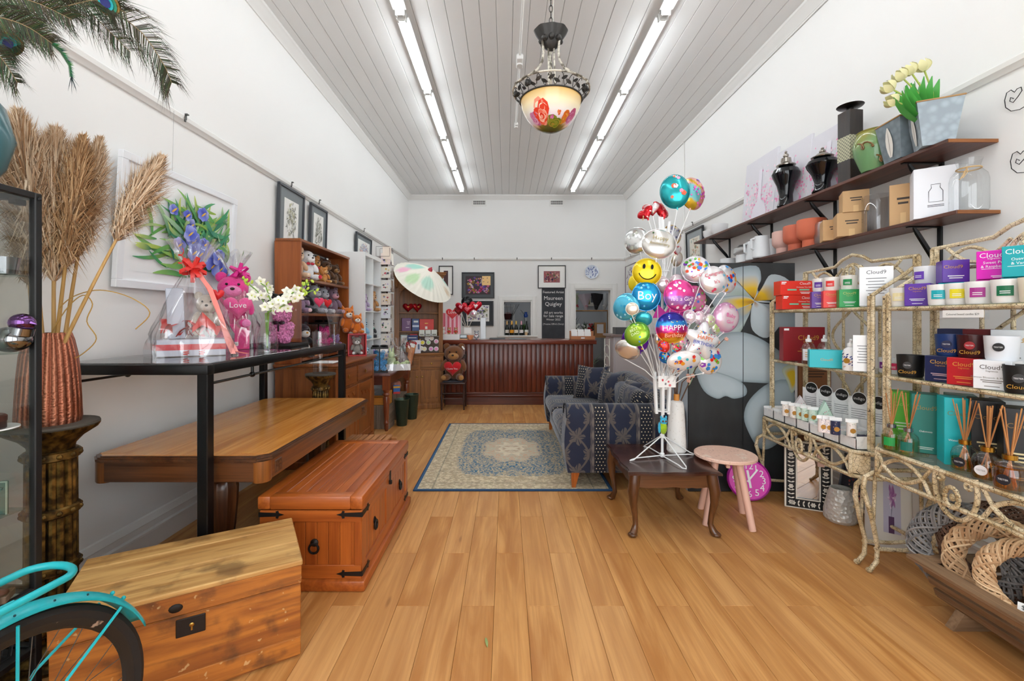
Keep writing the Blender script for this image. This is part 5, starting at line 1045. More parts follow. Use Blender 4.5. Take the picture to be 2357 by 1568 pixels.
# badge display on the hutch base
t = thing('badge_display','counter display of round pastel badges with a blue header on the hutch','display stand',hl(.14,.06,.861),R(10))
mesh('backboard',flat('4a3a34',.6),t,lambda b:b.rb(-.12,.16,.03,.045,0,.25,.002)); mesh('tray',flat('8a7f76',.6),t,lambda b:b.rb(-.13,.17,-.03,.07,.25,.262,.002))
for (x,z,c_) in ((-.09,.16,'f0e040'),(-.0,.16,'b8e0a0'),(.05,.225,'f4e8dc'),(.12,.175,'f0a8d0'),(-.06,.06,'f0e4b8'),(.04,.06,'ee9ad8'),(.12,.06,'f098cc'),(-.02,.225,'e8e8e8'),(-.11,.07,'e8e4d0')):
    o = mesh('badge',WHITEP,t,lambda b:(b.m(frm((x,.03,z),(1,0,0),(0,0,1))),b.lathe([(.036,0),(.036,.008),(.03,.012),(0,.013)],18))); mesh('badge_face',flat(c_,.5),o,lambda b:(b.m(frm((x,.03,z),(1,0,0),(0,0,1))),b.lathe([(.026,.0125),(.024,.0145),(0,.015)],16)))
for k in range(3):carton('tea_box','small grey landscape box on top of the badge display, %s of three' % ('left','middle','right')[k],hl(.04+k*.095,.09,1.124),.085,.05,.095,R(12),'d8dcd4',marks=(('b',-.03,.03,.012,.03,'6a6a5a'),),group='grey boxes')
carton('speaker_box','white boxed gadget with navy header beside the badges',hl(-.05,-.02+.03,.861),.12,.09,.2,R(30),'e8e8f2',marks=(('b',.01,.04,.06,.14,'6a7a98'),))
t = thing('header_sign','navy blue header sign above the boxed gadget','sign',hl(-.10,.10,1.062),R(12)); mesh('card',flat('23346f',.5),t,lambda b:b.box(-.08,.08,-.002,.002,.0,.075),0); mesh('print_lines',WHITEP,t,lambda b:b.box(-.06,.06,-.003,-.002,.03,.04),0); mesh('stem',WHITEP,t,lambda b:b.box(-.01,.01,-.002,.002,-.2,.0),0)
# --- paper parasol
pc = at(990,622,6.5); t = thing('paper_parasol','open cream paper parasol painted with pink flowers and green leaves','parasol',pc); d = Vector((.42,-.55,.62)).normalized(); nv_ = Vector((.53,-.42,.735)); Mp = frm((0,0,0),(.81,0,-.58),nv_.cross(Vector((.81,0,-.58))))
n_ = 32; Rp = .46
def para_z(r):return -.22*(r/Rp)**1.5
def pcol(a,r):
    c = H('f4f1e4'); k = r/Rp
    for (aa,rr,w_,s_,h_) in ((.9,.72,.28,.22,'9fd8c8'),(1.5,.85,.22,.14,'f4b8d0'),(3.3,.45,.5,.3,'8fd4c4'),(3.7,.75,.2,.2,'f2a8cc'),(5.2,.5,.45,.25,'a8dcc8'),(4.4,.65,.3,.25,'b8e0a8'),(2.4,.9,.16,.12,'f4a8b8'),(0.2,.8,.2,.15,'d8c0a0')):
        da = min(abs(a-aa),2*PI-abs(a-aa)); q = max(0,1-(da/w_)**2-((k-rr)/s_)**2); q = min(1,q*2.2); c = tuple(c[i]*(1-q*.8)+H(h_)[i]*q*.8 for i in range(3))
    return c
mesh('canopy',painted(.7),t,lambda b:(b.m(Mp),b.grid(lambda u,v:((.02+v*(Rp-.02))*(1 if int(u*64+.5) % 2 == 0 else .985)*cos(2*PI*u),(.02+v*(Rp-.02))*(1 if int(u*64+.5) % 2 == 0 else .985)*sin(2*PI*u),para_z(.02+v*(Rp-.02))-(.006*v if int(u*64+.5) % 2 else 0)),64,12,True,lambda u,v:pcol(2*PI*u,.02+v*(Rp-.02)))),0)
for k in range(32):mesh('rib',flat('cfc6ac',.6),t,lambda b:(b.m(Mp),b.tube([(r*cos(k*PI/16),r*sin(k*PI/16),para_z(r)-.008) for r in (.03,Rp*.5,Rp)],.0022,4)))
mesh('ferrule',flat('c03a4a',.4),t,lambda b:(b.m(Mp),b.lathe([(.035,-.004),(.03,.02),(.014,.035),(.01,.05),(0,.055)],14))); mesh('handle',HONEY('z'),t,lambda b:(b.m(Mp),b.tube([(0,0,0),(0,0,-.2)],.008,6)))
# --- shop counter
ct_ = thing('shop_counter','long mahogany shop counter with vertical boards across the back','counter',(0,7.27,0)); cx0,cx1 = -1.12,1.41; ctz = 1.046
mesh('carcass',MAHO('z'),ct_,lambda b:b.box(cx0+.01,cx1-.01,.03,.58,.02,ctz-.03),0)
mesh('worktop',wood('counter_top','8a3f26','5e2415','x',.25,.9,0,.05,.3),ct_,lambda b:b.rb(cx0-.03,cx1+.045,-.04,.64,ctz-.065,ctz,.006,2))
nb = 33; bwid = (cx1-cx0)/nb
for k in range(nb):mesh('front_board',wood('counter_board','7a351e','4a190e','z',.3,.9,0,.06,.15),ct_,lambda b:b.rb(cx0+k*bwid+.001,cx0+(k+1)*bwid-.001,.012,.032,.19,ctz-.06,.005,2))
for k in range(7):mesh('end_board',wood('counter_board','7a351e','4a190e','z',.3,.9,0,.06,.15),ct_,lambda b:b.rb(cx1-.02,cx1,.032+k*.078,.032+(k+1)*.078-.002,.02,ctz-.06,.004))
mesh('plinth',MAHO('x'),ct_,lambda b:(b.rb(cx0-.01,cx1+.01,-.004,.04,0,.125,.004),b.rb(cx0-.012,cx1+.012,-.012,.04,.125,.165,.01,2),b.rb(cx0-.01,cx1+.01,-.002,.04,.165,.2,.008)))
# pink love display
cxl = lambda px:gx(px,7.4)
t = thing('gift_display','pink striped counter display box with a red Love heart and small teddies','display box',(cxl(1031),7.42,ctz))
mesh('tray',WHITEP,t,lambda b:b.rb(-.2,.2,-.1,.12,.001,.09,.003)); mesh('back_card',flat('f09ab0',.6),t,lambda b:b.box(-.195,.195,.10,.108,.09,.44),0)
for k in range(11):mesh('stripe',flat('d8485a' if k % 2 else 'fbe4e8',.6),t,lambda b:b.box(-.19+k*.035,-.175+k*.035,.098,.10,.09,.44),0)
o = mesh('heart',flat('e0383f',.5),t,lambda b:(b.m(frm((.06,.09,.43),(1,0,0),(0,0,1))),heartp(b,.1,.006))); text('Love',.075,frm((.06,.082,.43),(1,0,0),(0,0,1)),WHITEP,t); mesh('heart_rim',flat('f8c8c8',.5),o,lambda b:(b.m(frm((.06,.094,.43),(1,0,0),(0,0,1))),heartp(b,.108,.003)))
for x,c_,l_ in ((-.15,'f4f0ee','white teddy at the left of the Love display'),(-.08,'f8f4f2','white teddy second in the Love display'),(.02,'c8844a','tan teddy with red heart in the Love display'),(.13,'b8784a','tan teddy at the right end of the Love display')):plush(l_,(cxl(1031)+x,7.40,ctz+.091-.0),.13 if c_[0] == 'f' else .12,0,c_,'f0dcc8',group='display teddies',heart='d0202c' if x > 0 else None)
for px,l_ in ((1020,'left'),(1053,'right')):
    t = thing('foil_balloon','small black foil balloon behind the %s side of the Love display' % l_,'balloon',at(px,728,7.56)); mesh('foil',BLACKM,t,lambda b:b.ell((0,0,0),(.06,.03,.055),14,8)); mesh('stick',WHITEP,t,lambda b:b.tube([(0,0,-.05),(0,0,ctz-t.location.z+.001)],.003,5))
def small_balloon(lab,px,py,D_,r,shape,c1,c2,foot):
    p = at(px,py,D_); t = thing('foil_balloon',lab,'balloon',p,rnd.uniform(-.5,.5),'counter balloons')
    mesh('foil',flat(c1,.15,.5),t,lambda b:(b.m(frm((0,0,0),(1,0,0),(0,0,1))),heartp(b,r,r*.45) if shape == 'h' else b.ell((0,0,0),(r,r,r*.5),18,10)),60)
    mesh('foil_print',flat(c2,.3),t,lambda b:(b.m(frm((0,-r*.1,0),(1,0,0),(0,0,1))),heartp(b,r*.6,r*.42) if shape == 'h' else b.ell((0,0,0),(r*.6,r*.6,r*.46),12,8)),60)
    f = Vector(foot)-p; mesh('stick',flat('efe6da',.5),t,lambda b:(b.m(Matrix.Rotation(-t.rotation_euler.z,4,'Z')),b.tube([(0,0,-r*.8),f],.004,5)))
ft = at(1076,762,7.45)
small_balloon('red and white heart balloon at the left of the counter bunch',1062,707,7.42,.095,'h','b8102a','f0a0b4',ft); small_balloon('deep red heart balloon low in the counter bunch',1056,716,7.5,.08,'h','8a3028','b0182c',ft); small_balloon('red heart balloon with white writing in the centre of the counter bunch',1077,712,7.38,.11,'h','c01024','e86a78',ft)
small_balloon('white and red heart balloon at the right of the counter bunch',1095,705,7.45,.1,'h','c4142c','f4e8ea',ft); small_balloon('black foil balloon on top of the counter bunch',1075,695,7.5,.1,'o','111114','26262a',ft); small_balloon('small white balloon low at the right of the counter bunch',1089,722,7.36,.065,'o','e8e4ea','c87a98',ft)
t = thing('balloon_jar','clear jar with white ticket holding the counter balloons','jar',(ft.x-.02,7.45,ctz)); mesh('glass',GLASS,t,lambda b:b.lathe([(0,.003),(.05,0),(.055,.02),(.055,.2),(.06,.22)],24,cap=False)); mesh('ticket',PAPER,t,lambda b:b.box(-.03,.09,-.065,-.063,.1,.2),0)
tag(mesh('monitor_stand',flat('b9bcbe',.35,.4),None,lambda b:(b.rb(cxl(1104),cxl(1117),7.6,7.63,ctz,ctz+.36,.004),b.rb(cxl(1098),cxl(1124),7.54,7.7,ctz,ctz+.012,.004))),'silver upright stand of the till screen on the counter','stand')
t = thing('card_reader','small grey and white payment terminal on the counter','terminal',(cxl(1067),7.38,ctz)); mesh('base',HONEY('x'),t,lambda b:b.rb(-.07,.07,-.04,.05,0,.018,.003)); mesh('screen',flat('4a5a5e',.4),t,lambda b:(b.m(T(0,.0,.018,0,-.5)),b.rb(-.065,.065,-.01,.01,0,.07,.004))); mesh('display',flat('c8d4d8',.2),t,lambda b:(b.m(T(0,.0,.018,0,-.5)),b.box(-.05,.05,-.012,-.01,.015,.058)),0)
plush('small grey teddy in a red jumper on the counter',(cxl(1097),7.38,ctz),.16,0,'9a9aa0','e8e8ea',heart='e8e8ec',pads='e8a8a0',bow='c8202c'); t = thing('tealight_cup','orange petal tealight cup on the counter','candle holder',(cxl(1083),7.36,ctz)); mesh('petals',flat('f0a070',.5),t,lambda b:b.lathe([(0,0),(.03,.003),(.045,.04),(.052,.075),(.048,.075),(.03,.01)],24,(0,0,0),lambda a,z:1+.12*cos(a*6)*(z > .02)))
tag(mesh('laptop',flat('33383c',.4),None,lambda b:b.rb(cxl(1126),cxl(1163),7.5,7.75,ctz,ctz+.02,.003)),'flat dark grey laptop lying closed on the counter','laptop'); tag(mesh('keyboard',flat('6d7478',.4),None,lambda b:b.rb(cxl(1172),cxl(1212),7.5,7.68,ctz,ctz+.014,.003)),'grey keyboard lying on the counter by the servery','keyboard')
t = thing('card_box','tan box of small gift cards at the right end of the counter','card box',(gx(1340,7.45),7.45,ctz),R(-3)); TAN = flat('b5764a',.6)
mesh('tray',TAN,t,lambda b:(b.box(-.2,.2,-.1,-.09,.001,.06),b.box(-.2,.2,.1,.11,.001,.14),b.box(-.2,-.19,-.1,.11,.001,.12),b.box(.19,.2,-.1,.11,.001,.06),b.box(-.2,.2,-.1,.11,.001,.01)),0); mesh('label',WHITEP,t,lambda b:b.box(-.03,.03,-.102,-.1,.02,.04),0)
for k in range(3):
    for j in range(2):mesh('gift_card',PAPER,t,lambda b:(b.m(T(-.13+k*.11,-.05+j*.06,.012,0,-.2)),b.box(-.05,.05,-.001,.001,0,.12+.04*j)),0)
# --- chair with teddy bear
DK = lambda ax:wood('dark_chair','4a2a20','2a1612',ax,.4)
chx,chy = gx(1043,6.9),7.0
t = thing('wooden_chair','dark turned timber chair in front of the counter','chair',(chx,chy,0)); z_s = .42
mesh('seat',DK('x'),t,lambda b:b.rb(-.19,.19,-.18,.17,z_s-.03,z_s,.01,2)); mesh('cushion',flat('3c3c44',.7),t,lambda b:b.rb(-.15,.15,-.15,.14,z_s,z_s+.02,.008,2))
lg = [(.012,0),(.014,.1),(.02,.2),(.013,.22),(.02,.25),(.014,.3),(.018,.39)]
for x in (-.17,.17):
    mesh('leg',DK('z'),t,lambda b:b.lathe(lg,12,(x,-.15,0))); mesh('leg',DK('z'),t,lambda b:b.tube([(x,.15,0),(x,.14,.42),(x*1.02,.2,.87)],[.014,.017,.013],8))
for z in (.17,.25):mesh('stretcher',DK('x'),t,lambda b:b.tube([(-.17,-.15,z),(0,-.15,z),(.17,-.15,z)],[.008,.012,.008],8))
for x in (-.17,.17):mesh('stretcher',DK('y'),t,lambda b:b.tube([(x,-.15,.21),(x,.15,.21)],.009,8))
for z in (.82,.62):mesh('back_rail',DK('x'),t,lambda b:b.rb(-.17,.17,.17,.195,z-.06,z,.005))
bear = plush('large brown teddy bear holding a red heart on the dark chair',(chx,chy+.02,z_s+.02),.60,0,'7a4a26','b07c44','round',wide=1.12,cat='teddy bear',name='teddy_bear',pads='b08048')
mesh('heart_pillow',plush_mat('c8141e'),bear,lambda b:(b.m(frm((0,-.2,.2),(1,0,0),(0,0,1))),heartp(b,.125,.045))); text('I Love You',.037,frm((0,-.247,.185),(1,0,0),(0,0,1)),WHITEP,bear); mesh('tag',WHITEP,bear,lambda b:(b.m(T(.15,-.06,.5,0,0,-.6)),b.box(-.012,.012,-.001,.001,-.03,.03)),0)
# --- servery and store room contents
zs = SZ0+.001
for k,(px,lc,nc) in enumerate(((1167,'e8dcd0','d8b078'),(1178,'f0a020','e8b050'),(1188,'f0e4d4','e0b860'),(1200,'efe4e0','e8a8b8'),(1212,'f0f0ea','2a2a2a'))):
    t = thing('champagne_bottle',('champagne bottle with cream label, first on the servery sill','champagne bottle with orange label on the servery sill','champagne bottle with gold foil neck, third on the servery sill','champagne bottle with pink foil neck on the servery sill','dark wine bottle with white label at the right of the servery sill')[k],'bottle',(gx(px,YB+.06),YB+.06,zs))
    mesh('glass',flat('16201a',.12),t,lambda b:b.lathe([(0,.004),(.04,0),(.044,.01),(.044,.15),(.03,.2),(.017,.24),(.016,.3),(0,.3)],20)); mesh('neck_foil',flat(nc,.3,.5),t,lambda b:b.lathe([(.019,.225),(.0185,.30),(.017,.315),(0,.317)],16)); mesh('paper_label',flat(lc,.6),t,lambda b:b.lathe([(.0448,.05),(.0448,.12)],20,cap=False))
tag(mesh('cork_cup',flat('d8b890',.7),None,lambda b:b.lathe([(.03,0),(.035,.07),(.03,.07),(.028,.01)],14,(gx(1211,YB-.02),YB-.025,zs))),'small tan cup on the front edge of the servery sill','cup')
t = thing('storage_shelf','white metal shelf of ribbons behind the servery','shelf',(-.1,11.2,0))
for z in (.55,1.05,1.35,1.7):mesh('shelf_board',WHITEP,t,lambda b:b.rb(-.5,.3,0,.35,z,z+.02,.003))
for x in (-.49,.29):mesh('upright',WHITEP,t,lambda b:b.rb(x-.015,x+.015,0,.35,0,1.75,.003))
t = thing('ribbon_basket','dark red basket of ribbons on the white metal shelf','basket',(.05,11.35,1.37)); mesh('body',flat('5a1c20',.7),t,lambda b:b.lathe([(.08,0),(.11,.15),(.1,.15),(.07,.01)],16)); mesh('rolls',flat('e0c0c4',.6),t,lambda b:[b.ell((-.04+.04*k,-.02,.16),(.03,.03,.03),8,6) for k in range(3)])
for k,(x,l_) in enumerate(((-.06,'left'),(.1,'right'))):
    t = thing('twig_bundle','dark bundle of twigs and dried stems in the store room, %s one' % l_,'dried stems',(x,11.3 if k == 0 else 10.9,1.72 if k == 0 else 0)); r_ = random.Random(k)
    mesh('stems',flat('33302c',.8),t,lambda b:[b.tube([(0,0,0 if k == 0 else .2),(r_.uniform(-.12,.12),r_.uniform(-.1,.1),.3 if k == 0 else 1.2),(r_.uniform(-.2,.25),r_.uniform(-.15,.15),.7 if k == 0 else 1.75)],[.008,.006,.003],4) for _ in range(26 if k == 0 else 8)])['kind'] = 'stuff'
t = thing('black_feather','drooping black ostrich feather seen through the servery','feather',(.44,10.6,1.1)); mesh('shaft',BLKM,t,lambda b:b.tube([(0,0,-1.1),(0,0,.2),(-.02,0,.42),(-.1,0,.5)],.004,5)); mesh('barbs',BLKM,t,lambda b:[b.leaf((-.01-.08*max(0,k/30-.6),.1+k*.013),(-.06-.09*max(0,k/30-.6)+.1*(k % 2),.08+k*.013),.012,0) for k in range(30)] if False else [b.tube([(-.25*max(0,k/30-.65),0,.1+k*.0125),(-.25*max(0,k/30-.65)+.05*(1 if k % 2 else -1),rnd.uniform(-.02,.02),.06+k*.0125)],.002,4) for k in range(30)])['kind'] = 'stuff'
t = thing('leafy_plant','leafy green foliage in the servery opening','plant',(.42,10.35,zs-.02)); mesh('pot',flat('4a4a48',.6),t,lambda b:b.lathe([(.04,0),(.055,.09),(0,.085)],14)); r_ = random.Random(3)
mesh('leaves',flat('4f7a3a',.6),t,lambda b:[(b.m(T(0,0,.08,r_.uniform(0,6.28),R(90)-r_.uniform(.2,.9))),b.leaf((0,0),(0,r_.uniform(.12,.24)),.04,0,lift=.02)) for _ in range(34)])['kind'] = 'stuff'
t = thing('blue_glass','bright blue glass ornament behind the servery','ornament',(.46,10.5,1.42)); mesh('body',flat('1a4aa8',.15),t,lambda b:b.lathe([(0,0),(.04,.005),(.05,.05),(.03,.1),(.035,.13)],16)); mesh('stand',WHITEP,t,lambda b:b.lathe([(.03,-1.42),(.01,-1.4),(.01,0)],10))
# through the doorway
t = thing('storage_shelf','long timber store room shelf of wrapped bouquets seen through the doorway','shelf',(2.1,11.3,0)); PL_ = wood('ply_shelf','c8a070','9a7040','x',.6)
mesh('shelf_board',PL_,t,lambda b:(b.m(T(0,0,0,R(-20))),b.rb(-.65,.65,-.15,.25,1.58,1.61,.003))); mesh('shelf_board',PL_,t,lambda b:b.rb(-.5,.6,-.3,.25,.93,.96,.003))
for x in (-.45,.5):mesh('upright',PL_,t,lambda b:b.rb(x-.02,x+.02,.15,.2,0,1.6,.003))
BQ = [('pale green paper bouquet in the doorway','cfe0c0',1.80,1.62),('white and lilac cellophane bouquet in the doorway','d8ccd8',2.02,1.62),('black paper bouquet in the doorway','1f1f22',2.25,1.62),('silver grey bouquet wrap in the doorway','c8ccd0',2.42,1.62)]
for i,(l_,c_,x,z) in enumerate(BQ):
    t = thing('wrapped_bouquet',l_,'bouquet',(x,11.33-(x-2.1)*.5,z-.0),0,'wrapped bouquets'); mesh('paper',flat(c_,.5),t,lambda b:(b.m(T(0,0,0,0,0,-.3+.2*i)),b.lathe([(.03,0),(.06,.1),(.14,.34),(.16,.40)],18,(0,0,0),lambda a,z_:1+.15*cos(a*4+i)*(z_ > .2),False)))
    mesh('bow',flat(('d04a58','e0a0b0','3a3a3e','e8e8e8')[i],.5),t,lambda b:(b.m(T(0,-.06,.1,0,.8)),bowfn(b,.05,7)))
carton('paper_bag','brown kraft paper carrier bag on the store room bench',(2.30,11.05,.961),.28,.12,.34,0,'b08050','bag',marks=(('b',-.08,.08,.08,.3,'e0e0e4'),)); carton('photo_cube','framed photos pinned to the store room wall',(2.35,12.6,1.75),.3,.02,.3,0,'d8d4c8','picture',marks=(('b',-.12,.0,.05,.26,'8a7a50'),('b',.02,.12,.1,.26,'5a5a60')))
for i,(x,c_,l_) in enumerate(((1.74,'f0f0ea','white flowering plant on the store room bench'),(1.95,'f4f4f0','second white flowering plant on the store room bench'),(2.10,'c02028','red flower arrangement on the store room bench'))):
    t = thing('flower_pot',l_,'plant',(x,11.08,.961)); mesh('pot',WHITEP,t,lambda b:b.lathe([(.04,0),(.055,.09),(0,.085)],14)); r_ = random.Random(i+5); mesh('flowers',flat(c_,.6),t,lambda b:[b.ell((r_.uniform(-.07,.07),r_.uniform(-.06,.06),.15+r_.uniform(0,.15)),.025,8,5,None,.2) for _ in range(10)])['kind'] = 'stuff'
    mesh('leaves',flat('2f4a2c',.6),t,lambda b:[(b.m(T(0,0,.08,r_.uniform(0,6.28),R(90)-r_.uniform(.1,.8))),b.leaf((0,0),(0,r_.uniform(.15,.3)),.03,0,lift=.02)) for _ in range(16)])['kind'] = 'stuff'
t = thing('palm_plant','dark spiky palm leaves under the store room shelf','plant',(1.72,11.5,.961)); r_ = random.Random(9); mesh('leaves',flat('1d2f22',.5),t,lambda b:[(b.m(T(0,0,.1,r_.uniform(0,6.28),R(90)-r_.uniform(.0,.8))),b.leaf((0,0),(0,r_.uniform(.3,.5)),.03,0,lift=.03)) for _ in range(30)])['kind'] = 'stuff'; mesh('pot',BLKM,t,lambda b:b.lathe([(.05,0),(.07,.12),(0,.115)],14))
tag(mesh('dark_stand',MAHO('z'),None,lambda b:(b.lathe([(.16,0),(.15,.03),(.03,.06),(.025,.5),(.04,.55),(.025,.6),(.03,.75),(.14,.8),(.14,.82)],20,(1.62,9.3,0)))),'dark turned plant stand in the doorway beside the counter','stand')
t = thing('potted_fern','grey green leafy plant beside the end of the counter','plant',(1.50,8.6,0)); r_ = random.Random(2); mesh('pot',BLKM,t,lambda b:b.lathe([(.08,0),(.11,.3),(.1,.3),(0,.28)],18)); mesh('leaves',flat('5f7f58',.6),t,lambda b:[(b.m(T(0,0,.3,r_.uniform(0,6.28),R(90)-r_.uniform(.0,.9))),b.leaf((0,0),(0,r_.uniform(.25,.55)),.04,0,lift=.03)) for _ in range(50)])['kind'] = 'stuff'
tag(mesh('black_bin',BLKM,None,lambda b:b.rb(1.85,2.25,9.2,9.5,0,.55,.02,2)),'black plastic tub standing low in the doorway','tub')
# grey unit right of the doorway
t = thing('grey_cabinet','mauve grey laminate cabinet with brown top behind the sofa','cabinet',(gx(1412,6.45),6.45,0)); gw = XR-.03-gx(1412,6.45)
mesh('carcass',flat('b3acae',.55),t,lambda b:b.rb(0,gw,0,.5,.0,1.13,.003)); mesh('top',flat('7d6a66',.4),t,lambda b:b.rb(-.04,gw,-.03,.53,1.13,1.165,.004))
for k in range(2):mesh('door',flat('b3acae',.55),t,lambda b:b.rb(.02+k*gw/2,(k+1)*gw/2-.02,-.014,0,.08,1.11,.002))
carton('storage_tub','dark grey storage tub on top of the mauve grey cabinet',(gx(1427,6.6)+.06,6.62,1.1655),.28,.2,.10,0,'4f5052','tub');
t = thing('iron_scroll','white wrought iron plant stand beside the mauve grey cabinet','stand',(gx(1408,6.5)-.06,6.55,0)); mesh('scrolls',flat('e4e4dc',.4),t,lambda b:[b.tube([(.035*cos(a*.5),0,.3+k*.16+.07*sin(a*.5)) for a in range(11)],.006,5) for k in range(5)]); mesh('post',flat('e4e4dc',.4),t,lambda b:[b.tube([(x,0,0),(x,0,1.1)],.007,6) for x in (-.03,.04)])
t = thing('potted_plant','small spiky green plant on the mauve grey cabinet','plant',(gx(1442,6.7)+.16,6.72,1.166)); r_ = random.Random(12); mesh('pot',BLKM,t,lambda b:b.lathe([(.04,0),(.055,.1),(0,.095)],14)); mesh('leaves',flat('4a7a52',.5),t,lambda b:[(b.m(T(0,0,.09,r_.uniform(0,6.28),R(90)-r_.uniform(.2,1.1))),b.leaf((0,0),(0,r_.uniform(.15,.26)),.03,0,lift=.02)) for _ in range(20)])['kind'] = 'stuff'
# ================= RIGHT SIDE =================
# --- rug
g = G('persian_rug'); x,y,z = g.xyz(); ax_,ay_ = x.ab(),y.ab()
n1 = g.noise(9,4); n2 = g.noise(34,3); n3 = g.noise(70,2)
tx = g.vec(ax_,ay_,0); m1 = g.noise(7,5,None,None,3.5,tx); m2 = g.noise(15,4,None,None,4,tx)   # mirrored motifs
r_ = ((x/.50)**2+(y/.74)**2).sqrt(); an = (y*.68).atan2(x)
med = r_+(an*8).cos()*.05+(m1-.5)*.35
base = g.mix(n2.sm(.4,.62),H('b3a184'),H('d6c7a8')); base = g.mix(m2.sm(.52,.6)*.5,base,H('8d8372')); base = g.mix(m1.sm(.56,.64)*.45,base,H('a88e7c'))
fx_,fy_ = ax_/.545,ay_/.845; fld = (fx_**6+fy_**6)**(1/6)+(m1-.5)*.25
blue = g.mix(m2.sm(.44,.54),H('3f6e8c'),H('c2b090')); blue = g.mix(n3.sm(.5,.66)*.5,blue,H('2f5470'))
c = g.mix(fld.sm(.93,.99)*-1+1,base,blue)
c = g.mix(med.sm(.56,.62)*-1+1,c,g.mix(m2.sm(.44,.56),H('c9a68c'),H('b9bba6'))); c = g.mix(med.sm(.26,.32)*-1+1,c,g.mix(m1.sm(.45,.55),H('d8cbb2'),H('b9a088')))
bd_ = (ax_-.655).ab().lt(.006).max((ay_-1.0).ab().lt(.006)); c = g.mix(bd_*.5,c,H('6a6a60'))
c = g.mix((ax_.gt(.775)).max(ay_.gt(1.128)),c,H('2c567c')); c = g.mix(n1.sm(.5,.8)*.25,c,H('6d675c'))
RUGM = g.done(c,.95,0,bump=n3,bs=.4,bd=.004)
rug = thing('rug','worn blue and beige Persian style rug with a blue border under the sofa','rug',(.056,4.765,0))
mesh('pile',RUGM,rug,lambda b:b.rb(-.8,.8,-1.15,1.15,.001,.011,.003))
for s_ in (-1,1):mesh('binding',flat('1d3d60',.9),rug,lambda b:b.tube([(-.8,s_*1.15,.006),(.8,s_*1.15,.006)],.007,6)); mesh('binding',flat('1d3d60',.9),rug,lambda b:b.tube([(s_*.8,-1.15,.006),(s_*.8,1.15,.006)],.007,6))
# --- sofa fabric
def damask(name,uax,lift=0):
    g = G(name); X_,Y_,Z_ = g.xyz(); u,v = (X_,Z_) if uax == 'x' else (Y_,Z_+X_)
    un = (u/.37+10.1).fr(); a = (un-.29)/.29; vv = v/.29; vf = vv.fr()
    nav = H('161926'); brn = H('57504c'); blu = H('1c2238')
    og = ((a.ab()-(vv*PI).cos().ab()*.86).ab()).lt(.09)
    px_,py_ = a*.105,(vf-.5)*.29; th = py_.atan2(px_); rr = (px_*px_+py_*py_*.8).sqrt(); flw = rr.lt((th*5).cos()*.014+.055)*((th*12).sin().gt(-.7))
    px2 = (a.ab()-1)*.105; py2 = (((vv+.5).fr())-.5)*.29; r2 = (px2*px2+py2*py2*.8).sqrt(); fl2 = r2.lt(((py2.atan2(px2))*5).cos()*.012+.05)*(((py2.atan2(px2))*12).sin().gt(-.7))
    inA = un.lt(.58); pat = og.max(flw).max(fl2)*inA
    c = g.mix(inA,nav,blu); c = g.mix(pat,c,brn)
    strip = un.gt(.59)*un.lt(.675)+un.gt(.945); c = g.mix(strip,c,g.mix(((v*60).sin()+((un*90).sin())).gt(.2),H('4a4448'),H('6e665f')))
    inB = un.gt(.69)*un.lt(.93); uu = u*37; v2 = v*37; row = (v2.fl()*.5).fr()*2; du = ((uu+row*.5).fr()-.5); dv = v2.fr()-.5; dot = (du*du+dv*dv).sqrt().lt(.17)*inB
    c = g.mix(dot,c,H('d8c6a4')); n = g.noise(220,2)
    return g.done(c,.85,0,bump=n,bs=.3,bd=.003,Sheen_Weight=.45,Sheen_Roughness=.35,Sheen_Tint=(.8,.84,.9))
DAX,DAY = damask('navy_damask_cross','x'),damask('navy_damask_long','y')
sf = thing('sofa','navy damask sofa with scrolled arms and orange timber feet on the rug','sofa',(.50,3.63,.0)); SLn2,SDp = 2.02,.95
def arm(b,y0,y1):
    P = []
    for (xx,zz) in ((.02,.14),(0,.3),(-.012,.5),(0,.6),(.03,.66),(.08,.685)):P.append((xx,zz))
    b.M = frm((0,y1,0),(1,0,0),(0,0,1)); b.prism([(.03,.14)]+[(SDp-.02,.14),(SDp,.3),(SDp,.64),(SDp-.04,.685),(.08,.685),(.03,.665),(.0,.60),(-.015,.5),(0,.32)][0:],0,y1-y0); b.M = None
for y0,y1 in ((0,.2),(SLn2-.2,SLn2)):
    def A(b):
        # rolled arm: cross section in y/z, rounded over the top and flared outwards
        def f(u,v):
            q = -PI/2+PI*1.0*u if False else u
            s_ = 1 if y0 > 1 else -1; yc = (y0+y1)/2; n_ = 2*PI*u; k = .1
            yy = yc+k*cos(n_)*(1.0); zz = .685-k+k*sin(n_)
            if u > .5: # straight sides down
                t_ = (u-.5)/.5; yy = yc-k+2*k*(t_ if t_ > .5 else 0) if False else (yc-k if t_ < .34 else (yc-k+(t_-.34)/.32*2*k if t_ < .66 else yc+k)); zz = (.585-(t_/.34)*.445 if t_ < .34 else (.14 if t_ < .66 else .14+(t_-.66)/.34*.445))
            xx = v*SDp; fl_ = -.03*sin(PI*min(1,max(0,(zz-.14)/.5)))*(1-v) if v < .5 else 0
            return (xx+fl_,yy,zz)
        b.grid(f,40,14,True)
        for v in (0,1):
            P = [f(i/40,v) for i in range(40)]; b.add(P,[tuple(range(40))[::(1 if v else -1)]])
    mesh('arm',DAX,sf,A,40)
    mesh('arm_piping',flat('20242e',.8),sf,lambda b:b.tube([(-.012,(y0+y1)/2+.1*cos(a*PI/10),.585+.1*sin(a*PI/10)) for a in range(11)],.006,6))
mesh('seat_base',DAY,sf,lambda b:b.rb(.03,SDp-.04,.19,SLn2-.19,.13,.33,.02,2))
for k in range(2):mesh('seat_cushion',DAY,sf,lambda b:b.rb(-.03,SDp-.2,.2+k*.81,1.01+k*.81,.33,.475,.06,4),60)
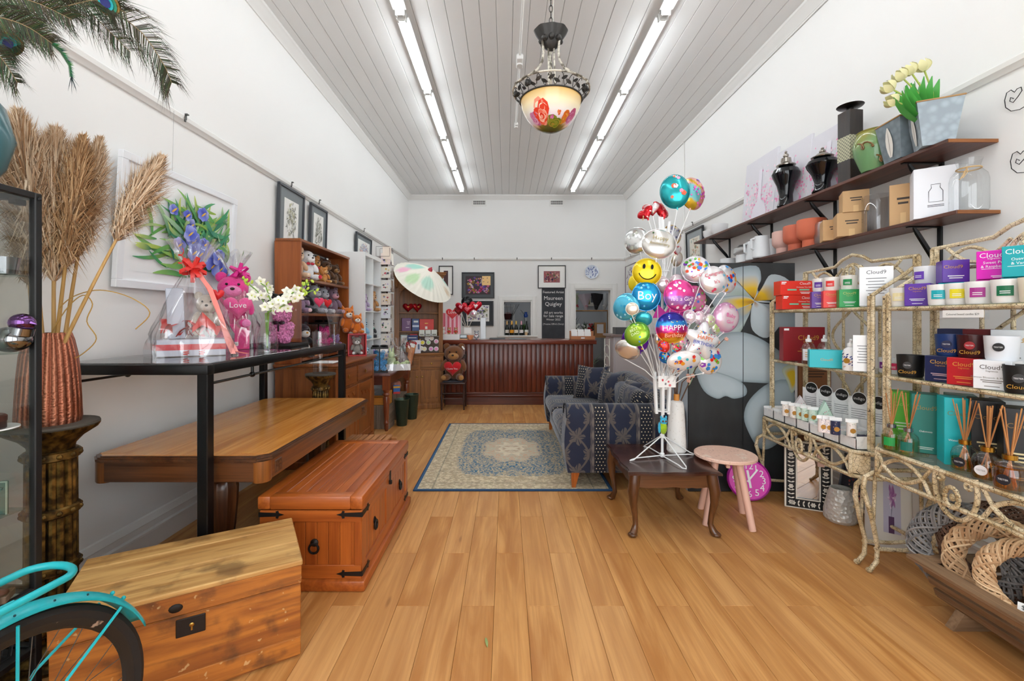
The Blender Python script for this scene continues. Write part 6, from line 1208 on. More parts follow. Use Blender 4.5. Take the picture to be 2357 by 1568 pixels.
def bk_(b):
    def f(u,v):
        y_ = .1+(SLn2-.2)*v; e = 1-abs(2*v-1)**2.2; top = .68+.15*e; th = .11; xc = SDp-.13
        n_ = 2*PI*u
        if u < .5:return (xc+th*cos(n_),y_,top-th+th*sin(n_))
        t_ = (u-.5)/.5
        if t_ < .4:return (xc-th-.02*sin(PI*t_/.4),y_,top-th-(top-th-.3)*t_/.4)
        if t_ < .6:return (xc-th+2*th*(t_-.4)/.2,y_,.3)
        return (xc+th,y_,.3+(top-th-.3)*(t_-.6)/.4)
    b.grid(f,40,30,True)
mesh('back',DAY,sf,bk_,60)
mesh('back_cushion',DAY,sf,lambda b:[b.rb(SDp-.36,SDp-.2,.22+k*.8,1.0+k*.8,.46,.76,.07,4) for k in range(2)],60)
FT = wood('orange_foot','c06a28','8a4416','z',.3)
for (x_,y_) in ((.03,.02),(.03,SLn2-.08),(SDp-.08,.02),(SDp-.08,SLn2-.08)):mesh('foot',FT,sf,lambda b:b.add([(x_,y_,.15),(x_+.07,y_,.15),(x_+.07,y_+.06,.15),(x_,y_+.06,.15),(x_+.005,y_+.01,.0125),(x_+.035,y_+.01,.0125),(x_+.035,y_+.045,.0125),(x_+.005,y_+.045,.0125)],[(0,1,2,3),(7,6,5,4),(0,4,5,1),(1,5,6,2),(2,6,7,3),(3,7,4,0)]),20)
def cushion(label,loc,s,rz,rx,m):
    t = thing('sofa_cushion',label,'cushion',loc,rz,'sofa cushions');
    def f(b):
        b.M = Matrix.Rotation(rx,4,'X') @ Matrix.Translation((0,0,s/2))
        for sg in (1,-1):b.grid(lambda u,v:((u-.5)*s*(1-.12*math.sin(PI*v)),sg*.09*(math.sin(PI*u)*math.sin(PI*v))**.45,(v-.5)*s*(1-.12*math.sin(PI*u))),14,14)
    mesh('cover',m,t,f,60); return t
cushion('navy damask cushion leaning on the far sofa arm',(.50+.43,3.63+1.42,.475),.40,R(-35),R(-18),DAX)
cushion('narrow turned navy dotted cushion in the middle of the sofa',(.50+.55,3.63+1.02,.475),.38,R(-68),R(-14),DAX)
cushion('navy cushion nearest the front sofa arm',(.50+.62,3.63+.62,.475),.36,R(-72),R(-24),DAX)
# --- small dark coffee table
WAL = lambda ax:wood('walnut_stain','4a271c','2c140f',ax,.22,1,0,.04,.3); WLG = lambda ax:wood('walnut_leg','6e4526','42230f',ax,.28,1,0,.04,.3)
tb = thing('coffee_table','small dark walnut side table with cabriole legs in front of the sofa arm','table',(1.07,3.16,0)); zt2 = .416; hx,hy = .30,.335
def outl(e=0):
    P = [];
    for (cx_,cy_,dx_,dy_) in ((-hx,-hy,1,0),(hx,-hy,0,1),(hx,hy,-1,0),(-hx,hy,0,-1)):
        L2 = 2*hx if dx_ else 2*hy; nx,ny = dy_,-dx_
        for k in range(12):
            t_ = k/12; off = .012*math.sin(PI*t_)+.006*cos(6*PI*t_)-.014
            P.append((cx_+dx_*L2*t_+nx*(off-e),cy_+dy_*L2*t_+ny*(off-e)))
    return P
mesh('top',WAL('x'),tb,lambda b:(b.prism(outl(),zt2-.02,zt2-.006),b.prism(outl(.008),zt2-.006,zt2)))
for s_ in (-1,1):
    mesh('apron',WLG('x'),tb,lambda b:(b.m(frm((0,s_*(hy-.06)+.008,0),(1,0,0),(0,0,1))),b.prism([(-hx+.06,zt2-.02),(-hx+.06,zt2-.115)]+[(-hx+.06+(2*hx-.12)*k/16,zt2-.10-.02*abs(cos(k*PI/8))+.012*cos(k*PI/4)) for k in range(1,16)]+[(hx-.06,zt2-.115),(hx-.06,zt2-.02)],0,.016)))
    mesh('apron',WLG('y'),tb,lambda b:(b.m(frm((s_*(hx-.055)-.008,0,0),(0,1,0),(0,0,1))),b.prism([(-hy+.06,zt2-.02),(-hy+.06,zt2-.115)]+[(-hy+.06+(2*hy-.12)*k/16,zt2-.10-.02*abs(cos(k*PI/8))+.012*cos(k*PI/4)) for k in range(1,16)]+[(hy-.06,zt2-.115),(hy-.06,zt2-.02)],0,.016)))
    for q in (-1,1):
        d_ = Vector((s_,q,0)).normalized(); c_ = Vector((s_*(hx-.055),q*(hy-.055),0))
        mesh('leg',WLG('z'),tb,lambda b:(b.tube([c_+d_*o_+Vector((0,0,zz)) for o_,zz in ((0,zt2-.02),(.008,zt2-.07),(.022,zt2-.13),(.018,.21),(.0,.13),(-.008,.07),(.01,.03),(.028,.012))],[.034,.036,.034,.025,.018,.017,.022,.024],12),b.ell(c_+d_*.03+Vector((0,0,.014)),(.03,.03,.014),12,6)),60)
# --- pink stool
PK = flat('e6b8a4',.5); g = G('spotted_pink'); n = g.noise(60,3); n2 = g.noise(12,3); PKT = g.done(g.mix(n.sm(.55,.7)*.5,g.mix(n2.sm(.55,.75),H('e8c0ac'),H('f2dccb')),H('b08070')),.5)
sl = thing('stool','round pale pink timber stool with splayed legs beside the coffee table','stool',(1.515,3.11,0))
mesh('seat',PKT,sl,lambda b:b.lathe([(0,.432),(.192,.432),(.2,.437),(.2,.452),(.194,.457),(0,.457)],48))
for a in (R(-62),R(30),R(118),R(208)):mesh('leg',PK,sl,lambda b:b.tube([(.10*cos(a),.10*sin(a),.432),(.2*cos(a),.2*sin(a),0)],[.024,.022],14))
for a in (R(-16),R(74)):mesh('cross_rail',PK,sl,lambda b:(b.m(T(0,0,0,a)),b.rb(-.11,.11,-.012,.012,.385,.43,.003)))
# --- tall cupboard with frangipani print
cb = thing('printed_cupboard','tall two door cupboard printed with large white frangipani flowers','cupboard',(1.46,3.60,0)); CW,CHt = .853,1.834
mesh('carcass',flat('b9c3cc',.45),cb,lambda b:b.rb(0,CW,.018,.35,.0,CHt-.004,.003))
PAN = [(0,CW*.512-.0015),(CW*.512+.0015,CW)]
def c2(px,py):return (gx(px,3.6)-1.46,gz(py,3.6))
def flowers(b,lo,hi,yoff):
    """print: petals drawn as fans of coloured triangles, clipped to one door"""
    def clip(P):
        out = P
        for (k,s_,lim) in ((0,1,lo+.001),(0,-1,hi-.001),(1,1,.004),(1,-1,CHt-.004)):
            q = []
            for i in range(len(out)):
                a,c_ = out[i-1],out[i]; fa,fc = s_*(a[k]-lim),s_*(c_[k]-lim)
                if (fa >= 0) != (fc >= 0):t_ = fa/(fa-fc); q.append(tuple(a[j]+(c_[j]-a[j])*t_ for j in range(5)))
                if fc >= 0:q.append(c_)
            out = q
            if not out:return out
        return out
    def tri(P,y_):
        P = clip([tuple(p) for p in P])
        if len(P) > 2:b.add([(p[0],y_,p[1]) for p in P],[tuple(range(len(P)))[::1]],[tuple(p[2:5]) for p in P])
    W1,W2,GR,YE,BR,DKc = H('8fa0a8'),H('b6c4ca'),H('93a79a'),H('d8b422'),H('9a6a2a'),H('1c1e20')
    y_ = yoff
    # dark leafy ground streaks
    r_ = random.Random(4)
    for i in range(26):
        px = r_.uniform(1560,1830); py = r_.uniform(620,1130); l_ = r_.uniform(60,160); w_ = r_.uniform(2,5); c_ = H(r_.choice(('2a2e2e','2c332e','33383a')))
        a,d = c2(px,py),c2(px-l_*.5,py-l_); e = c2(px+w_,py); y_ -= .00002; tri([(*a,*c_),(*e,*c_),(*d,*DKc)],y_)
    def petal(P,cen,tipc,cenc,midc,mid=.3):
        nonlocal y_
        y_ -= .0001; n = len(P); c0 = c2(*cen); S = []
        for i in range(n):   # smooth closed outline (Catmull-Rom)
            p0,p1,p2,p3 = P[i-1],P[i],P[(i+1) % n],P[(i+2) % n]
            for t_ in (0,.25,.5,.75):S.append(tuple(.5*(2*p1[k]+(p2[k]-p0[k])*t_+(2*p0[k]-5*p1[k]+4*p2[k]-p3[k])*t_*t_+(3*p1[k]-p0[k]-3*p2[k]+p3[k])*t_**3) for k in (0,1)))
        S = [c2(*s) for s in S]
        for i in range(len(S)):
            a,d = S[i-1],S[i]; dl = min(1,math.hypot(a[0]-c0[0],a[1]-c0[1])/.28)
            tc = tuple(tipc[k]*dl+midc[k]*(1-dl) for k in range(3))
            m1 = tuple(c0[k]+(a[k]-c0[k])*mid for k in (0,1)); m2 = tuple(c0[k]+(d[k]-c0[k])*mid for k in (0,1))
            e = min(.85,mid*1.8+.1); n1 = tuple(c0[k]+(a[k]-c0[k])*e for k in (0,1)); n2 = tuple(c0[k]+(d[k]-c0[k])*e for k in (0,1)); nc = tuple(tipc[k]*.4+W2[k]*.6 for k in range(3)); tc = tuple(q*.8 for q in tipc)
            tri([(*c0,*cenc),(*m1,*midc),(*m2,*midc)],y_); tri([(*m1,*midc),(*n1,*nc),(*n2,*nc),(*m2,*midc)],y_); tri([(*n1,*nc),(*a,*tc),(*d,*tc),(*n2,*nc)],y_)
    # upper flower
    petal([(1775,708),(1745,670),(1650,620),(1600,640),(1650,700),(1700,712)],(1738,700),W1,YE,GR,.25)
    petal([(1730,705),(1690,690),(1600,730),(1560,800),(1600,850),(1680,800)],(1735,700),GR,YE,W1,.2)
    petal([(1740,690),(1700,650),(1680,622),(1740,612),(1752,640),(1745,660)],(1735,690),W1,BR,YE,.35)
    petal([(1735,695),(1755,660),(1775,632),(1815,645),(1830,690),(1790,690)],(1735,692),W2,BR,YE,.3)
    petal([(1735,695),(1708,680),(1640,690),(1660,720),(1700,712)],(1735,695),W1,BR,YE,.4)
    petal([(1735,695),(1765,700),(1840,710),(1850,790),(1800,760)],(1735,695),W1,BR,W1,.2)
    petal([(1738,695),(1728,720),(1732,760),(1765,778),(1795,745),(1770,712)],(1737,695),W2,BR,W2,.18)
    # large middle petal and lower ones
    petal([(1602,862),(1596,835),(1640,780),(1700,764),(1760,785),(1830,840),(1832,880),(1720,880),(1660,872),(1622,866)],(1700,830),W1,W2,W2,.5)
    petal([(1583,890),(1600,850),(1585,830),(1560,860)],(1575,870),H('a8bf8a'),W1,W1,.4)
    petal([(1604,860),(1630,852),(1690,870),(1716,890),(1716,910),(1690,918),(1670,912),(1650,918),(1620,900)],(1660,885),W1,W2,W2,.5)
    petal([(1820,880),(1770,882),(1725,920),(1712,960),(1725,1000),(1745,1030),(1770,1033),(1800,1010),(1830,960)],(1775,950),W1,W2,W2,.5)
    petal([(1828,840),(1800,850),(1812,880),(1822,905),(1835,880)],(1826,870),H('c9d2a8'),YE,YE,.5)
g = G('print_ground'); SCRD = g.done(g.mix(g.noise(3,3,(2,1,1)).sm(.3,.7),H('232527'),H('303436')),.45)
for k,(lo,hi) in enumerate(PAN):
    d = mesh('door',SCRD,cb,lambda b:b.rb(lo,hi,0,.018,.004,CHt,.002)); b = MB(); flowers(b,lo,hi,-.0003); b.build('flower_print',painted(.45),d,0)
# --- wall shelves
SHB = wood('shelf_timber','6a3f30','48291f','y',.4,1,0,.05)
def wshelf(label,y0,y1,z,ys,depth):
    t = thing('timber_shelf',label,'shelf',(XR,y0,z)); mesh('board',SHB,t,lambda b:b.rb(-depth,-.002,0,y1-y0,-.022,0,.003)); mesh('raw_end',wood('raw_edge','a86a38','6d4022','x',.7),t,lambda b:b.box(-depth+.004,-.004,-.003,.001,-.02,-.002),0)
    for y in ys:
        mesh('bracket',BLACKM,t,lambda b:(b.rb(-.012,-.001,y-y0-.015,y-y0+.015,-.30,-.022,.002),b.rb(-depth+.03,-.001,y-y0-.012,y-y0+.012,-.03,-.0225,.002),b.tube([(-depth+.07,y-y0,-.03),(-depth+.09,y-y0,-.06),(-.05,y-y0,-.21),(-.008,y-y0,-.27)],[.008,.014,.016,.008],6)))
    return t
ZU,ZL = 2.352,1.968
wshelf('upper long brown wall shelf carrying vases and canvases',2.41,5.67,ZU,(2.72,3.60,4.46,5.3),.275)
wshelf('lower long brown wall shelf carrying pots and cartons',2.40,5.62,ZL,(2.73,3.60,4.46,5.3),.235)
def sx_(px,X):return (X,dX(px,X))
# upper shelf things
def bowl(label,X,D,z,r,h_,col='ecedee'):
    t = thing('white_bowl',label,'bowl',(X,D,z),0,'white bowls'); mesh('body',flat(col,.4),t,lambda b:b.lathe([(0,.004),(r*.6,0),(r*.95,h_*.5),(r,h_),(r*.94,h_),(r*.88,h_*.5),(r*.5,.01),(0,.01)],28)); return t
bowl('white bowl at the far end of the upper wall shelf',2.5,5.5,ZU,.085,.11); bowl('larger white bowl on the upper wall shelf',2.5,5.27,ZU,.095,.14)
def canvas(label,px0,px1,ztop,X,seed):
    a,c_ = dX(px1,X),dX(px0,X); t = thing('flower_canvas',label,'canvas',(0,0,0),0,'pink flower canvases'); M = frm((X,(a+c_)/2,ZU+.001),(0,-1,0),(.09,0,1)); t.matrix_world = M; w_,h_ = c_-a,ztop-ZU
    mesh('canvas',flat('dddbe2',.7),t,lambda b:b.rb(-w_/2,w_/2,0,h_,-.02,0,.002)); r_ = random.Random(seed)
    def f(b):
        for i in range(260):
            u,v = r_.gauss(.1,.25)*w_,r_.gauss(.32,.18)*h_
            if abs(u) < w_*.47 and .02*h_ < v < .95*h_:b.c = H(r_.choice(('f0a8cc','f4c4da','ea88b8','f8dce8'))); q = r_.uniform(.006,.016); b.poly([(u+q*cos(k*1.26),v+q*sin(k*1.26)) for k in range(5)],.0005+.00001*i)
        b.c = H('e4e0ea'); b.poly([(-.05*w_,.02*h_),(.25*w_,.02*h_),(.3*w_,.12*h_),(.22*w_,.25*h_),(.1*w_,.34*h_),(.08*w_,.8*h_),(-.02*w_,.8*h_),(-.0,.34*h_),(-.14*w_,.22*h_),(-.16*w_,.1*h_)],.004)
    mesh('print',painted(.6),t,f,0)
canvas('pink blossom canvas at the far end of the upper shelf',1706,1778,gz(360,dX(1740,2.5)),2.50,1); canvas('pink blossom canvas behind the first black urn',1772,1856,gz(330,dX(1815,2.5)),2.505,2); canvas('pale blossom canvas behind the second black urn',1850,1948,gz(290,dX(1900,2.5)),2.51,3)
def urn(label,px,lid_h):
    X,D = sx_(px,2.43); t = thing('lidded_urn',label,'urn',(X,D,ZU),0,'black lidded urns'); t.scale = (1.3,1.3,1.22 if lid_h > .02 else .92); g_ = flat('0b0d12',.08)
    mesh('body',g_,t,lambda b:b.lathe([(0,.002),(.05,0),(.054,.012),(.042,.04),(.04,.09),(.055,.16),(.078,.215),(.084,.24),(.072,.27),(.045,.285),(.04,.295),(0,.295)],36)); l_ = mesh('lid',flat('a39c94',.18,.9),t,lambda b:b.lathe([(.056,.295),(.058,.302),(.045,.31),(.034,.32),(.03,.32+lid_h),(.012,.325+lid_h),(0,.326+lid_h)],28)); mesh('knob',flat('a39c94',.18,.9),l_,lambda b:(b.ell((0,0,.34+lid_h),.018,12,8),b.ell((0,0,.365+lid_h),.009,8,6)))
urn('tall black urn vase with silver lid, farther of two on the upper shelf',1809,.03); urn('black urn vase with low silver lid, nearer of two on the upper shelf',1893,.008)
X,D = sx_(1957,2.44); t = thing('candle_pillar','tall square dark timber candle pillar with a metal dish on the upper shelf','candle holder',(X,D,ZU),R(7)); DKW = wood('ebony_stain','3a2a22','1a1310','z',.3)
mesh('column',DKW,t,lambda b:b.rb(-.052,.052,-.052,.052,0,.5,.003)); g = G('patterned_band'); x,y,z = g.xyz(); v_ = ((x+y)*260).sin()*((z)*260).sin(); mesh('inlay_band',g.done(g.mix(v_.gt(.2),H('b8b698'),H('6f7060')),.5),t,lambda b:b.box(-.0525,.0525,-.0525,.0525,.15,.32),0); mesh('dish',flat('2c2826',.35,.8),t,lambda b:(b.tube([(0,0,.5),(0,0,.53)],.02,12),b.lathe([(.02,.525),(.075,.535),(.082,.542),(.075,.543),(0,.538)],32)))
X,D = sx_(2014,2.42); t = thing('green_pot','green glazed pot with brown scroll relief on the upper shelf','pot',(X,D,ZU)); g = G('green_glaze'); n = g.noise(6,4); z = g.xyz()[2]; mesh('body',g.done(g.mix((n+z*2).sm(.6,1.1)*.8,H('6f9a6a'),H('9a8a3a')),.12),t,lambda b:b.lathe([(0,.003),(.07,0),(.08,.02),(.115,.12),(.12,.18),(.105,.235),(.095,.25),(.1,.26),(.09,.26),(.085,.24),(0,.2)],40))
for k in range(5):mesh('scroll_relief',flat('7a5a34',.3),t,lambda b:(b.m(T(0,0,0,R(-150+k*45))),b.tube([(.118+.001*abs(q-6),.006*(q-8)+.018*sin(q*.7),(.05 if k % 2 else .15)+.022*cos(q*.75)) for q in range(15)],.005,6)))
def bucket(label,px,X,rz,h_,s,col):
    X,D = sx_(px,X); t = thing('galvanised_bucket',label,'bucket',(X,D,ZU),rz,'galvanised buckets'); g = G('galvanised_'+col); m = g.done(g.mix(g.vor(30,'F1').sm(.1,.8),H(col),tuple(q*.75 for q in H(col))),.5,.12)
    a,c_ = .068*s,.10*s
    mesh('body',m,t,lambda b:(b.add([(-a,-a,0),(a,-a,0),(a,a,0),(-a,a,0),(-c_,-c_,h_),(c_,-c_,h_),(c_,c_,h_),(-c_,c_,h_),(-c_+.004,-c_+.004,h_),(c_-.004,-c_+.004,h_),(c_-.004,c_-.004,h_),(-c_+.004,c_-.004,h_),(-a+.004,-a+.004,.02),(a-.004,-a+.004,.02),(a-.004,a-.004,.02),(-a+.004,a-.004,.02)],[(3,2,1,0),(0,1,5,4),(1,2,6,5),(2,3,7,6),(3,0,4,7),(4,5,9,8),(5,6,10,9),(6,7,11,10),(7,4,8,11),(8,9,13,12),(9,10,14,13),(10,11,15,14),(11,8,12,15),(12,13,14,15)])),20)
    mesh('rope_rim',flat('a8855a',.8),t,lambda b:b.tube([(-c_,-c_,h_),(c_,-c_,h_),(c_,c_,h_),(-c_,c_,h_)],.005,6,True))
    mesh('leaf_motif',flat('e8e4dc',.6),t,lambda b:(b.m(frm((-(a+c_)/2-.0045,0,h_*.47),(0,-1,0),((a-c_)/h_,0,1))),b.leaf((0,-.09*s),(0,.09*s),.055*s,0)),0)
    mesh('leaf_vein',flat('8a867e',.6),t,lambda b:(b.m(frm((-(a+c_)/2-.005,0,h_*.47),(0,-1,0),((a-c_)/h_,0,1))),b.leaf((0,-.085*s),(0,.085*s),.004,.0004)),0)
    return t
bucket('square galvanised bucket with white leaf, farther one on the upper shelf',2082,2.43,R(-5),.235,1.0,'7d8a92'); bk2 = bucket('pale square galvanised bucket of tulips at the near end of the upper shelf',2150,2.42,R(-28),.24,1.0,'a3b0b8')
TUL = flat('dcd8a4',.6); TLF = flat('54b04e',.5); tb0 = Vector((bk2.location.x,bk2.location.y,ZU+.1))
for i,(px,py) in enumerate(((2053,205),(2078,180),(2098,168),(2127,160),(2062,235))):
    tip = at(px,py,bk2.location.y+.02); t = thing('tulip',('cream tulip leaning farthest left','cream tulip second from the left in the bucket','cream tulip in the middle of the bunch','cream tulip highest at the right of the bunch','cream tulip hanging low over the bucket rim')[i],'flower',tb0,0,'cream tulips'); v = tip-tb0
    mesh('stem',flat('a8b85a',.5),t,lambda b:b.tube([(0,0,0),v*.5+Vector((.02,0,.04)),v],.005,6)); ax = (v-(v*.5+Vector((.02,0,.04)))).normalized(); M = frm(v,ax.orthogonal(),ax.cross(ax.orthogonal()))
    for k in range(6):mesh('petal',TUL,t,lambda b:(b.m(M @ Matrix.Rotation(k*PI/3,4,'Z') @ T(.012,0,-.01) @ Matrix.Rotation(R(-82+8*(k % 2)),4,'Y')),b.leaf((0,0),(.066,0),.042,0,lift=-.014)),60)
    for k in range(3):mesh('leaf',TLF,t,lambda b:(b.m(frm((0,0,0),v.normalized()+Vector((.3*(k-1),.12*(i % 3-1),.2)),(0,1,(.3,-.5,1.2)[k]))),b.leaf((.05,0),(.30,.03*(k-1)),.055,0,lift=.025)),60)
# lower shelf things
def cup(label,px,X,r,h_,z=ZL,col='e8eaec',handle=False):
    X,D = sx_(px,X); t = thing('white_pot',label,'pot',(X,D,z),0,'white pots'); mesh('body',flat(col,.45),t,lambda b:b.lathe([(0,.003),(r*.92,0),(r,h_*.05),(r*(1 if not handle else .8),h_),(r*.9*(1 if not handle else .8),h_),(r*.85,.02),(0,.02)],26))
    if handle:mesh('loop_handle',flat(col,.45),t,lambda b:b.tube([(-r*.85,0,h_*.9),(-r*1.25,0,h_*.85),(-r*1.2,0,h_*.45),(-r*.95,0,h_*.4)],.012,8))
cup('short white pot at the far end of the lower shelf',1645,2.5,.08,.07); cup('second short white pot on the lower shelf',1675,2.48,.085,.09)
for i,(px,X,h_) in enumerate(((1712,2.47,.15),(1728,2.56,.21))):
    cup('white goblet pot %s on the lower shelf' % ('in bubble wrap, front one,' if i == 0 else 'in bubble wrap, rear one,'),px,X,.075,h_*.55); X2,D2 = sx_(px,X); t = thing('wrapped_goblet','cloudy bubble wrap bundle %s white goblet pot' % ('over the front' if i == 0 else 'over the rear'),'wrapping',(X2,D2,ZL+h_*.55)); mesh('wrap',clear('bubble_wrap',(.93,.93,.94),1.4,.3,.3),t,lambda b:b.ell((0,0,.04),(.1,.1,.06),16,8,None,.16),60)
cup('white jug with loop handle, left of the pair on the lower shelf',1735,2.47,.075,.19,handle=True); cup('white jug with loop handle, right of the pair on the lower shelf',1753,2.45,.08,.21,handle=True); cup('white jug behind the pair on the lower shelf',1775,2.54,.07,.18)
def gob(label,px,col,h_,r):
    X,D = sx_(px,2.49); t = thing('footed_pot',label,'pot',(X,D,ZL),0,'footed pots'); mesh('body',flat(col,.65),t,lambda b:b.lathe([(0,.003),(r*.62,0),(r*.62,h_*.26),(r*.8,h_*.32),(r*.97,h_*.42),(r,h_*.55),(r,h_*.97),(r*.96,h_),(r*.9,h_*.98),(r*.88,h_*.5),(0,h_*.4)],36))
gob('pale pink footed pot on the lower shelf',1803,'d8aea2',.2,.09); gob('terracotta footed pot, farther of two on the lower shelf',1833,'c8664a',.215,.1); gob('larger terracotta footed pot, nearer of two on the lower shelf',1868,'d06a4a',.225,.105)
X,D = sx_(1896,2.5); t = thing('bubble_wrap_roll','grey bubble wrapped pot between terracotta pot and cartons','wrapping',(X,D-.0,ZL)); mesh('wrap',clear('bubble_wrap',(.9,.9,.92),1.4,.3,.3),t,lambda b:b.rb(-.05,.05,-.06,.06,0,.19,.03,3),60)
KR = 'c9a376'
def kraft(label,px,X,w_,d,h_,z,rz,txt):
    X,D = sx_(px,X); return carton('cardboard_carton',label,(X,D,z),w_,d,h_,rz,KR,'carton',marks=(('l',0,w_*.45,h_*.62,2,'3a3028',h_*.11),('b',-w_*.1,w_*.1,0,h_*.3,'dcb986')),ro=.8,group='cardboard cartons')
kraft('short cardboard carton at the left of the carton group',1918,2.47,.15,.16,.155,ZL,R(-28),''); kraft('cardboard carton under the stacked one on the lower shelf',1955,2.46,.17,.17,.165,ZL,R(-28),''); kraft('cardboard carton stacked on top of another on the lower shelf',1965,2.47,.15,.15,.15,ZL+.1655,R(-28),'')
X,D = sx_(2020,2.50); gvase('wide clear glass cylinder between the cartons on the lower shelf',(X,D,ZL),[(0,.006),(.082,0),(.085,.012),(.085,.24),(.082,.245)],36,name='glass_cylinder',m=clear('smoke_glass',(.82,.82,.83),1.5,.05))
kraft('tall cardboard carton beside the white box on the lower shelf',2078,2.5,.13,.13,.255,ZL,R(-40),'')
X,D = sx_(2148,2.51); t = carton('white_carton','white carton printed with a bottle outline on the lower shelf',(X,D,ZL),.19,.16,.29,R(-36),'e9ebf0','carton',ro=.6); mesh('bottle_outline',BLKM,t,lambda b:(b.m(frm((0,-.0815,.09),(1,0,0),(0,0,1))),b.tube([(-.03,0,0),(.03,0,0),(.03,.06,0),(.018,.08,0),(.02,.1,0),(-.02,.1,0),(-.018,.08,0),(-.03,.06,0)],.0012,4,True))); mesh('print_lines',BLKM,t,lambda b:[b.box(-.035,.035,-.0806,-.0795,.07-k*.008,.073-k*.008) for k in range(2)],0)
X,D = sx_(2230,2.525); t = gvase('clear glass bottle vase with raffia at the near end of the lower shelf',(X,D,ZL),[(0,.005),(.075,0),(.08,.01),(.08,.17),(.074,.2),(.05,.23),(.046,.25),(.056,.285)],36); mesh('raffia',flat('c8a878',.8),t,lambda b:(b.tube([(.05*cos(a*PI/10),.05*sin(a*PI/10),.235) for a in range(20)],.004,5,True),[b.tube([(-.04,-.03,.235),(-.06-.02*k,-.05,.20-.02*k),(-.085,-.05+.01*k,.17)],.002,4) for k in range(3)]))
# ================= CRACKLE RACKS ON THE RIGHT =================
g = G('crackle_gilt'); v = g.vor(48,'DISTANCE_TO_EDGE'); v2 = g.vor(95,'DISTANCE_TO_EDGE',g.vec(*[q*s_ for q,s_ in zip(g.xyz(),(1,1,.6))])); n = g.noise(14,3)
cr_ = (v.lt(.022)).max(v2.lt(.02)*n.gt(.56)); base = g.mix(n.sm(.35,.7),H('e0d0ae'),H('bda478')); GILT = g.done(g.mix(cr_,base,H('4a3a28')),.45,.1,bump=cr_*-1,bs=.3,bd=.003)
def oval(b,c0,w_,h_,r,n_=20):b.tube([(c0[0],c0[1]+w_/2*cos(2*PI*k/n_),c0[2]+h_/2*sin(2*PI*k/n_)) for k in range(n_)],r,8,True)
def rosette(b,c0,s):
    b.ell((c0[0],c0[1],c0[2]),(.008,s*.25,s*.32),10,6)
    for k in range(14):
        a = 2*PI*k/14; b.ell((c0[0]-.004,c0[1]+s*.55*cos(a),c0[2]+s*.8*sin(a)),(.009,s*.2,s*.24),8,5,Matrix.Rotation(a,3,'X'))
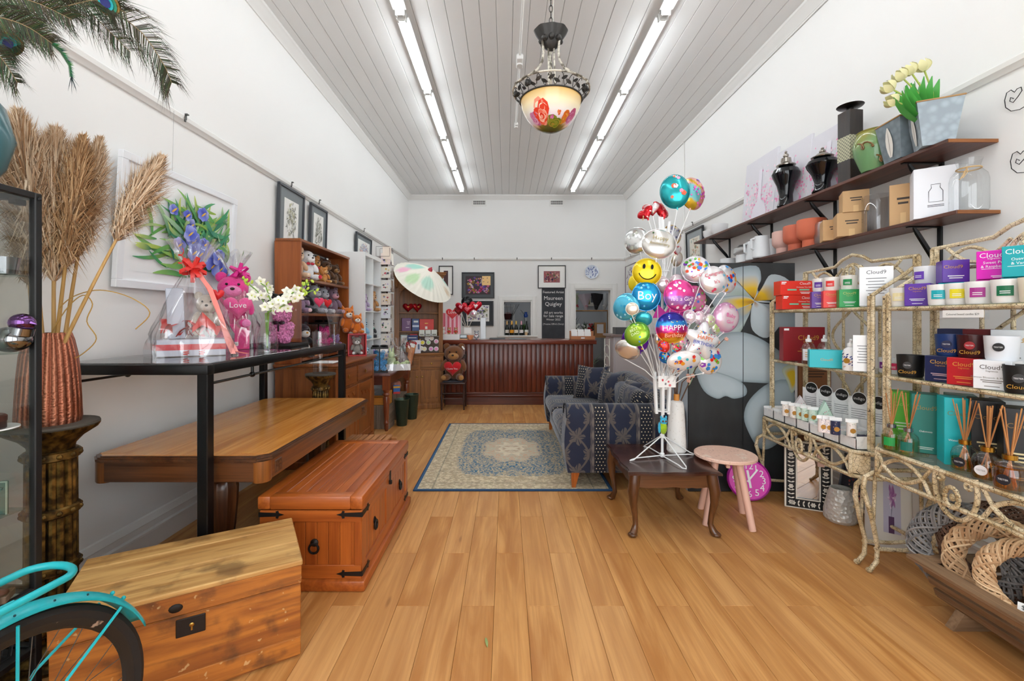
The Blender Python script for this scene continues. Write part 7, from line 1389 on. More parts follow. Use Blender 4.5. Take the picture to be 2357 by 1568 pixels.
def rack(label,y0,y1,zt_,z1,z2,ztop):
    """local frame = world; y0 near end, y1 far end; front at smaller x"""
    t = thing('etagere',label,'shelf rack',(2.16,(y0+y1)/2,0),0,'crackle gilt racks'); ox,oy = 2.16,(y0+y1)/2
    def P(x,y,z):return (x-ox,y-oy,z)
    xf,xb,xt = 2.07,2.33,1.985; L_ = y1-y0; r = .011
    for y in (y0+.03,y1-.03):
        for x,top in ((xf,z1+.06),(xb,ztop)):
            mesh('post',GILT,t,lambda b:(b.tube([P(x,y-.012,zt_),P(x,y-.012,top)],r,8),b.tube([P(x,y+.012,zt_),P(x,y+.012,top)],r,8)))
        mesh('side_scroll',GILT,t,lambda b:b.tube([P(xf,y,z1+.06),P(xf+.06,y,z1+.10),P(xb-.06,y,z1+.19),P(xb,y,z1+.24)],r,8))
    for z in (z1,z2):
        mesh('shelf_rail',GILT,t,lambda b:b.tube([P(xf,y0+.02,z-.012),P(xf,y1-.02,z-.012)],.011,8)); mesh('shelf_rail',GILT,t,lambda b:b.tube([P(xb,y0+.02,z-.012),P(xb,y1-.02,z-.012)],.010,8))
        for y in (y0+.03,y1-.03):mesh('shelf_rail',GILT,t,lambda b:b.tube([P(xf,y,z-.012),P(xb,y,z-.012)],.010,8))
        mesh('glass_shelf',SHELFG,t,lambda b:b.box(xf-.006-ox,xb+.004-ox,y0+.03-oy,y1-.03-oy,z-.006,z),0)
    # crest
    mesh('crest_rail',GILT,t,lambda b:b.tube([P(xb,y0+.02,ztop),P(xb,oy-.16,ztop+.01),P(xb,oy-.09,ztop+.05),P(xb,oy,ztop+.075),P(xb,oy+.09,ztop+.05),P(xb,oy+.16,ztop+.01),P(xb,y1-.02,ztop)],.011,8)); mesh('crest_rail',GILT,t,lambda b:b.tube([P(xb,y0+.02,ztop-.12),P(xb,y1-.02,ztop-.12)],.009,8))
    for s_ in (-1,1):
        mesh('crest_arch',GILT,t,lambda b:b.tube([P(xb-.004,oy+s_*(.12+.3*k/10),ztop-.12+.10*sin(PI*k/10)) for k in range(11)],.009,8)); mesh('crest_arch',GILT,t,lambda b:b.tube([P(xb-.008,oy+s_*(.08+.3*k/10),ztop-.01-.09*sin(PI*k/10)) for k in range(11)],.009,8))
        mesh('crest_hoop',GILT,t,lambda b:b.tube([P(xb,oy+s_*.10*cos(PI*k/10*.5),ztop-.12+.13*sin(PI*k/10*.5)) for k in range(11)],.010,8))
    mesh('crest_rosette',GILT,t,lambda b:rosette(b,P(xb-.01,oy,ztop-.04),.055))
    # back bars and curves
    for q in (.28,.42,.58,.72):mesh('back_bar',GILT,t,lambda b:b.tube([P(xb,y0+L_*q,zt_),P(xb,y0+L_*q,ztop-.12)],.009,8))
    for s_ in (-1,1):mesh('back_curve',GILT,t,lambda b:b.tube([P(xb-.004,oy+s_*(.02+.16*math.sin(PI*k/14)**1.2),z2+.02+(z1-z2-.04)*k/14) for k in range(15)],.009,8)); mesh('back_curve',GILT,t,lambda b:b.tube([P(xb-.004,oy+s_*(.18-.16*math.sin(PI*k/14)**1.2),zt_+.02+(z2-zt_-.04)*k/14) for k in range(15)],.009,8))
    # console table
    ch_ = .07; mesh('table_rail',GILT,t,lambda b:b.tube([P(2.36,y0,zt_-.012),P(xt+ch_,y0,zt_-.012),P(xt,y0+ch_,zt_-.012),P(xt,y1-ch_,zt_-.012),P(xt+ch_,y1,zt_-.012),P(2.36,y1,zt_-.012)],.013,8)); mesh('table_rail',GILT,t,lambda b:b.tube([P(2.36,y0,zt_-.15),P(xt+ch_,y0,zt_-.15),P(xt,y0+ch_,zt_-.15),P(xt,y1-ch_,zt_-.15),P(xt+ch_,y1,zt_-.15),P(2.36,y1,zt_-.15)],.012,8)); mesh('table_rail',GILT,t,lambda b:b.tube([P(2.36,y0,zt_-.012),P(2.36,y1,zt_-.012)],.012,8))
    mesh('table_glass',SHELFG,t,lambda b:(b.m(T(0,0,0)),b.prism([P(2.365,y0,0)[:2],P(xt+ch_,y0,0)[:2],P(xt,y0+ch_,0)[:2],P(xt,y1-ch_,0)[:2],P(xt+ch_,y1,0)[:2],P(2.365,y1,0)[:2]],zt_-.006,zt_)),0)
    for s_ in (-1,1):
        yc = oy+s_*(.115+L_/2-ch_)/2; hl_ = (L_/2-ch_-.115)/2; q_ = hl_*.74
        mesh('apron_oval',GILT,t,lambda b:b.tube([P(xt,yc+q_*(k/5-1),zt_-.08+.052*sin(PI*k/10)) for k in range(11)],.010,8)); mesh('apron_oval',GILT,t,lambda b:b.tube([P(xt-.004,yc+q_*(k/5-1),zt_-.08-.052*sin(PI*k/10)) for k in range(11)],.010,8))
        for e in (-1,1):mesh('apron_brace',GILT,t,lambda b:b.tube([P(xt,yc+e*hl_,zt_-.02),P(xt,yc+e*q_,zt_-.08),P(xt,yc+e*hl_,zt_-.145)],.009,8))
        mesh('apron_hoop',GILT,t,lambda b:b.tube([P(xt,oy+s_*.095*cos(PI/2*k/10),zt_-.06-.14*sin(PI/2*k/10)) for k in range(-3,11)],.010,8)); mesh('apron_curl',GILT,t,lambda b:b.tube([P(xt-.004,oy+s_*(.062+.014*cos(k*.8)),zt_-.035+.014*sin(k*.8)) for k in range(8)],.008,6))
        mesh('corner_post',GILT,t,lambda b:b.tube([P(xt,oy+s_*(L_/2-ch_),zt_-.012),P(xt,oy+s_*(L_/2-ch_),zt_-.15)],.012,8)); mesh('corner_panel',GILT,t,lambda b:(b.m(frm(P(xt+ch_/2,oy+s_*(L_/2-ch_/2),zt_-.08),(s_*1,1,0),(0,0,1))),b.rb(-.04,.04,-.055,.055,-.006,.004,.004),[b.ell((.022*cos(k*PI/4),.03*sin(k*PI/4),.006),(.012,.008,.006),8,5,Matrix.Rotation(k*PI/4,3,'Z')) for k in range(8)]))
    mesh('apron_rosette',GILT,t,lambda b:rosette(b,P(xt-.012,oy,zt_-.105),.055))
    for s_ in (-1,1):
        yl = oy+s_*(L_/2-.02)
        for x,d in ((xt+.03,-1),(2.34,1)):
            zb_ = zt_-.15
            mesh('leg',GILT,t,lambda b:(b.tube([P(x,yl,zb_+.0),P(x+d*.045,yl+s_*.012,zb_-.03),P(x+d*.055,yl+s_*.015,zb_-.09),P(x+d*.02,yl,zb_*.55),P(x-d*.012,yl,.14),P(x-d*.008,yl,.06),P(x+d*.03,yl,.012)],[.012,.013,.013,.012,.011,.012,.012],8),b.tube([P(x+.0,yl,zb_),P(x+d*.01,yl,zb_*.5),P(x-d*.016,yl,.14)],.009,8),b.ell(P(x+d*.035,yl,.014),.015,10,6)))
        mesh('stretcher',GILT,t,lambda b:b.tube([P(xt+.03,yl,.13),P(2.16,yl,.12),P(2.34,yl,.13)],.011,8))
    mesh('stretcher',GILT,t,lambda b:b.tube([P(2.33,y0,.13),P(2.33,y1,.13)],.011,8))
    return t
rack('crackled cream and gold rack nearer the tall cupboard',2.52,3.53,.635,1.455,1.075,1.742)
rack('crackled cream and gold rack at the right edge of the picture',1.50,2.475,.70,1.45,1.08,1.765)
GP,WH,GY = 'c8963c','f4f4f4','8a8a8a'
def marks(w_,h_,brand_c,lines_c,name=None,top=.72,sc=1.0,metal=0):
    m = [('t','Cloud9',min(w_*.25,h_*.2)*sc,0,h_*top,brand_c,metal),('t','fragrances',min(w_*.09,h_*.07)*sc,0,h_*(top-.09),brand_c,metal)]
    if name:m += [('t',name,min(w_*.11,h_*.09),0,h_*.38,lines_c)]
    m += [('l',0,w_*.6,h_*.3,2,lines_c,h_*.06),('l',0,w_*.4,h_*.1,1,lines_c,h_*.05)]
    return tuple(m)
# -- rack A, top shelf
zA = 1.4555
for i,(z,x,l_) in enumerate(((zA,2.20,'lower of two flat red gift set boxes on the farther rack'),(zA+.1055,2.185,'upper of two flat red gift set boxes on the farther rack'))):
    carton('gift_set_box',l_,(x,3.36,z),.31,.095,.105,R(-4),'e8301f',marks=(('t','Cloud9',.026,.02,.077,WH),('t','Christmas Trio Gift Set',.013,.02,.054,WH),('b',-.105,-.04,.034,.045,'7ec8a8'),('b',-.02,.05,.034,.045,'7ec8a8'),('b',.07,.14,.034,.045,'7ec8a8'),('l',.02,.07,.02,2,WH,.009),('b',-.148,-.12,.08,.086,WH),('b',-.146,-.112,.09,.098,WH)),group='red gift sets')
def candle(label,X,D,z,r,h_,glass,lab_c,rz=0,txt=None,wax='f2ede2',round_lab=None,brand=None,h_taper=.9,gl=.25):
    t = thing('jar_candle',label,'candle',(X,D,z),rz,'jar candles'); mesh('jar',flat(glass,gl),t,lambda b:b.lathe([(0,.004),(r*h_taper*.93,0),(r*h_taper,h_*.08),(r,h_),(r*.94,h_),(r*.9,h_*.86),(0,h_*.85)],36)); mesh('wax',flat(wax,.5),t,lambda b:b.lathe([(r*.91,h_*.855),(r*.5,h_*.865),(0,h_*.865)],24))
    rr = r*(.97)
    if lab_c:
        w_ = r*.75
        o = mesh('label',flat(lab_c,.5),t,lambda b:b.grid(lambda u,v:((rr+.0025)*math.sin((u-.5)*1.0),-(rr+.0025)*cos((u-.5)*1.0),h_*(.3+.42*v)),6,1),0)
        mesh('print_lines',WHITEP,o,lambda b:[b.grid(lambda u,v:((rr+.0032)*math.sin((u-.5)*.6),-(rr+.0032)*cos((u-.5)*.6),h_*(.48-.08*k+.03*v)),4,1) for k in range(2)],0)
    if round_lab:
        mesh('round_label',flat(round_lab,.5),t,lambda b:(b.m(frm((0,-rr-.003,h_*.55),(1,0,0),(0,0,1))),b.prism([(.018*cos(k*PI/10),.018*sin(k*PI/10)) for k in range(20)],-.006,.0005)),0); text('TESTER',.0085,frm((0,-rr-.0038,h_*.55-.003),(1,0,0),(0,0,1)),WHITEP,t)
    if brand:text('Cloud9',r*.42,frm((0,-rr-.002,h_*.18),(1,0,0),(0,0,1)),flat(GP,.4,.5),t)
    return t
sm = [('small purple candle box on the farther rack',1885,'5a2d98','5a2d98',2.12,3.03),('small red candle box on the farther rack',1912,'e8301f','e0302a',2.135,2.93),('green candle box on the farther rack',1952,'0f9a48','138a4a',2.16,2.81)]
for l_,px,c_,lc,X,D in sm:
    w_ = .092 if c_ != '0f9a48' else .105
    carton('candle_box',l_,(gx(px,D),D,zA),w_,.09,.112,R(-28),c_,marks=marks(w_,.112,GP if c_ != '0f9a48' else 'b8c86a',WH),group='small candle boxes')
    candle('white jar candle with %s label standing on the %s box' % ({'5a2d98':('purple','small purple'),'e8301f':('red','small red'),'0f9a48':('green','green')}[c_]),gx(px,D)+.01,D+.005,zA+.1125,.045,.088,'efece6',lc,R(-48))
def acsign(label,loc,w_,h_,rz,lines,head=None):
    t = thing('acrylic_sign',label,'sign',loc,rz); mesh('sheet',flat('eef0f2',.2),t,lambda b:b.rb(-w_/2,w_/2,-.002,.002,.006,h_,.001)); mesh('foot',GLASS,t,lambda b:b.rb(-w_/2,w_/2,-.025,.03,0,.006,.001))
    if head:text(head,w_*.2,frm((0,-.0025,h_*.82),(1,0,0),(0,0,1)),flat('55585c',.6),t)
    mesh('print_lines',flat('77797c',.6),t,lambda b:[b.box(-w_*.3*(1-.2*(k % 2)),w_*.3*(1-.2*(k % 2)),-.0027,-.002,h_*(.7-k*.075),h_*(.7-k*.075)+.004) for k in range(lines)],0)
acsign('clear acrylic price sign at the near end of the top shelf, farther rack',(2.16,2.625,zA),.155,.235,R(-35),6,'Cloud9')
# shelf 2 of rack A
zB = 1.0755
carton('gift_set_box','large dark red gift set box on the second shelf of the farther rack',(2.19,3.33,zB),.29,.06,.25,R(-5),'8a1420',marks=(('t','Cloud9',.05,.03,.155,GP,.4),('t','fragrances',.017,.03,.135,GP),('t','PINK GRAPEFRUIT',.014,.03,.085,GP),('l',.03,.15,.07,1,GP,.01),('b',-.14,-.105,.225,.24,WH)))
def pump(label,X,D,z,body,lab,h_,r):
    t = thing('pump_bottle',label,'bottle',(X,D,z),R(-30),'pump bottles'); mesh('bottle',body,t,lambda b:b.lathe([(0,.003),(r*.95,0),(r,.01),(r,h_*.55),(r*.8,h_*.66),(r*.35,h_*.73),(r*.33,h_*.76)],24)); mesh('collar',WHITEP,t,lambda b:b.lathe([(r*.45,h_*.74),(r*.45,h_*.83),(r*.2,h_*.85),(r*.2,h_*.92),(0,h_*.92)],16)); mesh('nozzle',WHITEP,t,lambda b:(b.rb(-.006,.006,-.03,.008,h_*.92,h_*.97,.003),b.rb(-.004,.004,-.034,-.026,h_*.9,h_*.96,.002)))
    if lab:mesh('label',flat(lab,.5),t,lambda b:b.grid(lambda u,v:((r+.001)*math.sin((u-.5)*2),-(r+.001)*cos((u-.5)*2),h_*(.12+.38*v)),8,1),0); mesh('print_lines',GOLDT,t,lambda b:[b.grid(lambda u,v:((r+.0016)*math.sin((u-.5)*1.1),-(r+.0016)*cos((u-.5)*1.1),h_*(.38-.07*k+.02*v)),4,1) for k in range(3)],0)
    return t
AMB = clear('soap_glass',(.93,.91,.84),1.45,.08)
pump('clear pump soap bottle with white label beside the dark red box',gx(1861,3.1),3.1,zB,AMB,'eef0f4',.205,.04); pump('second clear pump soap bottle behind the turquoise box',gx(1897,3.12),3.12,zB,AMB,'eef0f4',.205,.04)
carton('gift_box','turquoise lidded gift box on the second shelf of the farther rack',(gx(1904,2.87),2.87,zB),.2,.1,.112,R(-28),'14b8c4',marks=(('t','Cloud9',.022,-.01,.045,GP),))
lo = pump('white lotion pump bottle with blue flowers and gold disc',gx(1958,2.70),2.70,zB,flat('f2f2f2',.3),None,.195,.041); mesh('flower_pattern',painted(.4),lo,lambda b:[(b.m(frm((.0418*math.sin(a),-.0418*cos(a),z_),(cos(a),math.sin(a),0),(0,0,1))),setattr(b,'c',c_),b.leaf((-.006,-.004),(.007,.005),.007,0)) for a,z_,c_ in [(rnd.uniform(-1.6,1.6),rnd.uniform(.02,.1),rnd.choice((H('1f2f78'),H('2a3f98'),H('e0b8a0')))) for _ in range(46)]],0); mesh('gold_disc',GOLDT,lo,lambda b:(b.m(frm((-.024,-.035,.06),(.82,-.57,0),(0,0,1))),b.prism([(.016*cos(k*PI/8),.016*sin(k*PI/8)) for k in range(16)],-.004,.002)),0)
acsign('clear acrylic product card at the near end of the second shelf, farther rack',(gx(1988,2.60),2.60,zB),.1,.215,R(-32),7)
# soap trays on the table of rack A
zC_ = .636
g = G('marbled_card'); MARB = g.done(g.mix(g.noise(9,5,None,None,1.5).sm(.45,.7),H('f2f2f2'),H('d2d4d8')),.5)
FLW = [('f0c8c8','4a7a4a','f6f0ea'),('8fd0b0','3a8a6a','d8eee0'),('26346e','8a9ad0','f4e8e4'),('1c2444','e8b8b0','2a3050')]
def fpat(b,w_,h_,pal,n_,seed,z):
    r_ = random.Random(seed)
    for i in range(n_):
        b.c = H(r_.choice(pal[:2])); x = r_.uniform(-w_*.42,w_*.42); y = r_.uniform(h_*.08,h_*.92); a = r_.uniform(0,6.28); l_ = min(w_,h_)*.12; b.leaf((x-l_*cos(a)*.5,y-l_*sin(a)*.5),(x+l_*cos(a)*.5,y+l_*sin(a)*.5),l_*.55,z+.00003*i)
ordn = ('first','second','third','fourth','fifth','sixth','seventh')
for i in range(7):
    D_ = 3.43-i*.133; X_ = 2.10
    t = thing('soap_tray','white marbled card tray of soaps, %s from the tall cupboard' % ordn[i],'display tray',(X_,D_,zC_),R(-90),'soap trays'); w_,d = .125,.2
    mesh('tray',MARB,t,lambda b:(b.box(-w_/2,w_/2,-d/2,d/2,0,.004),b.box(-w_/2,w_/2,-d/2,-d/2+.003,0,.062),b.box(-w_/2,-w_/2+.003,-d/2,d/2,0,.075),b.box(w_/2-.003,w_/2,-d/2,d/2,0,.075),b.box(-w_/2,w_/2,d/2-.003,d/2,0,.08)),0)
    for k in range(4):
        pal = FLW[(i//2) % 4]; o = mesh('soap_bar',flat(pal[2],.5),t,lambda b:b.rb(-w_/2+.008,w_/2-.008,-d/2+.012+k*.046,-d/2+.05+k*.046,.005,.058+.006*(k % 2),.003)); mesh('wrapper_flowers',painted(.5),o,lambda b:(b.m(T(0,-d/2+.012+k*.046,.0595+.006*(k % 2))),fpat(b,w_-.016,.038,pal,10,i*9+k,0)),0)
for i in range(6):
    D_ = 3.32-i*.15; X_ = 2.255
    t = thing('header_card','grey header card with round black logo above the soap trays, %s from the cupboard' % ordn[i],'sign',(X_,D_,zC_),R(-62),'soap header cards'); h_ = .27-.0*i
    mesh('card',MARB,t,lambda b:b.box(-.062,.062,-.001,.001,0,h_-.03),0)
    mesh('logo_rim',WHITEP,t,lambda b:(b.m(frm((0,-.0012,h_-.03),(1,0,0),(0,0,1))),b.prism([(.042*cos(k*PI/14),.042*sin(k*PI/14)) for k in range(28)],-.0015,.001)),0); mesh('logo_disc',flat('101012',.5),t,lambda b:(b.m(frm((0,-.0022,h_-.03),(1,0,0),(0,0,1))),b.prism([(.038*cos(k*PI/14),.038*sin(k*PI/14)) for k in range(28)],0,.001)),0)
    text('indigo',.026,frm((0,-.004,h_-.038),(1,0,0),(0,0,1)),flat('d8d8d8',.6),t); mesh('print_lines',flat('7a7c80',.7),t,lambda b:[b.box(-.045,.045*(1-.3*(k % 2)),-.002,-.0012,h_-.1-k*.014,h_-.097-k*.014) for k in range(5)],0)
tubes = [(1809,3.18,0),(1827,3.12,0),(1842,3.08,1),(1854,3.03,1),(1871,2.98,1),(1893,2.72,2),(1907,2.70,2),(1923,2.66,3),(1960,2.62,0)]
for i,(px,D_,pl) in enumerate(tubes):
    pal = FLW[pl]; X_ = gx(px,D_); t = thing('hand_cream','upright flowered hand cream tube with gold disc, %s along the soap trays' % ('first','second','third','fourth','fifth','sixth','seventh','eighth','ninth')[i],'tube',(X_,D_,zC_+.066),R(-22),'hand cream tubes')
    mesh('tube',flat(pal[2],.4),t,lambda b:(b.lathe([(.024,.0),(.025,.01),(.0235,.08)],20))); mesh('crimp',WHITEP,t,lambda b:b.rb(-.031,.031,-.004,.004,.08,.10,.001)); mesh('pattern',painted(.4),t,lambda b:(b.m(frm((0,-.0255,0),(1,0,0),(0,0,1))),fpat(b,.042,.085,pal,20,i,0)),0); mesh('gold_disc',flat('b07c2c',.4,.3),t,lambda b:(b.m(frm((0,-.0268,.035),(1,0,0),(0,0,1))),b.prism([(.014*cos(k*PI/8),.014*sin(k*PI/8)) for k in range(16)],0,.0006)),0)
for px,D_,h_,c_,side,l_ in ((1842,3.28,.11,'f2e8ea','e8a8c0','pink roofed house shaped soap box among the trays'),(1898,2.95,.13,'c4e4d4','3cb07c','green roofed house shaped soap box among the trays')):
    t = thing('house_soap_box',l_,'box',(gx(px,D_),D_,zC_+.08),R(-25)); mesh('gable',flat(c_,.5),t,lambda b:(b.m(frm((0,.03,0),(1,0,0),(0,0,1))),b.prism([(-.06,0),(.06,0),(.045,.03),(0,h_),(-.045,.03)],0,.06)),0); mesh('roof',flat(side,.5),t,lambda b:b.add([(.047,-.031,.03),(.047,.031,.03),(.0,.031,h_+.002),(0,-.031,h_+.002)],[(0,1,2,3)]),0); mesh('pattern',painted(.5),t,lambda b:(b.m(frm((0,-.0305,0),(1,0,0),(0,0,1))),fpat(b,.06,h_*.6,('3a6a4a','e0a0b0'),14,3,0)),0)
# brown card behind rack A
t = carton('brown_board','brown kraft notice board leaning behind the farther rack',(2.48,3.62,.4),.26,.02,.62,R(0),'8a5a38','board',marks=(('l',0,.18,.44,3,'4a3018',.022),),ro=.8); t.location.z = 0; t.location.z = 0.0
for c_ in t.children:
    c_.location.z += .52
mesh('lower_panel',flat('8a5a38',.8),t,lambda b:b.box(-.13,.13,-.01,.01,.0005,.52),0)
# -- rack B top shelf
zD = 1.4505
def rb_(px,X):return (X,dX(px,X))
for l_,px,X,c_,lc in (('white jar candle with cream label, first on the near rack',2074,2.12,'ece9e0','e8dca8'),('white jar candle with turquoise label on the near rack',2165,2.11,'eeeeec','18a8b4'),('white jar candle with yellow label on the near rack',2208,2.12,'eeeeec','e8d820'),('white jar candle with magenta label on the near rack',2255,2.115,'eeeeec','a8348c'),('white jar candle with green label on the near rack',2318,2.11,'eeeeec','0f6a44'),('cream jar candle at the right edge of the near rack',2385,2.11,'ece4d0','d8c8a0')):
    X,D = rb_(px,X); candle(l_,X,D,zD,.05,.1,c_,lc,R(-55))
X,D = rb_(2116,2.14); carton('candle_box','purple candle box in the front row of the near rack',(X,D,zD),.1,.1,.115,R(-52),'5a2ba0',marks=marks(.1,.115,GP,WH),group='coloured candle boxes')
for k,(px,c_) in enumerate(((2135,'5a2ba0'),(2195,'18a8b4'),(2285,'c8289a'),(2345,'0fa0a8'))):X,D = rb_(px,2.255); carton('candle_box','%s candle box hidden in the back row of the near rack' % ('purple','turquoise','magenta','teal')[k],(X,D,zD),.1,.1,.115,R(-52),c_,group='coloured candle boxes')
X,D = rb_(2131,2.255); candle('white jar candle with purple label on the upper row of the near rack',X,D,zD+.1155,.05,.1,'eeeeec','6a3ab0',R(-80))
X,D = rb_(2192,2.255); carton('candle_box','purple candle box on the upper row of the near rack',(X,D,zD+.1155),.1,.1,.112,R(-30),'5a2ba0',marks=(('t','Cloud9',.024,-.01,.07,GP),('l',0,.06,.03,2,WH,.01),('sl',0,.05,.08,4,WH,.018)),group='coloured candle boxes')
X,D = rb_(2295,2.255); carton('candle_box','magenta candle box reading Sweet Pea & Raspberry on the near rack',(X,D,zD+.1155),.115,.1,.13,R(-58),'e00cb4',marks=(('t','Cloud9',.032,0,.098,WH),('t','fragrances',.01,0,.09,WH),('t','Sweet Pea',.017,0,.07,WH),('t','& Raspberry',.017,0,.052,WH),('l',0,.08,.046,1,WH,.004),('l',.02,.06,.012,2,WH,.006)),group='coloured candle boxes')
X,D = rb_(2357,2.25); carton('candle_box','teal candle box reading Oatmeal & Vanilla at the right edge',(X,D,zD+.1155),.115,.1,.135,R(-58),'0fa4ac',marks=(('t','Cloud9',.032,0,.1,WH),('t','Oatmeal',.017,0,.072,WH),('t','& Vanilla',.017,0,.054,WH),('l',0,.08,.046,1,WH,.004)),group='coloured candle boxes')
Dm = dX(2215,2.05); t = thing('price_strip','white price strip reading Coloured boxed candles $29 on the near rack','sign',(2.05,Dm,zD-.06),R(-90)); mesh('strip',PAPER,t,lambda b:b.box(-.09,.09,-.001,.001,0,.034),0); mesh('sleeve',GLASS,t,lambda b:b.box(-.11,.11,.0015,.0025,-.006,.05),0); text('Coloured boxed candles $29',.0125,frm((0,-.0016,.011),(1,0,0),(0,0,1)),flat('222222',.7),t)
# rack B second shelf
zE = 1.0805
for l_,px,X,lc in (('small frosted jar candle with purple label behind the black candle',2040,2.16,'7a2a88'),('small frosted jar candle with pink label behind the black candle',2062,2.15,'d8205a')):X,D = rb_(px,X); candle(l_,X,D,zE,.038,.085,'dfe3e2',lc,R(-60))
X,D = rb_(2096,2.13); candle('matt black jar candle on the second shelf of the near rack',X,D,zE,.058,.115,'0f0f10',None,R(-55),round_lab='3a3a3c',brand=1,wax='1a1a1a',gl=.5)
for l_,px,X,c_,bc,lc in (('navy candle box on the second shelf of the near rack',2177,2.14,'101c4a',GP,'c8a8b0'),('bright red candle box on the second shelf of the near rack',2231,2.135,'b81420','d89a3c','d8903c'),('white candle box reading Mimosa Blossom & Mandarin',2296,2.13,'eceef2','55504a','7a7670')):
    X,D = rb_(px,X); carton('candle_box',l_,(X,D,zE),.118,.115,.125,R(-64),c_,marks=marks(.118,.125,bc,lc,None if 'white' not in l_ else 'Mimosa Blossom & Mandarin',.70,1.05),group='testers and boxes')
X,D = rb_(2352,2.11); candle('matt black jar candle at the right edge of the second shelf',X,D,zE,.055,.115,'0f0f10',None,R(-58),round_lab='3a3a3c',brand=1,wax='1a1a1a',gl=.5)
for l_,px,X,c_,rl in (('navy blue tester candle on top of the navy box',2187,2.15,'16356e','20264a'),('dark red tester candle on top of the red box',2240,2.15,'3c0d12','a02028'),('white tester candle on top of the white box',2306,2.14,'e4e8ee','1c1c1e')):X,D = rb_(px,X); candle(l_,X,D,zE+.1255,.056,.105,c_,None,R(-58),round_lab=rl,brand=1 if c_ != 'e4e8ee' else None,wax='3a3a48',gl=.35)
for k,(px,c_) in enumerate(((2200,'14204c'),(2262,'6a1018'),(2330,'e8eaee'))):X,D = rb_(px,2.27); carton('candle_box','%s candle box standing behind the tester candles' % ('dark navy','maroon','second white')[k],(X,D,zE),.11,.1,.255,R(-64),c_,marks=() if k < 2 else (('t','Cloud9',.03,.02,.2,GP),('l',0,.08,.13,2,'7a7670',.012)),group='testers and boxes')
# rack B table
zF = .701
for l_,px,X,c_,h_,bc,nm in (('lime green diffuser box on the near rack table',2078,2.19,'5ac01e',.285,'9ad05a',None),('dark teal diffuser box on the near rack table',2128,2.16,'0a7f74',.30,'9a8a50','Oakmoss'),('turquoise diffuser box on the near rack table',2200,2.13,'12b4bc',.315,'7a8a60','Water Flowers'),('black diffuser box on the near rack table',2268,2.17,'121214',.32,'8a6a3a',None),('white backed black diffuser box at the right edge',2345,2.14,'101012',.315,'8a6a3a',None)):
    X,D = rb_(px,X); mk = [('t','Cloud9',.03,-.0,h_*.74,bc,.3)]; mk += [('t',nm,.013,0,h_*.36,WH)] if nm else [('l',0,.07,h_*.4,3,'d8c89a' if c_[0] == '1' else 'e0f0d0',.016)]; mk += [('l',0,.06,.03,2,'d8e8e0',.008),('sl',0,.06,h_*.45,4,'c8a860',.022)]
    carton('diffuser_box',l_,(X,D,zF),.108,.108,h_,R(-38) if c_ != '12b4bc' else R(-30),c_,marks=tuple(mk),group='diffuser boxes')
X,D = rb_(2210,2.28); carton('diffuser_box','second dark teal diffuser box at the back of the near rack table',(X,D,zF),.11,.11,.305,R(-38),'0a6f66',group='diffuser boxes'); X,D = rb_(2318,2.29); carton('diffuser_box','pale grey diffuser box at the back of the near rack table',(X,D,zF),.1,.1,.315,R(-38),'c4c8cc',group='diffuser boxes')
REED = wood('reed','d39a5e','a8693a','z',.6); DGL = clear('diffuser_glass',(.97,.96,.92),1.47,.05)
def diffuser(label,px,D,r,h_,cap,liq,lvl,lab,labc,nreed,seed):
    X = gx(px,D); r_ = random.Random(seed); t = thing('reed_diffuser',label,'diffuser',(X,D,zF),R(-40),'reed diffusers')
    mesh('bottle',DGL,t,lambda b:b.lathe([(0,.004),(r*.95,.0),(r,.008),(r,h_*.55),(r*.85,h_*.72),(r*.5,h_*.82),(r*.36,h_*.86),(r*.36,h_*.9)],32,cap=False),60)
    mesh('oil',clear('oil_'+liq,H(liq),1.4,.06),t,lambda b:b.lathe([(0,.008),(r*.9,.008),(r*.93,.014),(r*.93,h_*lvl),(0,h_*lvl)],28)); mesh('collar',flat(cap,.2,.9),t,lambda b:b.lathe([(r*.42,h_*.86),(r*.45,h_*.87),(r*.45,h_),(r*.3,h_),(r*.28,h_*.9)],24))
    for k in range(nreed):
        a = r_.uniform(0,6.28); e = r_.uniform(.3,1); mesh('reed',REED,t,lambda b:b.tube([(-r*.7*e*cos(a),-r*.7*e*sin(a),.012),(r*.1*cos(a),r*.1*sin(a),h_),(r*1.05*e*cos(a),r*1.05*e*sin(a),h_+.16+.03*r_.random())],.0024,5))
    mesh('label',flat(lab,.5),t,lambda b:b.grid(lambda u,v:((r+.001)*math.sin((u-.72)*1.1),-(r+.001)*cos((u-.72)*1.1),h_*(.2+.32*v)),6,1),0) if labc == 'sq' else mesh('label',flat(lab,.5),t,lambda b:(b.m(frm((-r*.5,-r*.9,h_*.33),(.87,-.5,0),(0,0,1))),b.prism([(.021*cos(k*PI/10),.021*sin(k*PI/10)) for k in range(20)],-.002,.0015)),0)
    if labc != 'sq':text('TESTER',.0095,frm((-r*.5-.0012,-r*.9-.002,h_*.31),(.87,-.5,0),(0,0,1)),flat('8a8a8a' if lab[0] == 'e' else 'f0f0f0',.6),t)
diffuser('reed diffuser with green label, first on the near rack table',2052,2.352,.043,.135,'a8a8ac','cfe070',.55,'1f9a4a','sq',7,1); diffuser('reed diffuser with teal label in front of the dark teal box',2091,2.262,.043,.135,'a8a8ac','eef0d8',.55,'0a6a5c','sq',8,2)
diffuser('reed diffuser with black tester label and gold collar',2221,2.02,.047,.14,'c09038','e8c850',.42,'1a1c26','rd',9,3); diffuser('reed diffuser with white tester label and gold collar',2273,1.91,.05,.14,'c09038','e8c050',.3,'e8eaf0','rd',9,4); diffuser('reed diffuser with black tester label nearest the right edge',2325,1.80,.05,.14,'c09038','e8b860',.68,'1a1c26','rd',10,5)
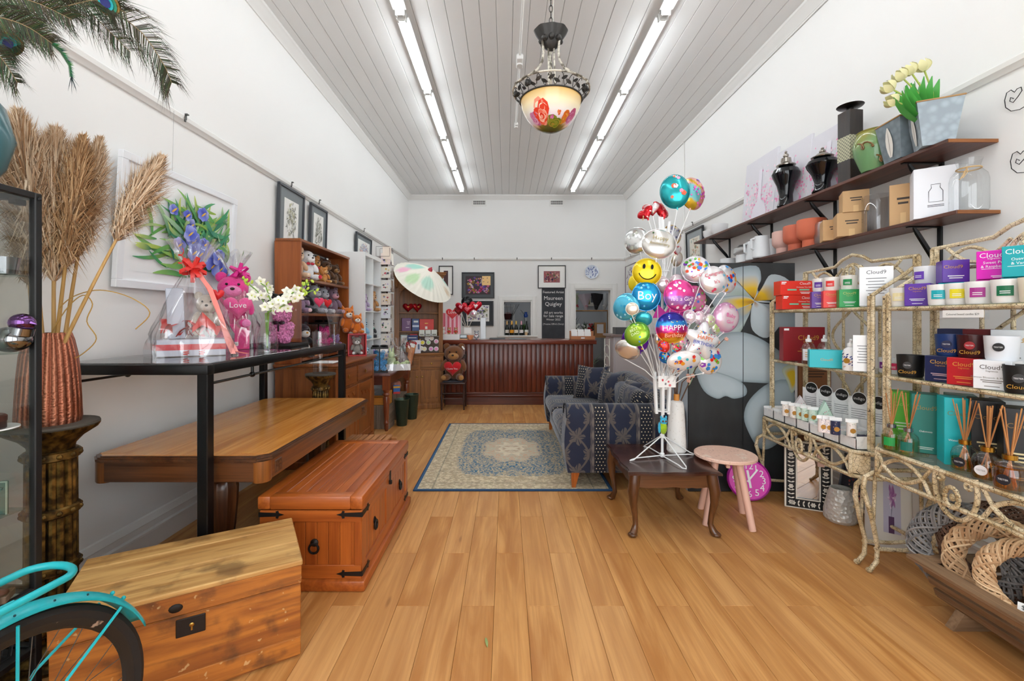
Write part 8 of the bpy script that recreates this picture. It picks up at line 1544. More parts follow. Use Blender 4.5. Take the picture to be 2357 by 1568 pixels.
# ---- under the racks
# inlaid mirror leaning against the far rack
mw_,mh_ = .40,.43; mp = at(1862,1160,0); Dm = 2.99
t = thing('inlaid_mirror','square mirror with black and white flower inlay frame on the floor','mirror',(0,0,0)); a = at(1805,1160,1431/(1163-735)); c_ = at(1915,1178,1431/(1180-735)); xd = Vector((c_.x-a.x,c_.y-a.y,0)); wM = .40
Mm = frm(((a.x+c_.x)/2,(a.y+c_.y)/2,.002),xd,Vector((.004,.008,1))); t.matrix_world = Mm; wM = xd.length*.98; hM = .485; fw = .075
INL = flat('0e0e10',.4)
for (x0,x1,y0,y1) in ((-wM/2,wM/2,0,fw),(-wM/2,wM/2,hM-fw,hM),(-wM/2,-wM/2+fw,fw,hM-fw),(wM/2-fw,wM/2,fw,hM-fw)):mesh('frame_rail',INL,t,lambda b:b.rb(x0,x1,y0,y1,0,.025,.002))
mesh('edge_bead',flat('e8e2d6',.5),t,lambda b:[b.box(*q,.0,.0262) for q in ((-wM/2-.003,wM/2+.003,-.0,.008),(-wM/2-.003,wM/2+.003,hM-.008,hM+.003),(-wM/2-.003,-wM/2+.008,0,hM),(wM/2-.008,wM/2+.003,0,hM),(-wM/2+fw-.008,wM/2-fw+.008,fw-.008,fw),(-wM/2+fw-.008,wM/2-fw+.008,hM-fw,hM-fw+.008),(-wM/2+fw-.008,-wM/2+fw,fw,hM-fw),(wM/2-fw,wM/2-fw+.008,fw,hM-fw))],0)
mesh('mirror_glass',flat('e6e6e6',.02,1),t,lambda b:b.box(-wM/2+fw-.01,wM/2-fw+.01,fw-.01,hM-fw+.01,.008,.014),0)
def inlay(b):
    k = 0
    for (p0,p1) in (((-wM/2+fw/2,.04),(-wM/2+fw/2,hM-.04)),((wM/2-fw/2,.04),(wM/2-fw/2,hM-.04)),((-wM/2+.05,fw/2),(wM/2-.05,fw/2)),((-wM/2+.05,hM-fw/2),(wM/2-.05,hM-fw/2))):
        L2 = math.hypot(p1[0]-p0[0],p1[1]-p0[1]); n_ = int(L2/.028); dx_,dy_ = (p1[0]-p0[0])/L2,(p1[1]-p0[1])/L2
        for i in range(n_+1):
            x,y = p0[0]+dx_*L2*i/n_,p0[1]+dy_*L2*i/n_
            if i % 4 == 0:[b.leaf((x,y),(x+.018*cos(q*PI/3),y+.018*sin(q*PI/3)),.013,.0262) for q in range(6)]
            else:[b.leaf((x,y),(x+(dx_*.4+e*dy_)*.022,y+(dy_*.4-e*dx_)*.022),.010,.0262) for e in (-1,1)]
mesh('flower_inlay',flat('ece7dc',.5),t,inlay,0); mesh('hang_tag',flat('e8c0b0',.7),t,lambda b:b.box(wM/2-fw-.012,wM/2-fw+.03,hM-fw-.09,hM-fw-.005,.027,.028),0)
# white hammered vase, flower picture, prints on the floor
wv = at(1935,1200,1431/(1198-735)); t = thing('hammered_pot','white hammered metal pot on the floor under the racks','pot',(wv.x,wv.y,0)); g = G('hammered_white'); hv = g.vor(42,'F1'); mesh('body',g.done(H('d3d0ca'),.35,.25,bump=hv,bs=.8,bd=.01),t,lambda b:b.lathe([(0,.004),(.085,0),(.1,.02),(.1,.07),(.075,.18),(.062,.225),(.056,.225),(.07,.17),(0,.1)],48))
def leanpic(name,label,px0,px1,py,D0,D1,h_,fcol,fw,mw,paint,matc,lean=.3):
    a,c_ = Vector((gx(px0,D0),D0,0)),Vector((gx(px1,D1),D1,0)); xd = c_-a; nrm = Vector((xd.y,-xd.x,0)).normalized()
    return picture(name,label,frm((a+c_)/2+Vector((0,0,.002)),xd,Vector((0,0,1))-nrm*lean),xd.length,h_,fcol,fw,mw,paint,.025,matc)
def purple(b,x0,x1,y0,y1,z):
    quad(b,x0,x1,y0,y1,z,'b4afc4'); r_ = random.Random(4); W,h_ = x1-x0,y1-y0; quad(b,x0+W*.3,x0+W*.62,y0,y0+h_*.3,z+.0003,'4a2050')
    for i in range(34):a = r_.uniform(0,6.28); u,v = x0+W*(.5+.1*cos(i)),y0+h_*(.66+.08*sin(i*1.7)); b.leaf((u,v),(u+W*.2*cos(a),v+h_*.16*sin(a)),W*.12,z+.0006+.00005*i,H('8a4a8a'),H(r_.choice(('c8a0c8','e0d0e0','9a6a9a','b080b0'))),5)
    b.leaf((x0+W*.45,y0+h_*.28),(x0+W*.52,y0+h_*.6),W*.03,z+.003,H('2a3048'),H('3a3058'))
leanpic('framed_print','silver framed purple flower print leaning under the near rack',1990,2122,1200,2.78,2.62,.50,'b5aea6',.04,.05,purple,'d8d4cc',.22)
def darkfl(b,x0,x1,y0,y1,z):floral(('c05a50','8a2a30','e0a890','2a2a30','5a6a4a'),'3a3a44',60,33)(b,x0,x1,y0,y1,z)
leanpic('framed_print','dark flower print leaning behind the white pot',1925,1985,1150,3.25,3.02,.42,'5a5a62',.012,.0,darkfl,'3a3a44',.2)
# magenta clock behind the stool
D_ = 3.44; cp = at(1724,1096,D_); t = thing('wall_clock','round magenta clock standing on the floor behind the pink stool','clock',(0,0,0)); Mc = frm((gx(1724,D_),D_,.155),Vector((.95,-.25,0)),Vector((.05,.2,1))); t.matrix_world = Mc
mesh('case',flat('a01a8c',.35),t,lambda b:b.lathe([(0,-.04),(.15,-.04),(.153,-.03),(.153,.0),(.146,.006),(.14,.0)],48)); mesh('dial',flat('d83ab0',.45),t,lambda b:b.lathe([(.142,.0),(0,.002)],40,cap=False))
for h_,(n_) in enumerate(('12','1','2','3','4','5','6','7','8','9','10','11')):a = R(90-30*h_); text(n_,.068,Matrix.Translation((.102*cos(a),.102*sin(a)-.024,.0035)),WHITEP,t,'numeral')
mesh('hand',WHITEP,t,lambda b:(b.m(T(0,0,0,R(-38))),b.box(-.006,.006,-.02,.1,.003,.006)),0); mesh('hand',WHITEP,t,lambda b:(b.m(T(0,0,0,R(8))),b.box(-.008,.008,-.06,.07,.004,.007)),0)
# slatted timber trough with wreaths
p0 = at(2085,1290,0)
tr_ = thing('timber_trough','rustic slatted timber trough holding wicker wreaths at the lower right','trough',(2.18,1.69,0),0); OW = lambda ax:wood('rustic_timber','9c7c5c','66492f',ax,.75,1,0,.15)
ZR0,ZR1 = .075,.245; yA,yB = .43,-.46
def side(x_s,nm,ax='y'):
    for k in range(3):
        z0 = ZR0+.01+k*.056; e = .055*(k/2.0); mesh('slat',OW('y'),tr_,lambda b:(b.m(T(x_s*(.15+e),0,z0,0,0,x_s*.32)),b.rb(-.008,.008,yB,yA,0,.036,.002)))
side(-1,'f'); side(1,'b')
for y in (yA-.01,yB+.01):
    for k in range(3):z0 = ZR0+.01+k*.056; e = .055*k/2; mesh('end_slat',OW('x'),tr_,lambda b:b.rb(-.16-e,.16+e,y-.008,y+.008,z0,z0+.036,.002))
for s_ in (-1,1):mesh('rim_board',OW('y'),tr_,lambda b:b.rb(s_*.235-.035,s_*.235+.035,yB-.03,yA+.03,ZR1,ZR1+.018,.003))
for y in (yA,yB):mesh('rim_board',OW('x'),tr_,lambda b:b.rb(-.2,.2,y-.03,y+.03,ZR1,ZR1+.018,.003))
mesh('floor_board',OW('y'),tr_,lambda b:b.rb(-.15,.15,yB,yA,ZR0,ZR0+.012,.002))
for y in (.32,-.36):mesh('foot',OW('x'),tr_,lambda b:(b.m(frm((0,y+.02,0),(1,0,0),(0,0,1))),b.prism([(-.2,0),(.2,0),(.15,ZR0),(-.15,ZR0)],0,.04)),20)
def wreath(label,c0,Rw,rw,rx,rz,ca,cb_,n_,seed,th=.005,price=None):
    r_ = random.Random(seed); t = thing('wicker_wreath',label,'wreath',c0,0,'wicker wreaths'); M = Matrix.Rotation(rz,4,'Z') @ Matrix.Rotation(rx,4,'X'); a_,b_ = H(ca),H(cb_)
    def f(b):
        b.M = M
        for k in range(n_):
            q = r_.random(); b.c = tuple(a_[i]*(1-q)+b_[i]*q for i in range(3)); ph = 2*PI*k/n_; tw = (5 if k % 3 else -4); rr = rw*r_.uniform(.82,1.06); N_ = 64
            b.tube([((Rw+rr*cos(ph+tw*2*PI*i/N_))*cos(2*PI*i/N_),(Rw+rr*cos(ph+tw*2*PI*i/N_))*sin(2*PI*i/N_),rr*.8*sin(ph+tw*2*PI*i/N_)) for i in range(N_)],th,5,True)
    o = mesh('twigs',painted(.7),t,f,60); o['kind'] = 'stuff'
    if price:k_ = mesh('price_tag',PAPER,t,lambda b:(b.m(M),b.box(-.03,.025,-Rw+.03,-Rw+.06,rw+.004,rw+.0055)),0); text('$22',.022,M @ Matrix.Translation((-.003,-Rw+.037,rw+.006)),BLKM,t)
    return t
zw = ZR0+.013
wreath('grey wicker wreath standing at the far end of the trough',(2.12,2.06,zw+.225),.17,.045,R(80),R(-48),'8a8684','5f5c5c',20,1,.005); wreath('dark brown twig wreath between the grey and cream ones',(2.2,2.0,zw+.26),.17,.038,R(78),R(-50),'7a5640','4a3024',30,2,.0035)
wreath('large cream wicker wreath in the middle of the trough',(2.155,1.93,zw+.215),.17,.038,R(74),R(-56),'e2c29a','b58a62',22,3,.0055); wreath('smaller cream wicker wreath in front of the large cream one',(2.085,1.78,zw+.24),.135,.032,R(70),R(-58),'e8c8a0','b98f66',20,4,.005,1)
wreath('second dark twig wreath lying low at the near end of the trough',(2.22,1.72,zw+.17),.13,.03,R(72),R(-60),'8a6a50','5a4030',26,5,.0035); wreath('second grey wicker wreath at the back of the trough',(2.29,1.82,zw+.23),.175,.035,R(82),R(-70),'a09c9a','75706c',18,6,.005)
# ================= PENDANT LAMP =================
LX,LYy = gx(1268,2.95),2.95; RR,RB = .25,.198; zr_,zb_,zl_ = 2.879,2.814,2.612
t = thing('pendant_lamp','hanging lamp with a painted rose glass bowl and black iron leaves','pendant lamp',(LX,LYy,zl_)); BI = flat('3a3836',.45,.5); g = G('whitewashed_iron'); WI = g.done(g.mix(g.noise(30,3).sm(.4,.6),H('d2ccbe'),H('5e574c')),.5,.2)
q0 = lambda x,y,z:(x,y,z-zl_)
def bowlz(k):return (zb_-zl_)*(1-max(0,1-k*k)**.62)
def bcol(u,v):
    a = 2*PI*u; k = v; n_ = .06*sin(a*5)+.04*sin(a*11)
    cs = [(0,'4a3c18'),(.25,'5a5a20'),(.42+n_,'8a7030'),(.52+n_,'e0b890'),(.62,'e8d8e4'),(.78,'f0ebe4'),(.92,'f2e2b8'),(1,'dcb060')]
    for (p,c0),(q,c1) in zip(cs,cs[1:]):
        if k <= q:f = (k-p)/max(.001,q-p); return tuple(H(c0)[i]*(1-f)+H(c1)[i]*f for i in range(3))
    return H('dcb060')
g = G('painted_glass'); PG = g.done(g.col(),.18,0,em=g.col(),es=.06)
mesh('glass_bowl',PG,t,lambda b:b.grid(lambda u,v:(RB*v*cos(2*PI*u),RB*v*sin(2*PI*u),bowlz(v)),72,26,True,bcol),80)
def petals(b,a0,k0,s,pal,n_,seed):
    r_ = random.Random(seed)
    for i in range(n_):
        e = 1-i/n_; a = r_.uniform(0,6.28); m_ = 9; b.c = H(r_.choice(pal)); P = []
        for q in range(m_):
            th = 2*PI*q/m_; da = (cos(a)*e*.6+.55*e*cos(th)+.12*cos(th))*s; dk = (sin(a)*e*.6+.55*e*sin(th)+.12*sin(th))*s; k = min(.97,max(.1,k0+dk/RB)); an = a0+da/(RB*max(.35,k0)); P.append((RB*k*cos(an)*(1.008+.0006*i),RB*k*sin(an)*(1.008+.0006*i),bowlz(k)-.003-.0002*i))
        b.add(P,[tuple(range(m_))])
mesh('rose_painting',painted(.25),t,lambda b:(petals(b,R(-122),.66,.048,('e8452c','f2725a','d8301c','f49a80','fac8b0'),26,1),petals(b,R(-150),.62,.036,('d88ab0','c86a9a','e8b0cc'),16,2),petals(b,R(-32),.64,.036,('d07aa0','e0a0bc','c05a80'),16,3),petals(b,R(-52),.6,.03,('d86a1c','c8851c','e0a040'),14,4),petals(b,R(-92),.62,.014,('d87aa8','c85a90'),8,5),petals(b,R(-74),.72,.012,('d8603a','e88a50'),7,6),petals(b,R(-85),.42,.04,('6a7a20','8a8a2c','4a4a14','a88a30'),22,7)),0)
ringp = lambda r,z,n_=48:[q0(r*cos(2*PI*k/n_),r*sin(2*PI*k/n_),z) for k in range(n_)]
mesh('upper_ring',WI,t,lambda b:b.tube(ringp(RR,zr_),.006,8,True)); mesh('bowl_rim',BI,t,lambda b:b.tube(ringp(RB+.004,zb_),.005,8,True))
for k in range(18):
    a = 2*PI*k/18
    def band(a_,f):rr = RB+(RR-RB)*f; return (rr*cos(a_),rr*sin(a_),zb_+(zr_-zb_)*f-zl_)
    st_ = mesh('scroll_stem',BI,t,lambda b:b.tube([band(a+.30*i/8,.5+.42*sin(i*PI/4+k)) for i in range(9)],.0025,5))
    for e in (-1,1):
        c_ = Vector(band(a+.1*e,.5+.12*e)); M = frm(c_,Vector((-sin(a),cos(a),.5*e)),Vector((cos(a),sin(a),1.2))); mesh('leaf',BI,st_,lambda b:(b.m(M),b.leaf((-.022,0),(.022,0),.022,0,lift=.004)),60)
for a in (-2.35,-.42,.9,2.1,-3.05):c_ = Vector(band(a,.55)); mesh('iron_rose',BI,t,lambda b:[b.ell(c_+Vector((.01*cos(k*2.1),.01*sin(k*2.1),.004*sin(k))),.014,8,6,None,.15) for k in range(6)])
for k in range(3):
    a = R(-155+120*k); mesh('arm',WI,t,lambda b:b.tube([(r*cos(a),r*sin(a),z-zl_) for r,z in ((.035,3.2),(.05,3.215),(.062,3.19),(.055,3.12),(.065,3.06),(.1,3.0),(.17,2.94),(.245,2.885),(.262,2.87),(.255,2.85))],.008,8),60)
    mesh('inner_rod',WI,t,lambda b:b.tube([(.02*cos(a),.02*sin(a),3.2-zl_),(.03*cos(a+.6),.03*sin(a+.6),2.86-zl_)],.006,6))
mesh('crown',BI,t,lambda b:b.lathe([(.02,3.15-zl_),(.045,3.17-zl_),(.06,3.2-zl_),(.09,3.25-zl_),(.1,3.275-zl_),(.092,3.277-zl_),(.05,3.23-zl_),(0,3.22-zl_)],40,(0,0,0),lambda q,z:1+.1*cos(2*q)+.03*cos(q*8)))
for k in range(8):a = k*PI/4; mesh('crown_leaf',BI,t,lambda b:b.ell((.06*cos(a),.06*sin(a),3.205-zl_),(.022,.022,.02),8,6,None,.1))
for k in range(21):
    z = 3.24+k*.04; mesh('chain_link',BI,t,lambda b:(b.m(T(0,0,z-zl_,(k % 2)*PI/2)),b.tube([(.011*cos(q*PI/5),0,.024*sin(q*PI/5)+.02) for q in range(10)],.0025,5,True)))
mesh('flex',flat('c9c6bd',.6),t,lambda b:b.tube([(.01,.0,3.22-zl_),(.02,0,3.6-zl_),(.006,0,ZC-zl_)],.003,5)); mesh('ceiling_plate',TRIMW,t,lambda b:b.lathe([(.05,ZC-.03-zl_),(.06,ZC-.001-zl_)],20))
# ================= BALLOON STAND =================
BX,BY,BZ = 1.09,3.14,.4165
st = thing('balloon_stand','white wire balloon stand with folding legs on the coffee table','stand',(BX,BY,BZ)); WS = flat('eef0f0',.35)
hgt = gz(500,BY)-BZ
mesh('pole',WS,st,lambda b:b.tube([(0,0,.03),(0,0,hgt)],.009,10)); mesh('hub',WS,st,lambda b:(b.lathe([(.014,.005),(.016,.012),(.016,.03),(.01,.035)],12))); mesh('hub',WS,st,lambda b:b.lathe([(.012,.135),(.016,.14),(.016,.16),(.012,.165)],12))
for a in (R(198),R(-75),R(15),R(101)):mesh('wire_leg',WS,st,lambda b:b.tube([(.012*cos(a-.3),.012*sin(a-.3),.015),(.2*cos(a-.07),.2*sin(a-.07),.012),(.24*cos(a-.06),.24*sin(a-.06),.0045),(.26*cos(a),.26*sin(a),.005),(.24*cos(a+.06),.24*sin(a+.06),.012),(.012*cos(a+.3),.012*sin(a+.3),.15)],.0042,6))
for z,r_ in ((.33,.05),(.56,.06),(.9,.05),(1.3,.045)):mesh('holder_ring',WS,st,lambda b:(b.tube([(r_*cos(k*PI/10),r_*sin(k*PI/10),z) for k in range(20)],.004,6,True),b.tube([(-r_,0,z),(r_,0,z)],.004,6)))
for k in range(6):a = k*PI/3+.3; mesh('holder_tube',WS,st,lambda b:b.tube([(.045*cos(a),.045*sin(a),.31),(.06*cos(a),.06*sin(a),.60)],.011,8))
for x,z in ((-.02,hgt),(.05,hgt-.03),(.02,hgt-.08)):mesh('top_tube',WS,st,lambda b:b.tube([(x*.5,0,z-.25),(x,0,z)],.012,10))
sg = mesh('sign_card',PAPER,st,lambda b:b.box(-.05,.07,-.066,-.064,.50,.58),0); mesh('card_print',painted(.6),st,lambda b:(b.m(frm((0,-.0665,.5),(1,0,0),(0,0,1))),[blob(b,x,y,.008,.0001,c_) for x,y,c_ in ((-.02,.05,'d8404a'),(.0,.025,'8a8a90'),(.02,.04,'d8606a'),(.03,.015,'e07a80'))]),0)
def balloon(label,px,py,D,r,asp=1,shape='o',c='e8e8ea',rim=None,dots=None,yaw=0,pitch=0,roll=0,txt=None,tc='ffffff',ts=.3,me=.55,extra=None,foot=None,thick=.42):
    p = at(px,py,D); r = r*1.1*D/F; t = thing('foil_balloon',label,'balloon',p,0,'stand balloons'); M = Matrix.Rotation(R(yaw),4,'Z') @ Matrix.Rotation(R(pitch),4,'X') @ frm((0,0,0),(1,0,0),(0,0,1)) @ Matrix.Rotation(R(roll),4,'Z')
    N_ = 44; hp = heart_pts(1,N_)[::-1]
    def out(i):
        q = 2*PI*i/N_
        if shape == 'h':return (hp[i % N_][0]*asp,hp[i % N_][1])
        k = 1 if shape == 'o' else .8+.2*cos(5*(q-PI/2)); return (k*cos(q)*asp,k*sin(q))
    def zz(s):return thick*r*max(0,1-s**2.4)**.55
    b = MB(); b.M = M; ca = H(c); cr = H(rim) if rim else ca; prof = [0,.2,.4,.55,.7,.8,.88,.94,.98,1.0,1.03]
    for sg_ in (1,-1):
        vs,fs,cs = [],[],[]
        for j,s in enumerate(prof):
            for i in range(N_):
                x,y = out(i); wv_ = (1+.05*sin(i*PI)*0)+(.05*sin(i*2*PI*11/N_*2) if s > .85 else 0)*(s if s < 1.01 else .3); z = zz(min(s,1))*(1+(.45*sin(i*2*PI*11/N_*2) if .7 < s < 1 else 0)*(s-.6))
                vs.append((x*s*r*(wv_ if s > .9 else 1),y*s*r*(wv_ if s > .9 else 1),sg_*(z+.0005))); k_ = max(0,min(1,(s-.6)/.35)) if rim else 0; cs.append(tuple(ca[q]*(1-k_)+cr[q]*k_ for q in range(3)))
        for j in range(len(prof)-1):
            for i in range(N_):f = (j*N_+i,j*N_+(i+1) % N_,(j+1)*N_+(i+1) % N_,(j+1)*N_+i); fs.append(f if sg_ < 0 else f[::-1])
        if extra:cs = [extra(v_[0]/r,v_[1]/r) or c_ for v_,c_ in zip(vs,cs)]
        b.add(vs,fs,cs)
    b.build('foil',painted(.2,me),t,60)
    def srf(x,y):return zz(min(1,math.hypot(x/asp,y)/r*(1.0 if shape == 'o' else 1.25)))+.0035
    if dots:
        d = MB(); d.M = M; rr_ = random.Random(px*7+py); n_,pal,sz = dots
        for i in range(n_):
            a = rr_.uniform(0,6.28); k = math.sqrt(rr_.random())*.86; x,y = k*cos(a)*r*asp,k*sin(a)*r
            if any(-.1 < y/r-tx[2] < tx[1]*.9 for tx in txt or ()):continue
            s = r*sz*rr_.uniform(.6,1.2); d.c = H(rr_.choice(pal)); m_ = 5 if i % 3 else 8
            d.add([(x+s*cos(q*2*PI/m_),y+s*sin(q*2*PI/m_),srf(x+s*cos(q*2*PI/m_),y+s*sin(q*2*PI/m_))+.00005*i) for q in range(m_)],[tuple(range(m_))])
        d.build('foil_print',painted(.25,.2),t,0)
    for j,tx in enumerate(txt or ()):
        o = text(tx[0],r*tx[1],M,flat(tx[3] if len(tx) > 3 else tc,.4),t); me_ = o.data.copy(); o.data = me_
        for v_ in me_.vertices:v_.co.y += tx[2]*r; v_.co.z = srf(v_.co.x,v_.co.y)+.003
    base = M @ Vector((0,-r,0)); f = (Vector(foot) if foot else Vector((BX+.03*cos(px),BY+.03*sin(px),BZ+.48)))-p
    mesh('valve',painted(.3,.3),t,lambda b_:(setattr(b_,'c',ca),b_.tube([base*.97,base*1.12],[.008,.003],6)))
    mesh('stick',WS,t,lambda b_:b_.tube([base*1.05,base*1.05+(f-base)*.5+Vector((0,0,.03)),f],.0032,5))
    return t
CONF = ('e0402a','2a6ad0','f0b020','8a3ab0','2fa84a','e85aa0','38b8c8')
tf = (BX+.02,BY,BZ+1.25)
def donut(x,y):return H('e8a098') if x > .25 else H('d8b030') if y < -.55 or abs(x*.4+y-.35) < .12 else H('f0b4a8') if y > .3 else H('7cc8d0')
balloon('teal ice cream balloon at the very top of the bunch',1553,441,3.1,36,.8,'o','2cb4ba','1a9aa4',(9,('f4f4f4','e86a4a','f4a0c0'),.13),-22,-4,8,foot=tf); balloon('peach and gold doughnut balloon at the top of the bunch',1594,446,3.14,35,.86,'o','f0b4a8',None,(26,('c83ab8','8a4ad0','e86ac0'),.08),24,-6,-18,extra=donut,foot=tf)
for i,(px,py,l_) in enumerate(((1486,492,'leftmost'),(1500,482,'white fronted'),(1517,480,'upright'),(1527,490,'rightmost'))):balloon('small red heart balloon near the top, %s one' % l_,px,py,3.08+.03*i,17,1,'h','e4e2e4' if i == 1 else 'cc1c28','cc1c28',(8,('f4d8a0','ffffff'),.09),(-50,-15,40,50)[i],-15,(30,8,-4,-30)[i],foot=tf)
balloon('silver balloon at the upper left of the bunch',1465,554,3.1,29,.9,'o','d6d8d8',None,(8,('b0b4a8','e8ecec','9aa49a'),.12),-38,-8,20,me=.85); balloon('large pearl white balloon with gold script in the upper bunch',1516,562,2.98,33,1.05,'o','dedcd8',None,(5,('4a6a40','d8b8c8'),.08),-6,-14,-12,(('Happy',.38,.1,'9a8a50'),('Anniversary',.26,-.25,'9a8a50')),me=.7)
balloon('silver and gold lettered balloon behind the pearl one',1548,540,3.2,21,1,'o','c8c8d0','d8b860',(30,('4a4a6a','8a8aa8','d8c070'),.11),20,-10,10); balloon('small red and silver heart balloon below the lettered one',1557,577,3.2,13,1,'h','d8d8da','c03040',None,30); balloon('small silver balloon under the small heart',1558,596,3.22,16,.9,'o','d8d6d2','c8b890',None,25,10)
sm_b = balloon('yellow smiley face balloon',1489,627,2.98,29,1,'o','f0d818','d8b808',None,-10,-4,-6,me=.25)
smM = Matrix.Rotation(R(-10),4,'Z') @ Matrix.Rotation(R(-4),4,'X') @ frm((0,0,0),(1,0,0),(0,0,1)) @ Matrix.Rotation(R(-6),4,'Z'); rs = 29*1.1*2.98/F
def sz_(x,y):return .42*rs*max(0,1-(math.hypot(x,y)/rs)**2.4)**.55+.005
for e in (-1,1):mesh('eye',BLACKM,sm_b,lambda b:(b.m(smM),b.add([(e*.28*rs+.1*rs*cos(q*PI/6),.34*rs+.19*rs*sin(q*PI/6),sz_(e*.28*rs+.1*rs*cos(q*PI/6),.34*rs+.19*rs*sin(q*PI/6))) for q in range(12)],[tuple(range(12))])),0)
mesh('smile',BLACKM,sm_b,lambda b:(b.m(smM),b.tube([(.62*rs*cos(R(200+14*k)),.05*rs+.62*rs*sin(R(200+14*k)),sz_(.62*rs*cos(R(200+14*k)),.05*rs+.62*rs*sin(R(200+14*k)))) for k in range(11)],.0035,5)))
balloon('small yellow balloon behind the smiley',1460,652,3.1,17,.8,'o','e8d020',None,None,-45,0,0,me=.25)
balloon('bright blue Boy balloon',1487,682,2.96,30,.95,'o','1f9fd8','1684c0',(40,('5ac0ec','8fd4f4','1470b0'),.09),-8,0,0,(('Boy',.85,-.25),)); balloon('light blue balloon at the far left of the bunch',1441,706,3.0,28,1.05,'o','58bcdc',None,(12,('a8e0f0','2a94c0'),.1),-42,-6,25); balloon('round pearl balloon beside the light blue one',1455,711,2.92,13,1,'o','e4dccc',None,None,-20); balloon('small teal balloon under the Boy balloon',1482,734,2.98,15,1.1,'o','3cb0c0',None,None,-15,15,-15); balloon('blue balloon half hidden behind the pole',1516,690,3.24,28,.8,'o','2aa4d4',None,(10,('8fd8f0',),.1),30)
balloon('white heart balloon reading Baby Girl',1541,660,3.08,30,1,'h','e6dfe2','dccad2',None,0,0,6,(('Baby',.42,.18,'c82a5a'),('Girl',.5,-.3,'d83a70')),me=.4); balloon('pink polka dot balloon reading It\'s a Girl!',1564,681,2.93,33,1.02,'o','e85aa8',None,(26,('fce8f2',),.09),6,0,0,(("It's a Girl!",.37,-.34,'fbe6ee'),),extra=lambda x,y:H('b07ac8') if -.62 < y < .0 else H('e84a9c')); balloon('pink patterned round balloon behind the polka dot one',1599,690,3.08,29,.95,'o','f098c0','e84a98',(30,('fce8f0','d83a90','5a7ad0','8ad06a'),.1),18)
balloon('white balloon with purple stars at the upper right',1601,620,3.02,28,1.0,'o','e6e4ea',None,(34,('7a3ab0','e05030','58a840','f0b828','4a80d8'),.13),-14,-8,20,(('Congrats',.3,-.62,'c82030'),)); balloon('orange and blue edge balloon behind the starry one',1577,622,3.2,15,.6,'o','e89030',None,(14,CONF,.16),-50); balloon('white balloon with red script at the upper right',1642,645,2.98,29,1.0,'o','eae8ea',None,(9,('e05070','e8a040','6ab0d0'),.1),0,-5,15,(('Congrats',.36,.3,'c83050'),("It's",.34,-.3,'c83050'))); balloon('white star spangled balloon at the far right',1670,643,3.06,30,.95,'o','e8e8ec',None,(24,('1f5ac0','d83020','2a90d8','e8a830'),.13),26,-6,-10)
balloon('pale pink Baby balloon with frilled edge at the right',1671,731,3.08,31,.98,'o','ecd8e2','d8a0c4',(14,('e88ab8','7a8ad8','f4c0d8'),.1),14,0,-12,(('Baby',.38,.0,'d85a98'),('Girl',.34,-.42,'d85a98')),me=.35)
for i,(px,py,c_,l_) in enumerate(((1587,729,'e4d4da','leftmost'),(1610,732,'e0c8d0','second'),(1634,738,'d8e0b0','third, greenish'),(1648,754,'c4dc88','rightmost, lime'))):balloon('small pastel balloon in the row above the star, %s' % l_,px,py,2.98+.03*i,14,.9,'o',c_,'e8d8e0',(8,('c890b8','f4f4f4'),.12),10*i-10,0,10,me=.4);
balloon('small dotted white balloon behind the pastel row',1620,716,3.1,12,1.3,'o','e8dce4',None,(14,('b04a80','5a5a8a'),.1),10,0,20)
def hb(x,y):return H('2a2a90') if y > .45 else H('2a80c8') if y > .12 else H('b82a78') if y > -.3 else H('e04a2c') if y > -.65 else H('e8b030')
balloon('rainbow Happy Birthday balloon in the middle of the bunch',1546,755,2.9,32,1.02,'o','b82a78',None,(20,('f0d060','f4f4f4','7ad0f0'),.04),0,-2,2,(('HAPPY',.5,-.16),('Birthday',.36,-.6,'f4c8a0')),extra=hb)
balloon('green Best Dad balloon at the lower left',1466,769,2.94,25,1.05,'o','a4c838','6aa83a',(8,('d8e890','4a90c8'),.1),-34,-10,25,(('BEST',.34,.2,'e8f4c8'),('DAD',.34,-.15,'e8f4c8'))); balloon('purple confetti balloon behind the green one',1461,784,3.05,27,1.05,'o','6a2ab0',None,(40,CONF,.12),-36,12,20); balloon('silvery white balloon lowest at the left',1444,805,3.06,22,1.15,'o','dcd8d4',None,None,-30,20,-20,me=.8)
balloon('white star balloon reading Happy Birthday',1614,786,2.93,41,1,'s','eeeef0',None,(60,('2a2a3a','d83060','2a80c8','e8a020'),.035),10,0,-14,(('HAPPY',.3,.08,'e8702a'),('BIRTHDAY',.25,-.2,'2a4ab0')),me=.3,thick=.3)
balloon('wide white balloon with coloured spots low in the bunch',1574,830,2.92,21,1.65,'o','eeecec',None,(12,('2a50c0','d83a30','8a2a80','38b0c0','f0a030'),.2),0,14,6,me=.35); balloon('white balloon with a red birthday star at the lower right',1633,830,2.98,29,1.0,'o','eceaea',None,(22,('d8281c','f0a818','8a3ab0','3a8ad0','7ac03a'),.16),14,0,-30,me=.35)
for i,(px,py,sh,c_,l_) in enumerate(((1528,797,'o','d83a2c','orange red'),(1558,803,'h','c82838','white rimmed red'),(1571,786,'o','e0d0d4','speckled'),(1586,800,'o','f0c0d4','pink'),(1530,822,'o','2a7ac8','blue patterned'),(1518,780,'o','e8dcd0','ivory'))):balloon('small %s balloon low in the centre' % l_,px,py,2.9+.02*i,13,.85,sh,c_,'e8d8d8' if i in (1,3) else None,(12,CONF,.14),(-20,0,15,20,-25,0)[i],0,(25,-8,10,20,15,0)[i])
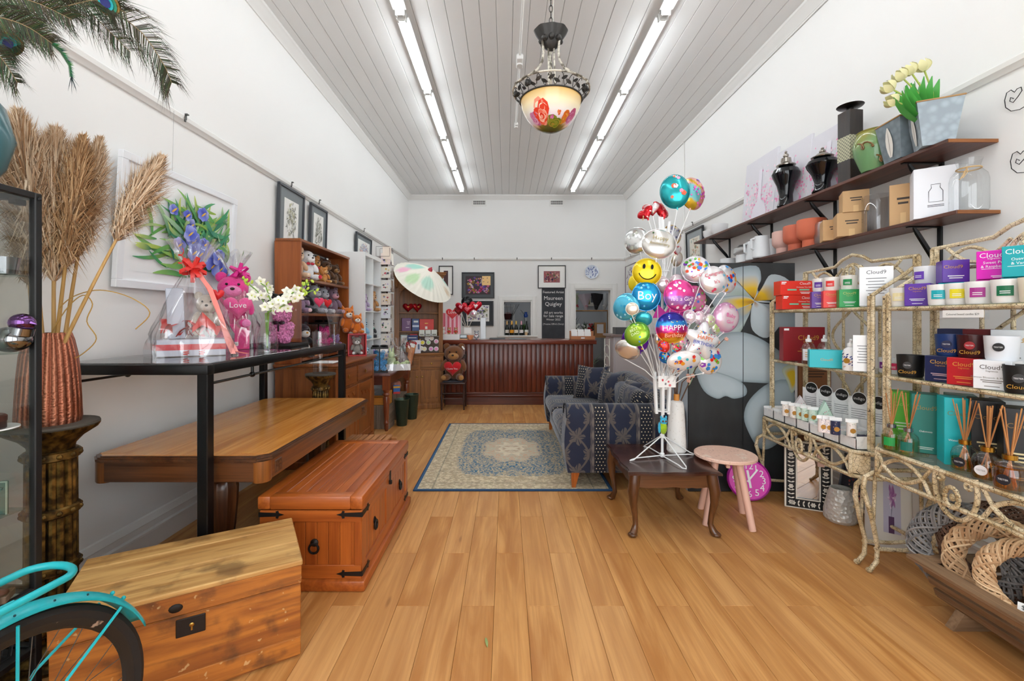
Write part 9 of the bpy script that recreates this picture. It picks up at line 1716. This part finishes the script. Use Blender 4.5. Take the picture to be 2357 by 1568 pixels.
t = thing('party_card','magenta and pink pointed card among the balloons','card',at(1532,722,3.12)); mesh('card',flat('e83ab0',.5),t,lambda b:(b.m(frm((0,0,0),(1,0,0),(0,0,1))),b.prism([(-.09,-.03),(.12,-.03),(.13,.06),(.07,.01),(.04,.07),(0,.01),(-.05,.06)],0,.002)),0); mesh('stick',WS,t,lambda b:b.tube([(0,0,-.03),(BX-t.location.x,BY-t.location.y,BZ+.5-t.location.z)],.003,5))
# owl charm, vase with branches
t = thing('owl_toy','little blue and lime felt owl clipped to the balloon stand','toy',at(1527,995,3.10)); mesh('body',plush_mat('a4c820'),t,lambda b:b.ell((0,0,.03),(.026,.018,.045),12,8),60); mesh('head',plush_mat('3cb4dc'),t,lambda b:(b.ell((.002,0,.075),(.026,.018,.026),12,8),b.ell((-.016,0,.1),(.007,.006,.014),8,6),b.ell((.018,0,.1),(.007,.006,.014),8,6),b.ell((-.028,0,.03),(.01,.012,.04),8,6)),60)
for e in (-1,1):mesh('eye',flat('6a3a28',.3),t,lambda b:b.ell((e*.01+.002,-.017,.078),.007,8,6))
t = thing('speckled_vase','tall white speckled bottle vase with timber neck beside the balloon stand','vase',(gx(1557,3.28),3.28,BZ)); g = G('speckled_ceramic'); sp_n = g.noise(70,3); mesh('body',g.done(g.mix(sp_n.sm(.62,.7)*.6,H('eceae6'),H('b0a490')),.5,bump=sp_n,bs=.2),t,lambda b:b.lathe([(0,.004),(.06,.0),(.068,.012),(.066,.08),(.052,.34),(.046,.365),(.022,.375),(0,.376)],36)); mesh('neck',HONEY('z'),t,lambda b:b.lathe([(.02,.37),(.02,.42),(.016,.422),(.014,.4)],20))
r_ = random.Random(6); vb_ = Vector((gx(1557,3.28),3.28,BZ+.40))
for i,(px,py,l_) in enumerate(((1540,850,'leftmost'),(1552,835,'second'),(1565,840,'third'),(1590,862,'fourth'),(1668,780,'longest, reaching right'))):
    tip = at(px,py,3.28); v = tip-vb_; t = thing('blossom_branch','thin brown branch with pink blossom in the white vase, %s' % l_,'branch',vb_,0,'blossom branches'); mesh('twig',flat('5a4030',.8),t,lambda b:b.tube([(0,0,-.1),v*.4+Vector((.0,0,.04)),v],[.005,.004,.002],6))
    for k in range(4 if i > 2 else 2):c_ = v*(.72+.09*k)+Vector((r_.uniform(-.02,.02),-.01,r_.uniform(-.02,.03))); mesh('blossom',flat('e8b4a0',.7),t,lambda b:[b.ell(c_+Vector((.008*cos(q*1.26),.006*sin(q),.008*sin(q*1.26))),.008,6,4) for q in range(5)])
tag(mesh('fallen_leaf',flat('8a9a5a',.6),None,lambda b:(b.m(T(gx(1120,1.92),1.92,.002,R(-80))),b.leaf((-.03,0),(.03,0),.012,0,lift=.004))),'single green leaf lying on the floor boards','leaf')
